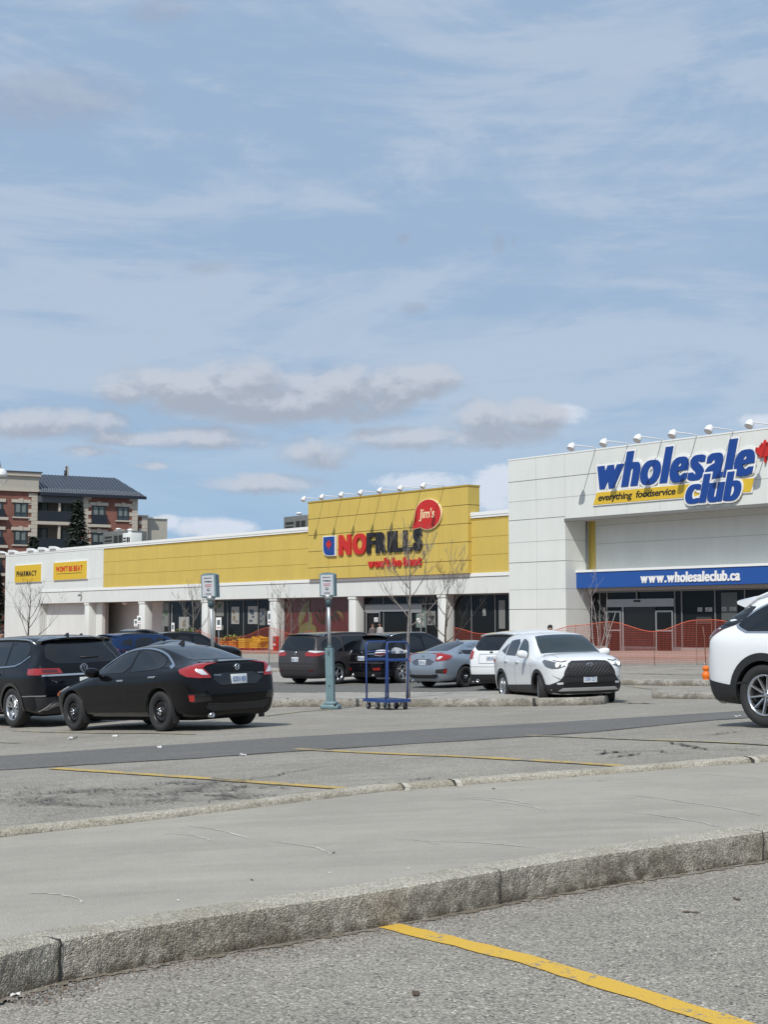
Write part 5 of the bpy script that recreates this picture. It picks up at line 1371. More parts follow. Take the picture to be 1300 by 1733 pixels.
# ================================================================== BUILDINGS
W_WALL = mat('wall_white', (.64, .665, .635), .85, var=.05, vscale=.6, bump=.15, bscale=60, streak=True)
W_PANEL = mat('panel_white', (.65, .67, .635), .8, var=.045, vscale=.5, streak=True)
W_CAP = mat('cap_white', (.76, .77, .75), .6); W_GREY = mat('wall_grey_panel', (.66, .675, .64), .85, var=.05, vscale=.5, streak=True)
YEL = mat('panel_yellow', (.56, .415, .095), .7, var=.06, vscale=.5, streak=True); YELD = mat('panel_yellow_trim', (.40, .27, .04), .7)
JOINT = mat('panel_joint_dark', (.10, .10, .09), .9); JOINTL = mat('panel_joint_light', (.40, .40, .38), .9); JOINTY = mat('panel_joint_yellow', (.13, .085, .015), .9); JOINTY2 = mat('panel_joint_yellow_light', (.38, .24, .03), .9)
GLASSW = mat('shop_glass', (.010, .012, .013), .07, spec=.15); FRAME = mat('window_frame_grey', (.20, .21, .21), .5, .3); FRAMEL = mat('door_frame_silver', (.30, .31, .31), .45, .4)
DARKIN = mat('shop_interior', (.020, .022, .022), .9); BLUE = mat('sign_blue', (.012, .075, .30), .5); BLUEL = mat('letter_blue', (.006, .050, .25), .45)
S_RED = mat('sign_red', (.52, .018, .014), .5); S_BLACK = mat('sign_black', (.010, .010, .013), .5); S_WHITE = mat('sign_white', (.78, .78, .76), .5); S_YEL = mat('sign_yellow', (.66, .44, .03), .5); S_CREAM = mat('sign_cream', (.80, .70, .42), .5)
MURAL = mat('mural_red', (.095, .018, .014), .25, var=.15, vscale=1.5); BANANA = mat('mural_banana', (.13, .11, .035), .3, var=.2, vscale=2); MLEAF = mat('mural_leaf', (.016, .024, .012), .4)
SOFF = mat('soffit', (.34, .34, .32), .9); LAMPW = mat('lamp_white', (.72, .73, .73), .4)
ROOFG = mat('flat_roof', (.30, .30, .29), .95)
TH = R(-51.2)
D1 = Vector((math.cos(TH), math.sin(TH), 0)); D2 = Vector((-math.sin(TH), math.cos(TH), 0))   # right along the front / into the building
class Front:
    def __init__(s, O, th=TH): s.O = Vector(O); s.th = th; s.dx = Vector((math.cos(th), math.sin(th), 0)); s.dy = Vector((-math.sin(th), math.cos(th), 0))
    def uz(s, px, py, y=0.0):
        u, v = uv_of(px, py); d = Vector((u, 1, v)); o = Vector((0, 0, CZ)) - s.O
        t = (y - o.dot(s.dy)) / d.dot(s.dy); p = o + d * t
        return p.dot(s.dx), p.z + 0.0
    def u(s, px, y=0.0, py=1000): return s.uz(px, py, y)[0]
    def z(s, px, py, y=0.0): return s.uz(px, py, y)[1]
    def root(s, name, label, cat): return thing(name, label, cat, (s.O.x, s.O.y, 0), s.th)
def zfix(F): pass
yNF = 89.3; NF = Front((uv_of(862, 1000)[0] * yNF, yNF, 0))
yWC = 80.6; WC = Front((uv_of(862, 1000)[0] * yWC, yWC, 0))
GB = -2.2   # foot of the walls, below the ground surface

# ---------------------------------------------------------------- yellow supermarket
nf = NF.root('supermarket_building', 'long low supermarket with yellow fascia and white colonnade', 'building')
zt = NF.z(862, 862); zyb = NF.z(862, 967.5); zs = NF.z(862, 1003); zyt = NF.z(700, 876) ; 
uL = NF.u(8); uR = 8.0
uW = NF.u(174); uB0 = NF.u(521); uB1 = NF.u(793)
ztL = NF.z(174, 921)
b = MB()
# fascia wall
b.box(uL, uW, 0, .35, zs, zt, W_WALL); b.box(uW, uR, .03, .35, zyb, zt - .22, YEL); b.box(uW, uR, .0, .35, zs, zyb, W_WALL)
b.box(uL - .03, uR, -.06, .45, zt - .22, zt, W_CAP); b.box(uL + .01, uR, -.03, .0, zt - .36, zt - .222, W_CAP)
b.box(uW - .06, uW, -.03, .02, zyb, zt - .36, W_CAP)
b.box(NF.u(66), uR, -.05, .0, zyb - .22, zyb - .02, W_CAP)
b.box(uW + .003, uR, .018, .029, zt - .5, zt - .37, YELD)
b.box(NF.u(66), uR, -.012, .0, zyb - .262, zyb - .222, JOINTL)
# solid left end, down to the ground
ucol = NF.u(67); b.box(uL, ucol, .003, .35, GB, zs, W_WALL)
for py in (986.5, 1027):
    z_ = NF.z(20, py); b.box(uL, ucol if py > 1000 else uW, -.006, .0, z_ - .01, z_ + .01, JOINTL)
b.build('fascia', nf)
b = MB()
b.box(uL, uL + .3, .35, 40, GB, zt - .3, W_WALL); b.box(uL + .3, uR, .36, 40, zt - .9, zt - .7, ROOFG); b.box(uL, uR, 40, 40.3, GB, zt - .3, W_WALL); b.box(uR - .3, uR, .36, 40, GB, zt - .3, W_WALL)
b.build('roof', nf)
# soffit and recessed wall
YW = .78   # glazing line
DEEP = 3.2
u66 = NF.u(66); u163 = NF.u(163); u235 = NF.u(235, 0, 1040); u262 = NF.u(262)
b = MB()
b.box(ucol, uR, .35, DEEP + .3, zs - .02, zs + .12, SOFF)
b.box(ucol - .3, NF.u(163, .2), YW, YW + .3, GB, zs - .02, W_WALL); b.box(ucol - .3, ucol - .002, .35, YW, GB, zs - .02, W_WALL)              # shallow recess with white wall
b.box(NF.u(160, DEEP), u262 + 1.2, DEEP, DEEP + .3, GB, zs - .02, W_WALL)         # deep bay
b.box(u262 - .02, u262 + .23, YW + .1, DEEP, GB, zs - .02, W_WALL)
b.build('wall', nf)
cols = [(143, 150), (235, 245), (341, 351), (456, 468), (590, 602), (741, 754)]
cu = []
for x0, x1 in cols:
    a, c_ = NF.u(x0, .04), NF.u(x1, .04); w = max(.62, min(.95, c_ - a)); cu.append((a, a + w))
    one('column', nf, lambda b: (b.bbox(a, a + w, .04, YW + .02, GB, zs - .021, W_WALL, .03), b.box(a - .04, a + w + .04, 0.0, YW, zs - .20, zs - .03, W_WALL)))
one('column', nf, lambda b: b.bbox(NF.u(163, 1.2), NF.u(172, 1.2), 1.2, 1.9, GB, zs - .021, W_WALL, .03))
# glazing bays between columns
bays = [(u262 + .23, cu[2][0]), (cu[2][1], cu[3][0]), (cu[3][1], cu[4][0]), (cu[4][1], cu[5][0]), (cu[5][1], uR)]
def glazing(par, u0, u1, y, z0, z1, mulls, transom=None, m=GLASSW, fw=.06, fm=FRAME):
    g = one('shop_window', par, lambda b: b.box(u0, u1, y, y + .03, z0, z1, m))
    def fr(b):
        b.box(u0, u1, y - .05, y + .04, z1 - fw, z1 + .0, fm); b.box(u0, u1, y - .05, y + .04, z0 - .25, z0 + fw, fm)
        for a in [u0 + fw / 2] + list(mulls) + [u1 - fw / 2]: b.box(a - fw / 2, a + fw / 2, y - .055, y + .041, z0 + fw, z1 - fw, fm)
        if transom:
            xs_ = [u0 + fw] + [mm for mm in mulls] + [u1 - fw]
            for p_, q_ in zip(xs_, xs_[1:]): b.box(p_ + fw / 2, q_ - fw / 2, y - .045, y + .03, transom - fw / 2, transom + fw / 2, fm)
    one('window_frame', g, fr); return g
zg = zs - .022; zgr = G(0, 100) + .12
gz0 = [G(*(NF.O + NF.dx * ((p + q) / 2)).xy) + .25 for p, q in bays]
g0 = glazing(nf, bays[0][0], bays[0][1], YW, gz0[0], zg, [NF.u(x, YW) for x in (287, 314)])
g1 = glazing(nf, bays[1][0], bays[1][1], YW, gz0[1], zg, [NF.u(x, YW) for x in (386, 413, 438)])
g2 = glazing(nf, bays[2][0], bays[2][1], YW, gz0[2], zg, [NF.u(x, YW) for x in (494, 524, 553)], m=MURAL)
g3 = glazing(nf, bays[3][0], bays[3][1], YW, gz0[3] - .1, zg, [NF.u(x, YW) for x in (650, 696, 722)], NF.z(660, 1023, YW))
g4 = glazing(nf, bays[4][0], bays[4][1], YW, gz0[4], zg, [NF.u(x, YW) for x in (799, 839)])
# mural: bananas and leaves printed on the panes
def crescent(b, cx, cz, r, a0, a1, w, m, y):
    n = 12; P_ = []
    for i in range(n + 1):
        t = a0 + (a1 - a0) * i / n; P_.append((cx + r * math.cos(t), cz + r * math.sin(t), w * math.sin(math.pi * min(1, max(.04, i / n)))))
    o_ = [(x + math.cos(a0 + (a1 - a0) * i / n) * ww, z + math.sin(a0 + (a1 - a0) * i / n) * ww) for i, (x, z, ww) in enumerate(P_)]
    i_ = [(x - math.cos(a0 + (a1 - a0) * i / n) * ww * .6, z - math.sin(a0 + (a1 - a0) * i / n) * ww * .6) for i, (x, z, ww) in enumerate(P_)]
    b.prism(o_ + i_[::-1], y, y + .006, m)
mu = MB(); ux = NF.u(513, YW); zz = NF.z(513, 1062, YW)
for k, (dx_, r_, a0, a1) in enumerate([(1.5, 1.9, 2.3, 3.3), (1.9, 2.1, 2.2, 3.25), (-.9, 1.9, -.15, .75), (2.35, 2.3, 2.15, 3.1)]):
    crescent(mu, ux + dx_, zz + .2, r_, a0, a1, .22, BANANA, YW - .012 - .002 * k)
mu.prism([(ux - .6, zz - .55), (ux + 1.8, zz - .55), (ux + 1.6, zz + .1), (ux + .6, zz + .45), (ux - .3, zz + .1)], YW - .03, YW - .024, BANANA)
for k in range(3): crescent(mu, NF.u(556 + 5 * k, YW) , zz + .0, .8 + .2 * k, .4, 1.5, .14, BANANA if k == 2 else MLEAF, YW - .014 - .003 * k)
for k in range(5):
    a = .5 + k * .5; cx = NF.u(545, YW); mu.prism([(cx, zz + .2), (cx + 1.3 * math.cos(a) + .1, zz + .3 + 1.2 * math.sin(a)), (cx + .9 * math.cos(a - .25), zz + .2 + .9 * math.sin(a - .25))], YW - .022 - k * .002, YW - .018 - k * .002, MLEAF)
mu.build('mural', g2)
POST = [mat('poster_grey', (.17, .18, .17), .6), mat('poster_pale', (.30, .31, .29), .6), mat('poster_green', (.05, .10, .05), .6), mat('poster_blue', (.04, .06, .10), .6), mat('poster_tan', (.20, .15, .09), .6)]
def poster(par, F, x0, y0, x1, y1, Y, m, art=None, name='poster'):
    a, z1_ = F.uz(x0, y0, Y); c_, z0_ = F.uz(x1, y1, Y)
    def f(b):
        b.box(a, c_, Y - .030, Y - .024, z0_, z1_, m)
        if art:
            for i in range(5):
                p = random.uniform(.1, .55); q = random.uniform(.08, .7); w = random.uniform(.15, .35); h = random.uniform(.08, .25)
                b.box(a + (c_ - a) * p, a + (c_ - a) * min(.95, p + w), Y - .033 - .001 * i, Y - .0315 - .001 * i, z0_ + (z1_ - z0_) * q, z0_ + (z1_ - z0_) * min(.95, q + h), art)
    one(name, par, f)
poster(g1, NF, 366, 1018, 379, 1043, YW, POST[0], POST[2]); poster(g1, NF, 392, 1027, 405, 1056, YW, POST[1], POST[4]); poster(g1, NF, 420, 1026, 436, 1056, YW, POST[1], POST[3])
poster(g1, NF, 366, 1058, 378, 1066, YW, POST[0], POST[4]); poster(g0, NF, 275, 1020, 285, 1060, YW, POST[0], POST[2]); poster(g0, NF, 303, 1044, 320, 1068, YW, POST[1], POST[4]); poster(g0, NF, 290, 1022, 292, 1055, YW, POST[0])
poster(g1, NF, 440, 1030, 449, 1058, YW, POST[0], POST[3])
# entrance
b = MB(); z1_ = NF.z(634, 1035, YW); a, c_ = NF.u(619, YW), NF.u(716, YW)
b.box(a, c_, YW - .09, YW - .06, NF.z(660, 1035, YW), NF.z(660, 1024, YW), FRAMEL); b.build('door_header', g3)
for x0, x1 in ((621, 645), (697, 715)):
    a, c_ = NF.u(x0, YW), NF.u(x1, YW); z0_ = gz0[3] - .3
    def f(b):
        for p, q in ((a, a + .09), (c_ - .09, c_)): b.box(p, q, YW - .10, YW - .062, z0_, z1_, FRAMEL)
        for z_ in (z1_ - .1, z0_ + 1.05, z0_): b.box(a + .09, c_ - .09, YW - .095, YW - .062, z_, z_ + .09, FRAMEL)
    one('door', g3, f)
poster(g3, NF, 634.0, 1045, 640, 1052.5, YW - .06, S_WHITE, S_BLACK, 'door_sticker')
poster(g3, NF, 705, 1028, 722, 1062, YW, mat('poster_mint', (.14, .19, .17), .6), POST[1]); poster(g3, NF, 724, 1034, 738, 1058, YW, POST[0], DARKIN); poster(g3, NF, 706, 1046, 713, 1053, YW - .01, S_WHITE)
poster(g4, NF, 845, 1016, 856, 1064, YW, POST[0]); poster(g4, NF, 818, 1030, 823, 1042, YW, POST[1], POST[3])
# canopy lamp
b = MB(); p = NF.uz(211, 1020, 1.8); b.lathe([(.0, -.16), (.20, -.12), (.26, 0), (.26, .06)], LAMPW, 16, Matrix.Translation((p[0], 1.8, zs - .08))); b.build('canopy_lamp', nf)
# raised yellow sign box
zb_t = NF.z(521, 852, -.2)
bx = MB(); YB = -.25; uB0, uB1 = NF.u(521, YB), NF.u(793, YB)
bx.box(uB0, uB1, YB, .72, zyb, zb_t, YEL); bx.box(uB0 - .03, uB1 + .03, YB - .04, .76, zb_t, zb_t + .10, YELD)
for y_ in (879, 906.6, 934, 961.5):
    z_ = NF.z(521, y_, YB); bx.box(uB0, uB1, YB - .006, YB, z_ - .018, z_ + .018, JOINTY); bx.box(uB1, uB1 + .006, YB, .72, z_ - .018, z_ + .018, JOINTY)
for x_ in (556, 591, 625, 662.5, 702, 743): u_ = NF.u(x_, YB); bx.box(u_ - .008, u_ + .008, YB - .004, YB, zyb, zb_t, JOINTY2)
bx.build('sign_box', nf)
b = MB()
for f_ in (.33, .66):
    z_ = zyb + (zt - .4 - zyb) * f_; b.box(uW, uB0 - .05, .018, .029, z_ - .008, z_ + .008, JOINTY2); b.box(uB1 + .02, uR, .018, .029, z_ - .008, z_ + .008, JOINTY2)
b.build('panel_joint', nf)
# sign letters and emblem
def fit(F, x0, x1, ytl, ybl, Y):
    a, z1 = F.uz(x0, ytl, Y); _, z0 = F.uz(x0, ybl, Y); c_ = F.u(x1, Y, (ytl + ybl) / 2); return a, c_, z0, z1
YS = YB
sg_ = thing('store_sign', 'red and black supermarket name lettering with blue shield on the yellow box', 'sign', (NF.O.x, NF.O.y, 0), TH)
a, c_, z0, z1 = fit(NF, 575, 622.5, 905.5, 940.5, YS); b = MB(); put_letters(b, 'NO', a, c_, z0, z1, YS - .12, YS - .02, S_RED, .03, .11, .09); b.build('lettering', sg_)
a2, c2, z02, z12 = fit(NF, 622.5, 716, 903, 937.5, YS); b = MB(); put_letters(b, 'FRILLS', a2, c2, z0 - .0, z1, YS - .12, YS - .02, S_BLACK, .03, .11, .09); b.build('lettering', sg_)
a, c_, z0, z1 = fit(NF, 624.5, 715, 945.5, 961, YS); b = MB(); put_letters(b, "won't be beat", a, c_, z0, z1, YS - .12, YS - .02, S_RED, .026, .10, .04); b.build('lettering', sg_)
a, c_, z0, z1 = fit(NF, 549, 570.5, 908, 942, YS)
b = MB(); sh = [(a, z1), (c_, z1), (c_, z0), (a + (c_ - a) * .35, z0 + .02), (a + (c_ - a) * .1, z0 + (z1 - z0) * .12), (a, z0 + (z1 - z0) * .34)]
b.prism(sh, YS - .15, YS - .01, S_WHITE); cx, cz = (a + c_) / 2, (z0 + z1) / 2
b.prism([(cx + (x - cx) * .88, cz + (z - cz) * .92) for x, z in sh], YS - .17, YS - .14, BLUEL)
LEAF = [(0, 1), (.14, .72), (.32, .80), (.26, .42), (.44, .60), (.52, .44), (.80, .50), (.70, .26), (.84, .16), (.46, -.14), (.52, -.30), (.06, -.24), (.05, -.72)]
LEAF = LEAF + [(-x, z) for x, z in LEAF[::-1] if x > 0]
b.prism([(cx + x * .36, cz + z * .46 + .02) for x, z in LEAF], YS - .185, YS - .17, S_RED); b.build('emblem', sg_)
# speech bubble
def bubble(s): 
    cx, cz = NF.uz(727, 870.5, YS); rx = (NF.u(749, YS, 870) - NF.u(704.5, YS, 870)) / 2; rz = .98; P_ = []
    for k in range(40):
        t = R(-115) + 2 * math.pi * k / 40
        P_.append((cx + rx * s * math.cos(t), cz + rz * s * math.sin(t)))
        
    tl = NF.uz(699.5, 897, YS); P_ = [p for k, p in enumerate(P_) if not (34 <= k <= 38)]
    i = 34; P_.insert(i, (tl[0] + (0 if s > 1 else .08), tl[1] + (0 if s > 1 else .05))); P_.insert(i, (cx - rx * s * .88, cz - rz * s * .42)); 
    return P_
b = MB(); b.prism(bubble(1.018), YS - .14, YS - .02, S_CREAM); b.prism(bubble(.972), YS - .16, YS - .13, S_RED); o = b.build('speech_bubble', sg_)
a, c_, z0, z1 = fit(NF, 713, 739, 861.5, 883, YS); b = MB(); put_text(b, "Jim's", a, c_, z0, z1, YS - .18, YS - .155, S_CREAM, .012, shear=.1); b.build('lettering', o)
# flat signs on the white end
for (x0, x1, yt, yb, txt, m, lab) in ((26.5, 70.5, 957.7, 986, 'PHARMACY', S_BLACK, 'small yellow pharmacy sign at the far left end of the white wall'), (92, 148, 952.8, 982, "WON'T BE BEAT", S_RED, 'yellow sign with red lettering left of where the yellow band starts')):
    s_ = thing('wall_sign', lab, 'sign', (NF.O.x, NF.O.y, 0), TH)
    a, c_, z0, z1 = fit(NF, x0, x1, yt, yb, -.02)
    one('sign_panel', s_, lambda b: (b.box(a, c_, -.14, -.02, z0, z1, S_YEL), b.box(a - .04, c_ + .04, -.12, -.005, z0 - .04, z1 + .04, S_WHITE)))
    h = z1 - z0; w = c_ - a
    b = MB()
    if txt[0] == 'P': put_letters(b, txt, a + w * .07, a + w * .84, z0 + h * .34, z0 + h * .66, -.15, -.139, m, .02, .05, .09)
    else:
        put_letters(b, txt, a + w * .08, a + w * .88, z0 + h * .46, z0 + h * .78, -.15, -.139, m, .02, .05, .09)
        b.box(a + w * .10, a + w * .86, -.145, -.139, z0 + h * .33, z0 + h * .36, S_BLACK)
    b.build('lettering', s_)
# small security lamp on the fascia
s_ = thing('wall_lamp', 'small grey floodlight fixed to the white fascia right of the yellow slogan sign', 'lamp', (NF.O.x, NF.O.y, 0), TH)
u_, z_ = NF.uz(138, 1007, 0); one('lamp_head', s_, lambda b: (b.bbox(u_ - .12, u_ + .12, -.35, -.1, z_ - .12, z_ + .05, FRAME, .03), b.tube([(u_, -.01, z_ + .25), (u_, -.2, z_ + .15), (u_, -.22, z_ + .03)], .03, FRAME, 6)))
# gooseneck lights
def arm_light(F, px, py, arm, y, ztop, r, label, grp, flip=False):
    u_ = F.u(px, y, py); t = thing('sign_light', label, 'lamp', (F.O.x, F.O.y, 0), TH, grp); t.location = F.O + F.dx * u_ + F.dy * y + Vector((0, 0, ztop)); 
    one('arm', t, lambda b: b.tube([(0, .10, -.12), (0, .08, .02), (0, -.1, .08), (0, -arm + .1, .10)], .028, LAMPW, 8))
    def hd(b):
        M = Matrix.Translation((0, -arm, -.02)) @ Matrix.Rotation(R(-35), 4, 'X')
        b.lathe([(.02, .30 * r / .25), (.06, .26), (r * .5, .20), (r * .95, .08), (r, -.12), (r * .96, -.14), (0, -.12)], LAMPW, 18, M)
        b.tube([(0, -arm, .0), (0, -arm + .1, .11)], .03, LAMPW, 6)
    one('lamp_head', t, hd)
ORD = ['first', 'second', 'third', 'fourth', 'fifth', 'sixth', 'seventh']
for i, (x_) in enumerate([548, 579, 612, 645, 678, 713, 752]):
    arm_light(NF, x_, 845, 1.75, YB, zb_t + .1, .165, '%s white lamp from the left on the yellow sign box' % ORD[i], 'lamps over the yellow sign box')
# white cowls along the roof edge at the far left
for i, x_ in enumerate([16, 36, 68, 87, 106]):
    u_ = NF.u(x_, 1.0, 930); t = thing('roof_light', '%s white wedge lamp from the left on the far white roof edge' % ORD[i], 'lamp', NF.O + NF.dx * u_ + NF.dy * .1 + Vector((0, 0, zt)), TH, 'lamps on the white roof edge')
    one('lamp_head', t, lambda b: (b.prism([(-.55, .0), (.75, .0), (.65, .10), (-.25, .26), (-.5, .22)], -.30, .25, LAMPW)))
# roof plant
def hvac(F, px, Y, w, d, h, label, m):
    u_ = F.u(px, Y, 890); t = thing('rooftop_unit', label, 'air conditioner', F.O + F.dx * u_ + F.dy * Y + Vector((0, 0, zt - .75)), TH)
    one('cabinet', t, lambda b: (b.bbox(-w / 2, w / 2, 0, d, .3, h, m, .04), b.box(-w / 2 + .1, w / 2 - .1, .1, d - .1, 0, .31, m)))
    def lv(b):
        for i in range(5): b.box(-w * .42, -w * .08, -.02, -.002, .6 + i * (h - .9) / 5, .6 + (i + .55) * (h - .9) / 5, DARKIN)
        for i in range(2):
            for j in range(2): b.box(w * (.02 + .22 * i), w * (.19 + .22 * i), -.02, -.002, .55 + j * (h - .8) / 2, .5 + (j + .85) * (h - .8) / 2, DARKIN)
    one('louvre', t, lv)
    one('vent_cap', t, lambda b: b.lathe([(.18, h), (.18, h + .25), (.28, h + .28), (.25, h + .38), (0, h + .42)], S_WHITE, 14, Matrix.Translation((-w * .3, d * .5, 0))))
    return t
HV = mat('hvac_grey', (.13, .135, .13), .6, var=.1)
hvac(NF, 500, 9, 3.4, 2.2, 2.75, 'dark grey ventilation box on the roof left of the yellow sign box', HV)
hvac(NF, 192, 6, 4.2, 2.4, 2.6, 'grey air conditioning unit on the roof in front of the brick flats', HV)
t = hvac(NF, 214, 5, 1.5, 1.2, 2.2, 'small pale roof box beside the air conditioning unit', W_GREY)

# ---------------------------------------------------------------- white wholesale store
wc = WC.root('wholesale_store_building', 'tall white panelled wholesale store with blue canopy band', 'building')
u1 = WC.u(958, 0, 1000); wt = WC.z(862, 780); wh = WC.z(958, 879.5); D = 1.8; UR = WC.u(1300) + 14
b = MB()
b.box(0, u1, 0, D + .4, GB, wt, W_PANEL); b.box(u1, UR, 0, .5, wh, wt, W_PANEL)
b.box(-.02, UR, -.02, .52, wt, wt + .07, W_CAP)
b.box(0, .3, D + .4, 45, GB, wt, W_PANEL); b.box(.3, UR, .5, 45, wt - .6, wt - .45, ROOFG)
# panel joints
zr = [WC.z(862, y_) for y_ in (816.5, 850, 881.5, 919, 953, 998.5, 1031.5)]
for i, z_ in enumerate(zr):
    b.box(0, u1 if i > 1 else UR, -.005, 0, z_ - .014, z_ + .014, JOINTL if i % 2 else JOINT)
    if i > 2: b.box(u1, u1 + .005, .0, D, z_ - .012, z_ + .012, JOINTL)
um = WC.u(908.5, 0, 900); wp = um
for k in range(-0, 40):
    u_ = um + wp * k
    if u_ > UR: break
    b.box(u_ - .008, u_ + .008, -.004, 0, (wh if u_ > u1 - .1 else GB), wt, JOINTL)
b.build('facade', wc)
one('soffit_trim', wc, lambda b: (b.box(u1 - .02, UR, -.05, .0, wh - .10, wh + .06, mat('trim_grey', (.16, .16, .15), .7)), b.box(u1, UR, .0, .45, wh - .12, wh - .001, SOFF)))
zba = WC.z(975, 967.5, .8)
b = MB(); b.box(u1, UR, D, D + .3, zba - .4, wh + .6, W_GREY)
for y_ in (890, 921): z_ = WC.z(1008, y_, D); b.box(WC.u(1008, D, 920), UR, D - .006, D, z_ - .01, z_ + .01, JOINTL)
b.build('recessed_wall', wc)
one('yellow_strip', wc, lambda b: (b.box(WC.u(991, D, 920), WC.u(1008.5, D, 920), D - .03, D - .001, zba, wh - .0, YEL)))
one('downpipe', wc, lambda b: b.tube([(u1 + .06, D - .22, wh), (u1 + .06, D - .22, zba)], .05, mat('pipe_grey', (.25, .26, .26), .5), 8))
# blue canopy band
ub = WC.u(975, .8, 980); zb0 = WC.z(975, 995.5, .8); zb1 = WC.z(975, 969, .8)
cp = thing('canopy_sign', 'blue canopy band with white web address over the wholesale entrance', 'sign', (WC.O.x, WC.O.y, 0), TH)
one('canopy', cp, lambda b: (b.box(ub, UR, .8, D - .002, zb0, zb1, BLUE), b.box(ub - .03, UR, .76, D - .002, zb1, zb1 + .12, W_CAP)))
a, c_, z0, z1 = fit(WC, 1085, 1254, 966, 988.5, .8)
b = MB(); put_letters(b, 'www.wholesaleclub.ca', a, c_, zb0 + (zb1 - zb0) * .20, zb0 + (zb1 - zb0) * .82, .76, .801, S_WHITE, .02, .05, .035, .05); b.build('lettering', cp)
# storefront under the canopy
YG = D + .02; us = WC.u(993.5, YG, 1050); zst = WC.z(993.5, 1001.5, YG)
zgd = G(*(WC.O + WC.dx * 8).xy)
one('lintel', wc, lambda b: b.box(us - .1, UR, D - .3, D + .3, zst, zb0 - .002, mat('lintel_beige', (.40, .38, .34), .8)))
mul = [WC.u(x, YG) for x in (1016.5, 1029, 1143.5, 1155, 1211.5, 1262)] ; mul += [mul[-1] + 2.2 * k for k in range(1, 7)]
gw = glazing(wc, us, UR, YG, zgd + .32, zst - .01, [m_ for m_ in mul if m_ < UR - .3], None)
def ent(b):
    y = YG - .07
    zh0, zh1 = WC.z(1080, 1027, YG), WC.z(1080, 1017, YG)
    b.box(WC.u(1029, YG), WC.u(1143, YG), y - .03, y + .01, zh0, zh1 + .1, FRAMEL)
    b.box(WC.u(1079, YG), WC.u(1081, YG), y - .02, y + .012, zh1 + .1, zst, FRAME)
    b.box(WC.u(1076, YG), WC.u(1086, YG), y - .08, y - .03, zh0 + .25, zh0 + .34, DARKIN)
one('door_header', gw, ent)
for x0, x1 in ((1028, 1053), (1055, 1057.5), (1111.5, 1141)):
    a, c_ = WC.u(x0, YG), WC.u(x1, YG); z0_ = zgd + .03; z1_ = WC.z(1080, 1033.5, YG) if x1 - x0 > 5 else WC.z(1080, 1027, YG)
    def f(b):
        y = YG - .10
        if x1 - x0 < 5: b.box(a, c_, y, y + .04, z0_, z1_, FRAMEL); return
        for p, q in ((a, a + .08), (c_ - .08, c_)): b.box(p, q, y, y + .04, z0_, z1_, FRAMEL)
        for z_ in (z1_ - .08, z0_ + 1.12, z0_): b.box(a + .08, c_ - .08, y + .002, y + .038, z_, z_ + .08, FRAMEL)
        b.box(a + .08, c_ - .08, y + .015, y + .02, z0_, z1_, GLASSW)
    one('door', gw, f)
one('door_opening', gw, lambda b: b.box(WC.u(1058, YG), WC.u(1111, YG), YG - .05, YG - .035, zgd + .05, WC.z(1080, 1027, YG), mat('door_void', (.006, .007, .007), .3)))
for (x0, y0, x1, y1) in ((1182, 1028, 1190, 1035), (1195, 1028, 1207, 1035), (1223, 1027, 1231, 1034), (1236, 1027, 1248, 1034)): poster(gw, WC, x0, y0, x1, y1, YG, POST[1], POST[0])
poster(gw, WC, 1222, 1003, 1250, 1050, YG + .004, mat('poster_dim', (.075, .085, .08), .5)); poster(gw, WC, 1180, 1044, 1206, 1056, YG, mat('shelf_dim', (.04, .04, .04), .7))
one('plinth', wc, lambda b: (b.box(WC.u(1155, YG), UR, D - .1, D + .2, zgd - .6, zgd + .34, mat('plinth_stone', (.30, .28, .25), .9)), b.box(us, WC.u(1028, YG), D - .1, D + .2, zgd - .6, zgd + .34, mat('plinth_stone', (.3, .28, .25), .9))))
# big sign
ws = thing('store_sign', 'large blue wholesale store name in italic letters over a yellow slogan strip', 'sign', (WC.O.x, WC.O.y, 0), TH)
def wt_(txt, x0, x1, yt, yb, yf, bk):
    a, c_, z0, z1 = fit(WC, x0, x1, yt, yb, 0)
    b = MB(); put_letters(b, txt, a, c_, z0, z1, yf + .03, bk, S_WHITE, .010, .12, .016, .25, grow=.045); b.build('letter_backing', ws)
    b = MB(); put_letters(b, txt, a, c_, z0, z1, yf, bk, BLUEL, .010, .12, .016, .25); b.build('lettering', ws)
k0, zq0 = WC.uz(1005, 856.5, 0); k1 = WC.u(1278, 0, 830); k2, zq1 = WC.uz(1009, 832.5, 0)
kx = WC.u(1284, 0, 820)
b = MB(); b.prism([(k0, zq0), (k1 - .1, zq0), (kx - .1, zq1), (k0 + .28, zq1)], -.06, -.01, S_WHITE); b.prism([(k0 + .05, zq0 + .05), (k1 - .16, zq0 + .05), (kx - .16, zq1 - .05), (k0 + .30, zq1 - .05)], -.075, -.05, S_YEL); b.build('slogan_strip', ws)
a, c_ = WC.u(1015, 0, 845), WC.u(1146, 0, 838); hh = zq1 - zq0
b = MB(); put_text(b, 'everything  foodservice', a, c_, zq0 + hh * .16, zq0 + hh * .80, -.085, -.070, S_BLACK, .022, .2, .95); b.build('lettering', ws)
wt_('wholesale', 1009, 1280, 771, 829.5, -.09, -.01)
wt_('club', 1163, 1258, 806, 854, -.15, -.076)
cx, cz = WC.uz(1298, 767, 0); b = MB(); b.prism([(cx + x * .62, cz + z * .62) for x, z in LEAF], -.14, -.02, S_RED); b.build('maple_leaf', ws)
for i, x_ in enumerate([1009, 1064, 1122, 1181, 1243, 1312]):
    arm_light(WC, x_, 760, 1.8, 0, wt + .05, .20, '%s white lamp from the left above the big blue sign' % ORD[i], 'lamps over the big blue sign')

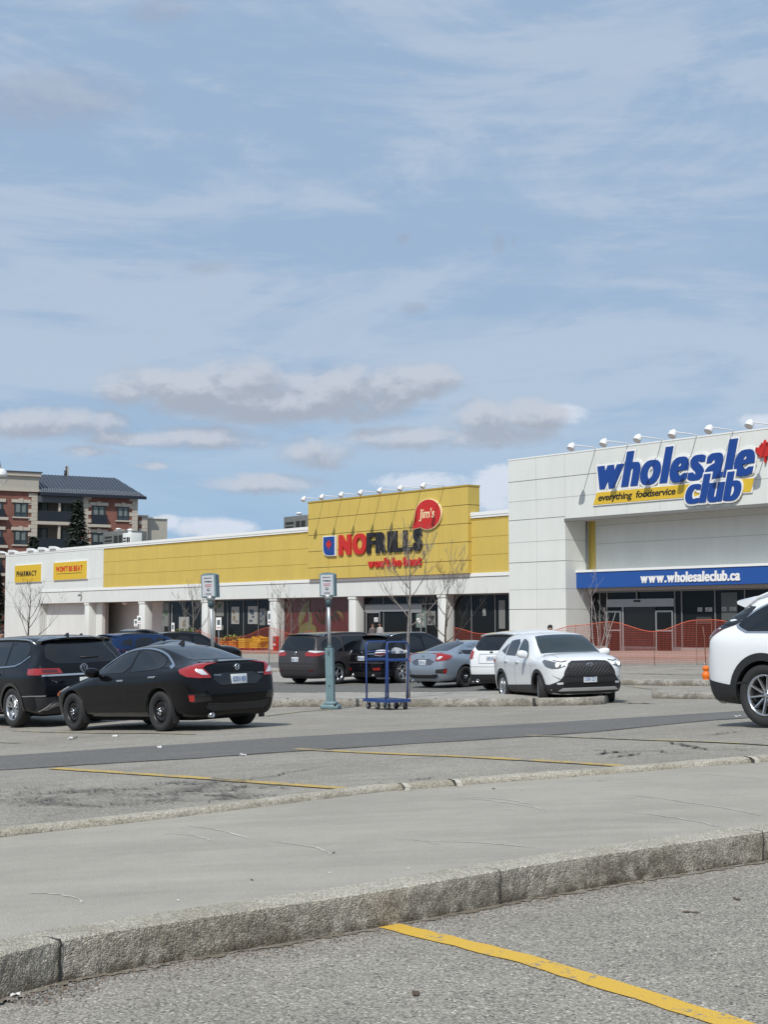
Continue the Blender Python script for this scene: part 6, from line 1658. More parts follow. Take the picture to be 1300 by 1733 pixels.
# pavement in front of the shops
pv = MB()
def slab(F, u0, u1, y0, y1, m, dz, nu=24, ny=6):
    vs = []; fs = []
    for i in range(nu + 1):
        for j in range(ny + 1):
            p = F.O + F.dx * (u0 + (u1 - u0) * i / nu) + F.dy * (y0 + (y1 - y0) * j / ny); vs.append((p.x, p.y, G(p.x, p.y) + dz))
    for i in range(nu):
        for j in range(ny): A = i * (ny + 1) + j; fs.append((A, A + ny + 1, A + ny + 2, A + 1))
    e = len(vs)
    for i in range(nu + 1): x, y, z = vs[i * (ny + 1)]; vs.append((x, y, z - dz - .05))
    for i in range(nu): fs.append((e + i, e + i + 1, (i + 1) * (ny + 1), i * (ny + 1)))
    b = MB(); b.add(vs, fs, m); return tag(b.build('pavement'), kind='structure')
slab(NF, uL - 4, 6, -6.0, YW + .3, M_PAVER, .14, 60, 8)
slab(NF, u163, u262, YW + .3, DEEP, M_PAVER, .14, 6, 3)
slab(WC, -2, 34, -6.5, D + .2, mat('pavement_pink', (.36, .26, .215), .9, var=.08, vscale=1), .13, 30, 8)

# ---------------------------------------------------------------- brick flats behind
BRK = mat_brick('brick_red'); STN = mat('stone_beige', (.47, .42, .35), .85, var=.05); STU = mat('stucco_beige', (.40, .375, .32), .9, var=.04)
RF = mat('seam_roof', (.065, .075, .095), .35, .3); RAIL = mat('rail_dark', (.012, .016, .024), .4); WGL = mat('flat_glass', (.035, .05, .056), .08, spec=.8); WFR = mat('flat_frame', (.03, .035, .035), .5); CURT = mat('curtain_grey', (.16, .19, .18), .8)
FL = Front((uv_of(232, 1000)[0] * 163, 163, 0), R(28))
ap = FL.root('apartment_building', 'red brick flats with pale corner stones and dark metal roof, behind the yellow store', 'building')
def FU(x, Y=0): return FL.u(x, Y, 880)
def FZ(x, y, Y=0): return FL.z(x, y, Y)
ze = FZ(62, 834); zbase = -2; zc0 = FZ(40, 832); zc1 = FZ(40, 798)
xL, xm0, xm1, xr, xs1, xs2 = FU(0) - 14, FU(62), FU(139), FU(232), FU(251), FU(288)
zs1 = FZ(240, 874); zs2 = FZ(270, 877)
b = MB()
b.box(xL, xm0, 0, 16, zbase, zc0, BRK); b.box(xm1, xr, 0, 16, zbase, ze, BRK); b.box(xm0, xm1, 1.9, 16, zbase, ze, mat('stucco_beige_shaded', (.19, .165, .14), .9)); b.box(xr, xs1, .5, 16, zbase, zs1, BRK)  # balcony recess wall: beige stucco with the recess shade put into its colour
b.build('wall', ap)
one('annex', ap, lambda b: (b.box(xs1, xs2, 1.0, 14, zbase, zs2, STU), b.box(xs1 - .1, xs2 + .1, .85, 14.1, zs2, zs2 + .18, S_WHITE)))
one('parapet', ap, lambda b: (b.box(xL, xm0 + .1, -.12, 3, zc0 + .25, zc1 - .5, STU), b.box(xL, xm0 + .25, -.28, 3.1, zc0, zc0 + .25, STN), b.box(xL, xm0 + .3, -.35, 3.2, zc1 - .5, zc1 - .12, STN), b.box(xL, xm0 + .4, -.45, 3.3, zc1 - .12, zc1, RF)))
one('coping', ap, lambda b: b.box(xr, xs1 + .1, .35, 16, zs1, zs1 + .18, STN))
# roof
zrg = FZ(150, 806, 4.5); e0, e1 = xm0 + .1, xr + .75; rr0, rr1 = xm0 + .1, FU(196, 4.5)
b = MB(); vs = [(e0, -.7, ze), (e1, -.7, ze), (rr1, 5, zrg), (rr0, 5, zrg), (e1, 11, ze), (e0, 11, ze)]
b.add(vs, [(0, 1, 2, 3), (1, 4, 2), (4, 5, 3, 2), (5, 0, 3), (0, 5, 4, 1)], RF); b.box(e0, e1 + .04, -.75, -.55, ze - .30, ze + .02, RAIL)
n = 30
for i in range(n):
    t = i / n; x0 = e0 + (e1 - e0) * t; 
    if x0 < rr1: p1 = (x0, 5, zrg)
    else:
        k = (e1 - x0) / (e1 - rr1); p1 = (x0, -.7 + 5.7 * k, ze + (zrg - ze) * k)
    b.tube([(x0, -.7, ze + .03), (p1[0], p1[1], p1[2] + .03)], .035, RF, 4)
b.build('roof', ap)
SNOW = mat('snow_guard', (.35, .37, .40), .4, .4)
def sg2(b):
    for r_ in range(3):
        for i in range(52):
            x = e0 + .3 + (e1 - e0 - .8) * i / 52 + r_ * .1; k = .03 + .075 * r_; y = -.7 + 5.7 * k; z = ze + (zrg - ze) * k
            if x < e1 - (e1 - rr1) * k: b.box(x - .04, x + .04, y - .05, y + .02, z + .02, z + .12, SNOW)
one('snow_guard', ap, sg2)['kind'] = 'stuff'
zf = [FZ(34, 875), FZ(34, 922)]; fh = zf[0] - zf[1]
def apwin(x0, x1, k, lintel=True, balc=False):
    a, c_ = FU(x0), FU(x1); z1 = FZ((x0 + x1) / 2, {0: 851.5, 1: 899.5}[0]) if False else None
def win(a, c_, z0, z1, y, balc=False, cur=True):
    w = one('window', ap, lambda b: b.box(a, c_, y - .03, y - .002, z0, z1, WGL))
    def fr(b):
        for p, q in ((a, a + .09), ((a + c_) / 2 - .05, (a + c_) / 2 + .05), (c_ - .09, c_)): b.box(p, q, y - .07, y - .031, z0, z1, WFR)
        for z_ in (z0, z0 + (z1 - z0) * .25, z1 - .09): b.box(a + .09, (a + c_) / 2 - .05, y - .065, y - .031, z_, z_ + .07, WFR); b.box((a + c_) / 2 + .05, c_ - .09, y - .065, y - .031, z_, z_ + .07, WFR)
        if cur: b.box(a + .2, (a + c_) / 2 - .1, y - .036, y - .031, z0 + (z1 - z0) * .32, z1 - .12, CURT); b.box((a + c_) / 2 + .12, c_ - .22, y - .036, y - .031, z0 + (z1 - z0) * .32, z1 - .12, CURT)
    one('frame', w, fr)
    one('lintel', w, lambda b: (b.box(a - .3, c_ + .3, y - .14, y - .003, z1 + .02, z1 + .36, STN), b.box((a + c_) / 2 - .2, (a + c_) / 2 + .2, y - .2, y - .003, z1 + .0, z1 + .46, STN)))
    if balc:
        one('railing', w, lambda b: (b.box(a - .1, c_ + .1, y - .45, y - .40, z0 - .1, z0 + (z1 - z0) * .48, RAIL), b.box(a - .1, a - .05, y - .4, y, z0 - .1, z0 + (z1 - z0) * .48, RAIL), b.box(c_ + .05, c_ + .1, y - .4, y, z0 - .1, z0 + (z1 - z0) * .48, RAIL)))
        one('ledge', w, lambda b: b.box(a - .5, c_ + .5, y - .5, y - .003, z0 - .42, z0 - .12, STN))
    else: one('sill', w, lambda b: b.box(a - .2, c_ + .2, y - .14, y - .003, z0 - .16, z0 - .01, STN))
zw1 = FZ(34, 851); zw0 = FZ(34, 874.5)
for k in range(4):
    dzz = -fh * k
    win(FU(23), FU(45.5), zw0 + dzz, zw1 + dzz, 0)
    win(FU(-17), FU(3.5), zw0 + dzz, zw1 + dzz, 0, True); win(FU(-46), FU(-28), zw0 + dzz, zw1 + dzz, 0)
    zr1 = FZ(208, 858); zr0 = FZ(208, 880.5)
    win(FU(155), FU(177.5), FZ(166, 886) + dzz, FZ(166, 856) + dzz, 0, True, True)
    win(FU(197.5), FU(217.5), zr0 + dzz, zr1 + dzz, 0)
def quoin(u_, y, z0, z1, dirs):
    def f(b):
        h = .42; n = int((z1 - z0) / h)
        for i in range(n):
            w = .62 if i % 2 else .95
            b.box(u_ - (w if dirs < 0 else .02), u_ + (w if dirs > 0 else .02), y - .07, y - .001, z0 + i * h + .01, z0 + (i + 1) * h - .01, STN)
    one('quoin', ap, f)
quoin(xm0, 0, zbase, zc0, -1); quoin(xm1, 0, zbase, ze, 1); quoin(xr, 0, zbase, ze, -1); quoin(xs1, .5, zbase, zs1, -1)
# balconies
zb_s = FZ(80, 885); 
for k in range(4):
    z0 = zb_s - fh * k
    bal = one('balcony', ap, lambda b: (b.box(xm0, xm1, -.25, 1.9, z0 - .18, z0 + .16, STN), b.box(FU(98), FU(101.5), -.1, .25, z0 + .16, z0 + fh - .19, STN)))
    one('railing', bal, lambda b: (b.box(xm0, xm1, -.2, -.16, z0 + .2, z0 + 1.22, RAIL), b.box(xm0, xm1, -.22, -.14, z0 + 1.22, z0 + 1.28, WFR)))
    for x0, x1 in ((64, 81), (100, 122)): one('balcony_door', bal, lambda b: (b.box(FL.u(x0, 1.9, 860), FL.u(x1, 1.9, 860), 1.85, 1.899, z0 + .2, z0 + 2.5, WFR), b.box(FL.u(x0 + 6, 1.9, 860), FL.u(x1 - 3, 1.9, 860), 1.83, 1.85, z0 + .3, z0 + 2.4, CURT)))
one('balcony_beam', ap, lambda b: b.box(xm0, xm1, -.25, .2, ze - 1.0, ze - .32, mat('beam_slate', (.08, .085, .095), .6)))
one('chimney', ap, lambda b: (b.box(FL.u(111.5, 6, 795), FL.u(115.5, 6, 795), 6, 6.4, ze, FZ(113, 788.5, 6), STN), b.tube([(FL.u(110, 6, 795), 5.6, zrg - .3), (FL.u(110, 6, 795), 5.6, FZ(113, 790, 6))], .09, RAIL, 8), b.tube([(FL.u(108, 6, 795), 5.6, zrg - .3), (FL.u(108, 6, 795), 5.6, FZ(113, 797, 6))], .12, RAIL, 8)))
# ================================================================== TREES
BARK = mat('bark_grey', (.20, .18, .16), .9, var=.25, vscale=8, bump=.4, bscale=40); BARKD = mat('bark_dark', (.075, .062, .05), .9, var=.2, vscale=8); BARKP = mat('bark_pale', (.34, .30, .28), .9, var=.15, vscale=8)
MAXLVL = 3
def bare_tree(label, px, y_base, Y, top_py, m, r0=.055, seed=1, fork=.33, spread=1.0, limbs=9, lean=0.0, dz=0.0, twig=1.0, multi=False, name='bare_tree'):
    rnd = random.Random(seed); u, _ = uv_of(px, y_base); x = u * Y; g = G(x, Y) + dz; H = at(px, top_py, Y).z - g
    t = thing(name, label, 'tree', (x, Y, g), rnd.uniform(0, 6) * 0, group=None)
    tr = MB(); cr = MB(); N = 16; P_ = []; w1, w2 = rnd.uniform(0, 6), rnd.uniform(0, 6)
    for i in range(N + 1):
        a = i / N; P_.append(Vector((lean * a * H + .02 * H * math.sin(a * 5 + w1) * a, .02 * H * math.sin(a * 4 + w2) * a, a * H - .05)))
    if not multi: tr.tube(P_, [r0 * (1 - a / N * .93) for a in range(N + 1)], m, 8)
    else:
        tr.tube(P_[:5], [r0 * (1 - a * .05) for a in range(5)], m, 8)
    def limb(p, d, L_, r, lvl):
        n = 6; pts = [p.copy()]; q = p.copy(); dd = d.copy()
        for i in range(n):
            dd = (dd + Vector((rnd.uniform(-.16, .16), rnd.uniform(-.16, .16), .10 + rnd.uniform(-.06, .12)))).normalized(); q = q + dd * L_ / n; pts.append(q.copy())
        cr.tube(pts, [max(.0032 if lvl < 3 else .0026, r * (1 - i / n * .75)) for i in range(n + 1)], m, 5 if lvl else 6)
        if lvl < MAXLVL:
            k = rnd.randint(4, 6) if lvl == 0 else rnd.randint(2, 4) if lvl == 1 else 2
            for j in range(k):
                i = rnd.randint(2 if lvl == 0 else 1, n); base = pts[i]; dirn = (pts[i] - pts[i - 1]).normalized()
                side_ = Vector((rnd.uniform(-1, 1), rnd.uniform(-1, 1), rnd.uniform(-.15, .8))).normalized()
                nd = (dirn * .8 + side_ * .75).normalized(); limb(base, nd, L_ * rnd.uniform(.35, .55) * twig, r * (1 - i / n * .7) * .55, lvl + 1)
    for k in range(limbs):
        a = fork + (1 - fork) * (k + rnd.random() * .5) / limbs * .92; i = min(N - 1, int(a * N)); p = P_[i].lerp(P_[i + 1], a * N - i) if not multi else P_[4]
        ang = k * 2.4 + rnd.uniform(-.4, .4); up = .45 + .6 * a + (1.2 if multi else 0)
        d = Vector((math.cos(ang), math.sin(ang), up)).normalized(); L_ = H * (.52 * (1 - a) + .13) * spread * (2.4 if multi else 1)
        if multi: p = P_[1 + k % 4]; L_ = H * .82 * rnd.uniform(.8, 1.05); d = Vector((math.cos(ang) * .42 * spread, math.sin(ang) * .3, 1.0)).normalized()
        limb(p, d, L_, r0 * (1 - a * .8) * (.5 if not multi else .6), 0)
    tr.build('trunk', t); cr.build('crown', t); return t
bare_tree('tall bare young tree on the kerbed island beside the blue trolley', 691, 1178, 34.2, 912, BARK, .054, 5, .42, 1.0, 8, -.002, .16, 1.0)
bare_tree('darker bare tree in front of the white column right of the entrance', 754, 1110, 58, 966, BARKD, .06, 11, .28, 1.0, 10, .02)
bare_tree('pale many-stemmed bare tree in front of the wholesale doors', 1013, 1100, 54, 1003, BARKP, .075, 4, .3, 1.0, 5, .0, multi=True, twig=.7)
bare_tree('bare tree in front of the white wall below the pharmacy sign', 47, 1110, 92, 990, BARKD, .075, 21, .2, 1.05, 11)
bare_tree('thin bare tree in front of the shop window left of the tilted box sign', 325, 1110, 88, 990, BARK, .06, 8, .3, .95, 10)
bare_tree('slender bare tree behind the charcoal minivan by the red mural', 473, 1112, 74, 988, BARK, .045, 17, .25, .8, 9)

NEED = [mat('needles_dark', (.016, .026, .018), .9), mat('needles_mid', (.030, .046, .030), .9), mat('needles_light', (.050, .068, .042), .9)]
def conifer(label, px, Y, top_py, rbase, seed):
    rnd = random.Random(seed); u, _ = uv_of(px, 900); x = u * Y; g = G(x, Y); H = at(px, top_py, Y).z - g
    t = thing('spruce_tree', label, 'tree', (x, Y, g)); one('trunk', t, lambda b: b.tube([(0, 0, 0), (0, 0, H * .97)], [.22, .02], BARKD, 8))
    b = MB(); n = int(900 + H * 130)
    for i in range(n):
        a = rnd.random() ** .75; z = H * (.12 + .88 * a); tier = .72 + .28 * (1 - ((z * 1.15) % 1.0)); r = rbase * (1 - a) ** .85 * tier + .08
        ang = rnd.uniform(0, 6.283); lump = .8 + .3 * noise.noise(Vector((math.cos(ang) * 2, math.sin(ang) * 2, z * .6))); rr = r * lump * math.sqrt(rnd.uniform(.25, 1.0))
        c = Vector((rr * math.cos(ang), rr * math.sin(ang), z - rr * .30)); out = Vector((math.cos(ang), math.sin(ang), -.25 + rnd.uniform(-.3, .3))); L_ = rnd.uniform(.30, .62); tn = Vector((-math.sin(ang), math.cos(ang), rnd.uniform(-.3, .3))) * rnd.uniform(.08, .17)
        m = NEED[min(2, int(rnd.random() ** 1.3 * 3))]
        b.add([c - tn, c + tn, c + out * L_ * .6 + tn * .8, c + out * L_, c + out * L_ * .6 - tn * .8], [(0, 1, 2, 3, 4)], m)
    b.build('crown', t)
conifer('tall dark spruce in front of the flats with the metal roof', 131, 146, 846, 3.1, 3)
conifer('small dark spruce whose tip shows at the foot of the brick flats', 56, 146, 908, 1.8, 9)
# dark planting seen past the left end of the store
hb = conifer('dark evergreen at the far left behind the white store end', -7, 150, 960, 2.2, 12)

# ================================================================== BOX SIGNS ON POSTS
TEAL = mat('teal_paint', (.135, .215, .235), .55, var=.12, vscale=6); TEALD = mat('teal_dark', (.06, .10, .11), .6); GALV = mat('galvanised', (.46, .48, .49), .4, .4, var=.08); BOXF = mat('sign_face', (.50, .51, .53), .4)
MK = mat('faint_print', (.08, .10, .11), .6); MKR = mat('faint_print_red', (.42, .12, .12), .6)
def box_sign(label, px, yb, Y, lean_top, rz):
    u, _ = uv_of(px, yb); x = u * Y; g = G(x, Y); t = thing('parking_sign_post', label, 'sign post', (x, Y, g), rz)
    def base(b): b.bbox(-.20, .20, -.17, .17, 0, .10, TEAL, .03); b.bbox(-.14, .14, -.13, .13, .08, .17, TEAL, .035)
    one('base', t, base)
    one('bolt', t, lambda b: b.lathe([(.028, 0), (.028, .03), (0, .04)], DARKIN, 8, Matrix.Translation((.13, -.14, .10)) @ Matrix.Rotation(R(90), 4, 'X')))
    k = lean_top / 2.9
    def post(b):
        M = Matrix.Shear('XY', 4, (0, 0)); vs = []
        for z in (.15, 1.30):
            for sx, sy in ((-1, -1), (1, -1), (1, 1), (-1, 1)): vs.append((sx * .082 + k * z, sy * .082, z))
        b.add(vs, [(0, 1, 5, 4), (1, 2, 6, 5), (2, 3, 7, 6), (3, 0, 4, 7), (4, 5, 6, 7)], TEAL)
        b.tube([(k * 1.26 + .0, 0, 1.26), (k * 1.36, 0, 1.36)], [.07, .05], TEALD, 8)
        b.box(k * 1.2 - .02, k * 1.2 + .02, -.088, -.082, 1.14, 1.24, TEALD); b.box(k * .5 - .012, k * .5 + .012, -.088, -.082, .48, .51, DARKIN)
    one('post', t, post)
    one('pole', t, lambda b: b.tube([(k * 1.3, 0, 1.3), (k * 2.28, 0, 2.28)], .037, GALV, 12))
    one('collar', t, lambda b: (b.tube([(k * 2.2, 0, 2.20), (k * 2.36, 0, 2.36)], .065, TEALD, 12), b.tube([(k * 2.36, 0, 2.33), (k * 2.42, 0, 2.42)], [.07, .12], GALV, 12)))
    X = k * 2.66; M = Matrix.Translation((X, 0, 2.66)) @ Matrix.Rotation(k, 4, 'Y')
    def bx_(b):
        P_ = [(-.165, -.26), (.165, -.26), (.165, .205)] + [(.165 * math.cos(t_), .205 + .045 * math.sin(t_)) for t_ in [i * math.pi / 8 for i in range(1, 8)]] + [(-.165, .205)]
        b.prism(P_, -.10, .10, TEAL, M)
    bo = one('sign_box', t, bx_)
    def face(b):
        b.prism([(-.135, -.235), (.135, -.235), (.135, .20), (-.135, .20)], -.112, -.099, BOXF, M)
        for (x0, x1, z, h, m) in ((-.085, -.065, .145, .030, MK), (-.065, .085, .145, .014, MK), (-.085, .02, .075, .022, MK), (-.02, .09, .068, .026, MK), (-.075, .075, .005, .014, MKR), (-.065, .07, -.03, .014, MKR), (-.06, .06, -.175, .008, MK), (-.07, .07, -.20, .008, MK)):
            b.prism([(x0, z - h / 2), (x1, z - h / 2), (x1, z + h / 2), (x0, z + h / 2)], -.116, -.111, m, M)
        b.prism([(.033 * math.cos(a * math.pi / 8), -.10 + .033 * math.sin(a * math.pi / 8)) for a in range(16)], -.116, -.111, MK, M)
        b.prism([(.014 * math.cos(a * math.pi / 8) + .004, -.10 + .014 * math.sin(a * math.pi / 8)) for a in range(16)], -.119, -.115, BOXF, M)
    one('sign_face', bo, face)
    return t
box_sign('teal post with a white box sign, standing in front of the island kerb', 560, 1199, 31.7, -.075, R(-12))
box_sign('leaning post with a white box sign, rising behind the black saloon', 364, 1205, 31.0, -.15, R(-16))

# ================================================================== TROLLEY
TB = mat('trolley_blue', (.015, .052, .21), .4, coat=.3, var=.1, vscale=9); TBD = mat('trolley_deck', (.03, .055, .10), .6, var=.2, vscale=9); RUB = mat('caster_rubber', (.03, .03, .03), .7); CAST = mat('caster_metal', (.35, .36, .38), .4, .7)
Yt = 31.6; u, _ = uv_of(655, 1197); tx = u * Yt
tr = thing('platform_trolley', 'tall blue platform trolley with two tube frames, left beside the bare tree', 'trolley', (tx, Yt, G(tx, Yt)), R(38))
# local x: width of the frames, local y: length
one('deck', tr, lambda b: (b.bbox(-.30, .30, -.42, .42, .175, .215, TBD, .01), b.box(-.31, .31, -.43, -.40, .165, .225, TB), b.box(-.31, .31, .40, .43, .165, .225, TB), b.box(-.315, -.29, -.40, .40, .165, .225, TB), b.box(.29, .315, -.40, .40, .165, .225, TB)))
def frame(y, tilt):
    pts = [(-.29, y, .2), (-.29, y + tilt * .6, .8), (-.29, y + tilt, 1.34), (-.27, y + tilt, 1.40), (-.23, y + tilt, 1.43), (.23, y + tilt, 1.43), (.27, y + tilt, 1.40), (.29, y + tilt, 1.34), (.29, y + tilt * .6, .8), (.29, y, .2)]
    f = one('frame', tr, lambda b: b.tube(pts, .019, TB, 8))
    one('crossbar', f, lambda b: (b.bbox(-.29, .29, y + tilt * .75 - .014, y + tilt * .75 + .014, 1.02, 1.08, TB, .006), b.tube([(-.29, y + tilt * .85, 1.22), (.29, y + tilt * .85, 1.22)], .012, TB, 6)))
frame(-.33, -.03); frame(.33, .02)
for (cx, cy) in ((-.23, -.34), (.23, -.34), (-.23, .34), (.23, .34), (-.25, .0), (.25, .0)):
    c = one('caster', tr, lambda b: (b.box(cx - .035, cx - .028, cy - .03, cy + .03, .05, .172, CAST), b.box(cx + .028, cx + .035, cy - .03, cy + .03, .05, .172, CAST), b.box(cx - .04, cx + .04, cy - .04, cy + .04, .160, .174, CAST)))
    one('wheel', c, lambda b: b.lathe([(.0, -.016), (.032, -.017), (.034, -.02), (.062, -.02), (.065, -.012), (.065, .012), (.062, .02), (.034, .02), (.032, .017), (0, .016)], RUB, 18, Matrix.Translation((cx, cy, .066)) @ Matrix.Rotation(R(90), 4, 'Y')))
b = MB(); rnd = random.Random(3); vs = []; n = 7
for i in range(n):
    for j in range(5): vs.append((-.16 + .42 * i / (n - 1), -.36 + .02 * math.sin(i * 1.7 + j) , 1.19 + .13 * j / 4 * (.75 + .25 * math.sin(i * .9)) + .006 * math.sin(i * 2.3)))
b.add(vs, [(i * 5 + j, i * 5 + 5 + j, i * 5 + 6 + j, i * 5 + 1 + j) for i in range(n - 1) for j in range(4)], mat('flyer_white', (.62, .64, .66), .6), True)
o = b.build('paper_flyer'); o.location = tr.location; o.rotation_euler = tr.rotation_euler; tag(o, 'white crumpled paper flyer tucked in the near frame of the blue trolley', 'flyer')

# ================================================================== SAFETY NETTING
NET = mat_mesh('orange_netting', (.35, .048, .022), .86, (20, 14)); NETE = mat('netting_edge', (.62, .12, .05), .6); STK = mat('stake_rust', (.22, .10, .06), .7)
def netting(label, run, grp='orange safety netting'):
    """run: list of (px, Y, height)"""
    t = None; P_ = []
    for (px, Y, h) in run: u, _ = uv_of(px, 1100); x = u * Y; P_.append(Vector((x, Y, h)))
    t = thing('safety_netting', label, 'netting', (P_[0].x, P_[0].y, G(P_[0].x, P_[0].y)), 0, grp); o0 = t.location
    me = bpy.data.meshes.new('net'); vs = []; fs = []; uvs = []; s = 0; Q = []
    for a, b_ in zip(P_, P_[1:]):
        n = 14
        for i in range(n): 
            k = i / n; kk = k * k * (3 - 2 * k); q = a.lerp(b_, k); q.z = a.z + (b_.z - a.z) * kk; Q.append(q)
    Q.append(P_[-1].copy()); edge = []
    for i, q in enumerate(Q):
        if i: s += (Vector((q.x, q.y)) - Vector((Q[i - 1].x, Q[i - 1].y))).length
        g = G(q.x, q.y)
        for j in range(5):
            vs.append((q.x - o0.x, q.y - o0.y + .03 * math.sin(s * 3 + j), g + .04 + (q.z - .04) * j / 4 - o0.z)); uvs.append((s, (q.z) * j / 4))
        edge.append(vs[-1])
    for i in range(len(Q) - 1):
        for j in range(4): A = i * 5 + j; fs.append((A, A + 5, A + 6, A + 1))
    me.from_pydata(vs, [], fs); me.materials.append(NET); uvl = me.uv_layers.new(name='UVMap')
    for l in me.loops: uvl.data[l.index].uv = uvs[l.vertex_index]
    link('net_panel', me, t); one('top_edge', t, lambda b: b.tube(edge, .014, NETE, 5))
    for p in P_[::1]:
        g = G(p.x, p.y) - o0.z; x, y = p.x - o0.x, p.y - o0.y
        if p.z > 1.2: one('stake', t, lambda b: b.tube([(x, y, g - .02), (x, y, g + p.z + .03)], .010, STK, 6))
netting('orange netting strung across the wholesale entrance, sagging in the middle', [(868, 60, 1.42), (915, 60, 1.35), (975, 59, 1.62), (1032, 58, 1.72), (1108, 57, 1.30), (1180, 56.5, 1.70), (1206, 56, 1.70), (1290, 55, 1.35), (1340, 55, 1.7)])
netting('orange netting before the shop windows between the white SUV and the right column', [(768, 66, 1.62), (815, 64, 1.35), (868, 60, 1.42)])
netting('orange netting behind the yellow crates, rising towards the column', [(330, 112, 1.6), (372, 109, 1.0), (405, 106.5, 1.1), (455, 103, 1.75), (500, 100, 1.25), (530, 98.5, 1.5)])
# orange weighted base near the right edge
ORG = mat('safety_orange', (.75, .16, .01), .5)
u, _ = uv_of(1196, 1150); Y = 41.0; x = u * Y
t = thing('barrier_post', 'thin stake in a bright orange weighted base beside the large white SUV', 'post', (x, Y, G(x, Y))); t.scale = (.75, .75, .9)
one('base', t, lambda b: (b.lathe([(.15, 0), (.15, .10), (.11, .14), (.12, .20), (.155, .24), (.155, .34), (.10, .38), (.09, .44), (.13, .46), (.13, .54), (.05, .58), (0, .58)], ORG, 14)))
one('stake', t, lambda b: b.tube([(0, 0, .5), (-.04, 0, 1.45), (-.09, 0, 1.78)], .016, STK, 6))
# ================================================================== SMALL SIGNS
def small_sign(label, px, Y, yt, yb, w, rz, lean=0.0):
    u, _ = uv_of(px, yb); x = u * Y; g = G(x, Y); t = thing('small_sign', label, 'sign', (x, Y, g), rz); zt_ = at(px, yt, Y).z - g; zb_ = at(px, yb, Y).z - g
    one('post', t, lambda b: b.tube([(0, 0, -.1), (lean * .8, 0, zb_ + .02), (lean, 0, zt_)], .025, GALV, 6))
    one('sign_panel', t, lambda b: (b.box(lean - w / 2, lean + w / 2, -.045, -.028, zb_, zt_, S_WHITE), b.box(lean - w * .28, lean + w * .28, -.050, -.046, zb_ + (zt_ - zb_) * .40, zb_ + (zt_ - zb_) * .80, MK), b.box(lean - w * .32, lean + w * .32, -.050, -.046, zb_ + (zt_ - zb_) * .14, zb_ + (zt_ - zb_) * .22, MKR)))
small_sign('white notice on a thin leaning post at the kerb left of the minivan', 455, 66, 1034, 1057, .30, R(-55), .1)
small_sign('white notice on a short post in front of the window with posters', 370, 80, 1045, 1066, .30, R(-10))
small_sign('white notice on a post before the white column by the deep bay', 236, 84, 1042, 1056, .30, R(-20))
small_sign('low white notice just left of the one by the white column', 230, 80, 1048, 1060, .22, R(-20))
small_sign('narrow white notice in front of the leftmost shop window', 293, 84, 1054, 1072, .30, R(-50))
# ================================================================== CRATES AND PRODUCE
CY = mat('crate_yellow', (.62, .36, .02), .6); CO = mat('crate_orange', (.58, .20, .03), .6); PR = mat('pallet_red', (.40, .05, .03), .7)
def crate(name, label, px, yb, Yoff, w, d, h, m, z0=0.0, grp=None):
    u_, z_ = NF.uz(px, yb, -Yoff); p = NF.O + NF.dx * u_ - NF.dy * Yoff; t = thing(name, label, 'crate' if 'crate' in name else name, (p.x, p.y, G(p.x, p.y) + .14 + z0), TH, grp)
    def f(b):
        for x0, x1, y0, y1 in ((-w / 2, w / 2, -d / 2, -d / 2 + .03), (-w / 2, w / 2, d / 2 - .03, d / 2), (-w / 2, -w / 2 + .03, -d / 2 + .03, d / 2 - .03), (w / 2 - .03, w / 2, -d / 2 + .03, d / 2 - .03)):
            n = max(2, int(h / .13))
            for i in range(n): b.box(x0, x1, y0, y1, h * i / n + .02, h * (i + .72) / n + .02, m)
        for sx in (-1, 1):
            for sy in (-1, 1): b.box(sx * (w / 2 - .03) - .03, sx * (w / 2 - .03) + .03, sy * (d / 2) - .035, sy * (d / 2) + .035, .0, h, m)
        b.box(-w / 2 + .03, w / 2 - .03, -d / 2 + .03, d / 2 - .03, .02, .05, m)
    one('crate_wall', t, f); return t
crate('produce_crate', 'orange slatted produce crate at the left, heaped with greens', 386, 1093, 1.5, 1.1, 1.0, .66, CO)
crate('produce_crate', 'orange slatted produce crate next to the yellow stack', 402, 1094, 1.5, 1.1, 1.0, .66, CO)
t1 = crate('stacked_crate', 'lowest yellow crate of the left stack on the red pallet', 418, 1097, 1.5, .8, .9, .40, CY, .13)
t2 = crate('stacked_crate', 'yellow crate lying on top of the left stack', 418, 1097, 1.5, .8, .9, .30, CY, .54)
t1 = crate('stacked_crate', 'wide yellow crate at the bottom of the right stack', 438, 1097, 1.5, 1.0, .9, .45, CY, .13)
t2 = crate('stacked_crate', 'tilted yellow crate topmost of the right stack', 440, 1097, 1.5, .9, .8, .35, CY, .60); t2.rotation_euler = (R(4), R(8), TH + .2)
u_, z_ = NF.uz(428, 1098, -1.5); p = NF.O + NF.dx * u_ - NF.dy * 1.5
t = thing('pallet', 'red wooden pallet under the yellow crates', 'pallet', (p.x, p.y, G(p.x, p.y) + .14), TH)
def pal(b):
    for i in range(7): b.box(-1.2 + i * .35, -1.2 + i * .35 + .25, -.55, .55, .09, .12, PR)
    for i in range(4): b.box(-1.2 + i * .75, -1.2 + i * .75 + .12, -.54, .54, 0, .089, PR)
one('board', t, pal)
LV = [mat('produce_green', (.09, .15, .03), .8), mat('produce_lime', (.30, .32, .06), .8), mat('produce_dark', (.03, .06, .02), .8)]
u_, z_ = NF.uz(394, 1080, -1.5); p = NF.O + NF.dx * u_ - NF.dy * 1.5; b = MB(); rnd = random.Random(5)
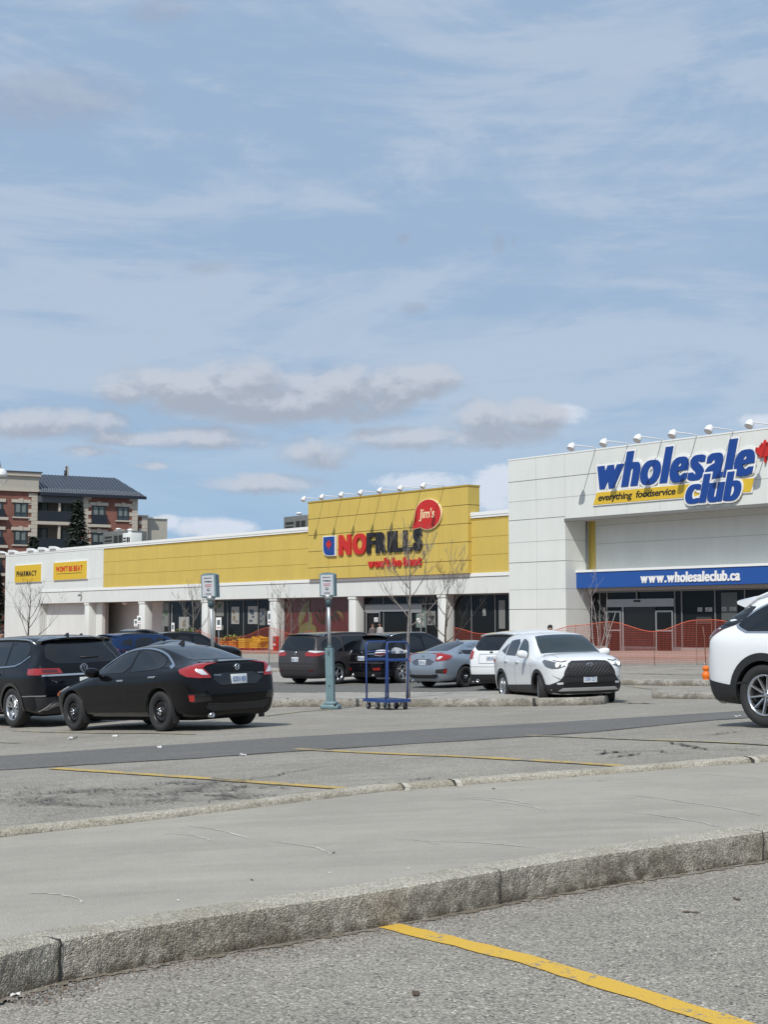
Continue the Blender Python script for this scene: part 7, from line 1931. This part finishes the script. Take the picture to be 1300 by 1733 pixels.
for i in range(420):
    c = Vector((rnd.gauss(0, .62), rnd.gauss(0, .3), 0)); c.z = .62 + .42 * math.exp(-(c.x / 1.0) ** 2) * rnd.random(); a = rnd.uniform(0, 6.28); d = Vector((math.cos(a), math.sin(a), rnd.uniform(0, 1.2))).normalized() * .18; s_ = Vector((-d.y, d.x, 0)) * .4
    b.add([c - d * .3, c + s_, c + d, c - s_], [(0, 1, 2, 3)], LV[rnd.choice([0, 1, 1, 2])])
o = b.build('leafy_produce'); o.location = (p.x, p.y, G(p.x, p.y) + .14); o.rotation_euler = (0, 0, TH); tag(o, 'heap of green and yellow leafy produce on the orange crates', 'produce')
for x_, lab in ((307, 'brown flower tub under the leftmost shop window'), (322, 'terracotta flower tub beside the first white column')):
    u_, z_ = NF.uz(x_, 1076, -1.0); p = NF.O + NF.dx * u_ - NF.dy * 1.0; t = thing('flower_tub', lab, 'planter', (p.x, p.y, G(p.x, p.y) + .14), TH)
    one('tub', t, lambda b: b.lathe([(0, 0), (.42, 0), (.50, .9), (.55, .92), (.55, 1.0), (.46, 1.0), (.44, .8), (0, .8)], mat('tub_terracotta', (.30, .13, .07), .8), 16))
    b = MB()
    for i in range(160):
        c = Vector((rnd.gauss(0, .26), rnd.gauss(0, .26), .95 + rnd.random() * .6)); a = rnd.uniform(0, 6.28); d = Vector((math.cos(a), math.sin(a), rnd.uniform(.2, 1.2))).normalized() * .16; s_ = Vector((-d.y, d.x, 0)) * .35
        b.add([c - d * .3, c + s_, c + d, c - s_], [(0, 1, 2, 3)], LV[rnd.choice([0, 1, 2, 2])])
    b.build('foliage', t)
u_, z_ = NF.uz(468, 1112, -3.0); p = NF.O + NF.dx * u_ - NF.dy * 3.0; t = thing('newspaper_box', 'small red newspaper box at the foot of the white column by the mural', 'newspaper box', (p.x, p.y, G(p.x, p.y) + .14), TH)
one('cabinet', t, lambda b: (b.bbox(-.22, .22, -.2, .2, .25, 1.0, S_RED, .03), b.box(-.18, .18, -.17, .17, 0, .26, S_RED), b.box(-.15, .15, -.212, -.2, .62, .92, POST[0]), b.box(-.15, .15, -.212, -.2, .35, .5, S_WHITE)))

# ================================================================== STREET LAMP at the far left edge
Y = 60.0; u, _ = uv_of(1, 803); x = u * Y; g = G(x, Y); ztop = at(1, 803, Y).z - g
t = thing('street_lamp', 'pale domed street lamp head with a hoop, cut by the left edge', 'lamp', (x, Y, g))
one('pole', t, lambda b: b.tube([(-.62, 0, 0), (-.62, 0, ztop + .6), (-.45, 0, ztop + .85), (-.15, 0, ztop + .8), (0, 0, ztop + .2)], [.09, .06, .04, .035, .035], GALV, 10))
one('lamp_head', t, lambda b: b.lathe([(.0, .24), (.12, .23), (.22, .14), (.26, .0), (.26, -.06), (.22, -.07), (0, -.07)], LAMPW, 20, Matrix.Translation((0, 0, ztop))))
one('hoop', t, lambda b: b.tube([(.26 * math.cos(a * math.pi / 12), 0, ztop - .14 + .30 * math.sin(a * math.pi / 12)) for a in range(-13, 2)], .012, GALV, 6))

# ================================================================== PEOPLE
SKIN = mat('skin', (.36, .20, .14), .6); HAIR = mat('hair_black', (.012, .010, .010), .7); CL1 = mat('jacket_dark', (.02, .02, .024), .85); CL2 = mat('trousers_dark', (.03, .032, .045), .9); SHOE = mat('shoe', (.02, .02, .02), .6); EYE = mat('eye_white', (.6, .6, .58), .3); LIP = mat('lip', (.30, .11, .09), .5)
def skin_mesh(nodes, edges, lvl=2):
    me = bpy.data.meshes.new('s'); me.from_pydata([n[0] for n in nodes], edges, []); o = bpy.data.objects.new('s', me); COL.objects.link(o)
    md = o.modifiers.new('s', 'SKIN'); md.use_smooth_shade = True
    for v, n in zip(me.skin_vertices[0].data, nodes): v.radius = (n[1], n[2] if len(n) > 2 else n[1])
    me.skin_vertices[0].data[0].use_root = True
    ss = o.modifiers.new('u', 'SUBSURF'); ss.levels = lvl; ss.render_levels = lvl
    dg = bpy.context.evaluated_depsgraph_get(); dg.update(); r = bpy.data.meshes.new_from_object(o.evaluated_get(dg)); bpy.data.objects.remove(o)
    for p in r.polygons: p.use_smooth = True
    return r
def person(label, px, Y, rz, hscale=1.0, jacket=CL1, dz=0.0, turn=0.0):
    u, _ = uv_of(px, 1060); x = u * Y; t = thing('person', label, 'person', (x, Y, G(x, Y) + dz), rz)
    def body(gr, arms=True):
        N = [((0, 0, .95), .135 + gr, .10 + gr), ((0, 0, 1.12), .125 + gr, .095 + gr), ((0, 0, 1.32), .155 + gr, .11 + gr), ((0, 0, 1.43), .11 + gr, .085 + gr), ((0, .01, 1.50), .052, .055), ((0, -.005, 1.58), .062, .075), ((0, -.01, 1.66), .076, .098), ((0, -.005, 1.72), .055, .07)]
        E = [(0, 1), (1, 2), (2, 3), (3, 4), (4, 5), (5, 6), (6, 7)]
        for s_ in (-1, 1):
            k = len(N); N += [((s_ * .165, .0, 1.39), .058 + gr * .6), ((s_ * .215, .02, 1.13), .043 + gr * .6), ((s_ * .225, -.03, .89), .028 + gr * .3), ((s_ * .22, -.05, .82), .034, .02)]
            E += [(3, k), (k, k + 1), (k + 1, k + 2), (k + 2, k + 3)]
            # fingers
            for f, (fx, fl) in enumerate([(-.022, .072), (-.008, .082), (.007, .078), (.021, .062)]):
                j = len(N); N += [((s_ * .22, -.05 + fx, .785), .009), ((s_ * (.215 - .008), -.05 + fx * 1.1, .785 - fl * .55), .0082), ((s_ * (.205 - .012), -.052 + fx * 1.1, .785 - fl), .007)]; E += [(k + 3, j), (j, j + 1), (j + 1, j + 2)]
            j = len(N); N += [((s_ * .21, -.088, .805), .010), ((s_ * .20, -.10, .765), .008)]; E += [(k + 3, j), (j, j + 1)]
            k = len(N); N += [((s_ * .095, 0, .82), .085 + gr * .8), ((s_ * .10, -.01, .48), .056 + gr * .6), ((s_ * .10, .02, .28), .055), ((s_ * .10, .02, .09), .038), ((s_ * .105, -.10, .04), .036, .03)]
            E += [(0, k), (k, k + 1), (k + 1, k + 2), (k + 2, k + 3), (k + 3, k + 4)]
        return N, E
    N, E = body(0); me = skin_mesh(N, E); me.materials.clear(); me.materials.append(SKIN)
    # jaw, nose and brow shaped on the head itself
    for v in me.vertices:
        c = v.co
        if c.z > 1.53 and c.y < -.05:
            if abs(c.x) < .016 and 1.605 < c.z < 1.655: c.y -= .016
            if c.z < 1.585: c.x *= .9
    bo = link('body', me, t)
    def shell(sel, m, name, gr):
        idx = {}; vs = []; fs = []
        for p in me.polygons:
            if all(sel(me.vertices[i].co) for i in p.vertices):
                f = []
                for i in p.vertices:
                    if i not in idx: v = me.vertices[i]; idx[i] = len(vs); vs.append(v.co + v.normal * gr)
                    f.append(idx[i])
                fs.append(f)
        b = MB(); b.add(vs, fs, m, True); b.build(name, t)
    shell(lambda c: 1.47 > c.z > .86 and not (c.z < .92 and abs(c.x) > .17), jacket, 'jacket', .02)
    shell(lambda c: c.z < .97 and c.z > .07 and abs(c.x) < .19, CL2, 'trousers', .013); shell(lambda c: c.z < .11, SHOE, 'shoes', .012)
    # hair cap
    bm = bmesh.new(); bmesh.ops.create_uvsphere(bm, u_segments=24, v_segments=16, radius=1)
    for v in bm.verts:
        c = v.co.copy(); n_ = noise.noise(c * 4) * .10; v.co = Vector((c.x * .088 * (1 + n_), c.y * .108 * (1 + n_) + .012, 1.70 + c.z * .085 * (1 + n_)))
    bmesh.ops.delete(bm, geom=[v for v in bm.verts if v.co.z < 1.655 + (-.05 if v.co.y > .02 else .025)], context='VERTS')
    b = MB(); b.bm(bm, HAIR, None, True); bm.free(); b.build('hair', t)
    def feat(b):
        for s_ in (-1, 1):
            for m, r_, yo in ((EYE, .012, -.094), (HAIR, .006, -.103)):
                bm = bmesh.new(); bmesh.ops.create_uvsphere(bm, u_segments=10, v_segments=8, radius=r_); b.bm(bm, m, Matrix.Translation((s_ * .030, yo, 1.652)), True); bm.free()
            bm = bmesh.new(); bmesh.ops.create_uvsphere(bm, u_segments=10, v_segments=8, radius=.026); b.bm(bm, SKIN, Matrix.Translation((s_ * .080, .0, 1.64)) @ Matrix.Diagonal((.4, .7, 1.15, 1)), True); bm.free()
        b.tube([(-.022, -.090, 1.593), (0, -.099, 1.592), (.022, -.090, 1.593)], [.003, .006, .003], LIP, 6)
    one('face', t, feat)
    t.scale = (hscale,) * 3; return t
person('young person with dark hair standing behind the white crossover, facing the camera', 931.5, 49.5, R(0), 1.0)
person('person in dark clothes with dark hair at the left edge behind the large black SUV', 2, 44, R(30), 1.03)
person('shopper in a grey top standing in the supermarket entrance', 631, 97, R(20), 1.0, mat('top_grey', (.13, .12, .12), .9), .15)
person('shopper in a pale shirt beside the one in grey at the entrance', 643, 97, R(-40), 1.02, mat('top_pale', (.40, .40, .40), .9), .15)

# ------------------------------------------------------------------ groups of like things
for kind_, phrase in (('parked_car', 'cars parked in the lot'), ('bare_tree', 'bare young trees'), ('small_sign', 'white notices on thin posts'), ('produce_crate', 'orange produce crates'), ('stacked_crate', 'yellow stacked crates'),
                      ('litter', 'scraps of litter'), ('leaf', 'fallen leaves'), ('twig', 'fallen twigs'), ('rooftop_unit', 'units on the shop roof'), ('parking_sign_post', 'teal posts with box signs'), ('spruce_tree', 'dark spruces'), ('flower_tub', 'flower tubs'), ('wall_sign', 'yellow signs on the white wall')):
    for o in bpy.data.objects:
        if o.parent is None and o.name.split('.')[0] == kind_ and not o.get('group'): o['group'] = phrase
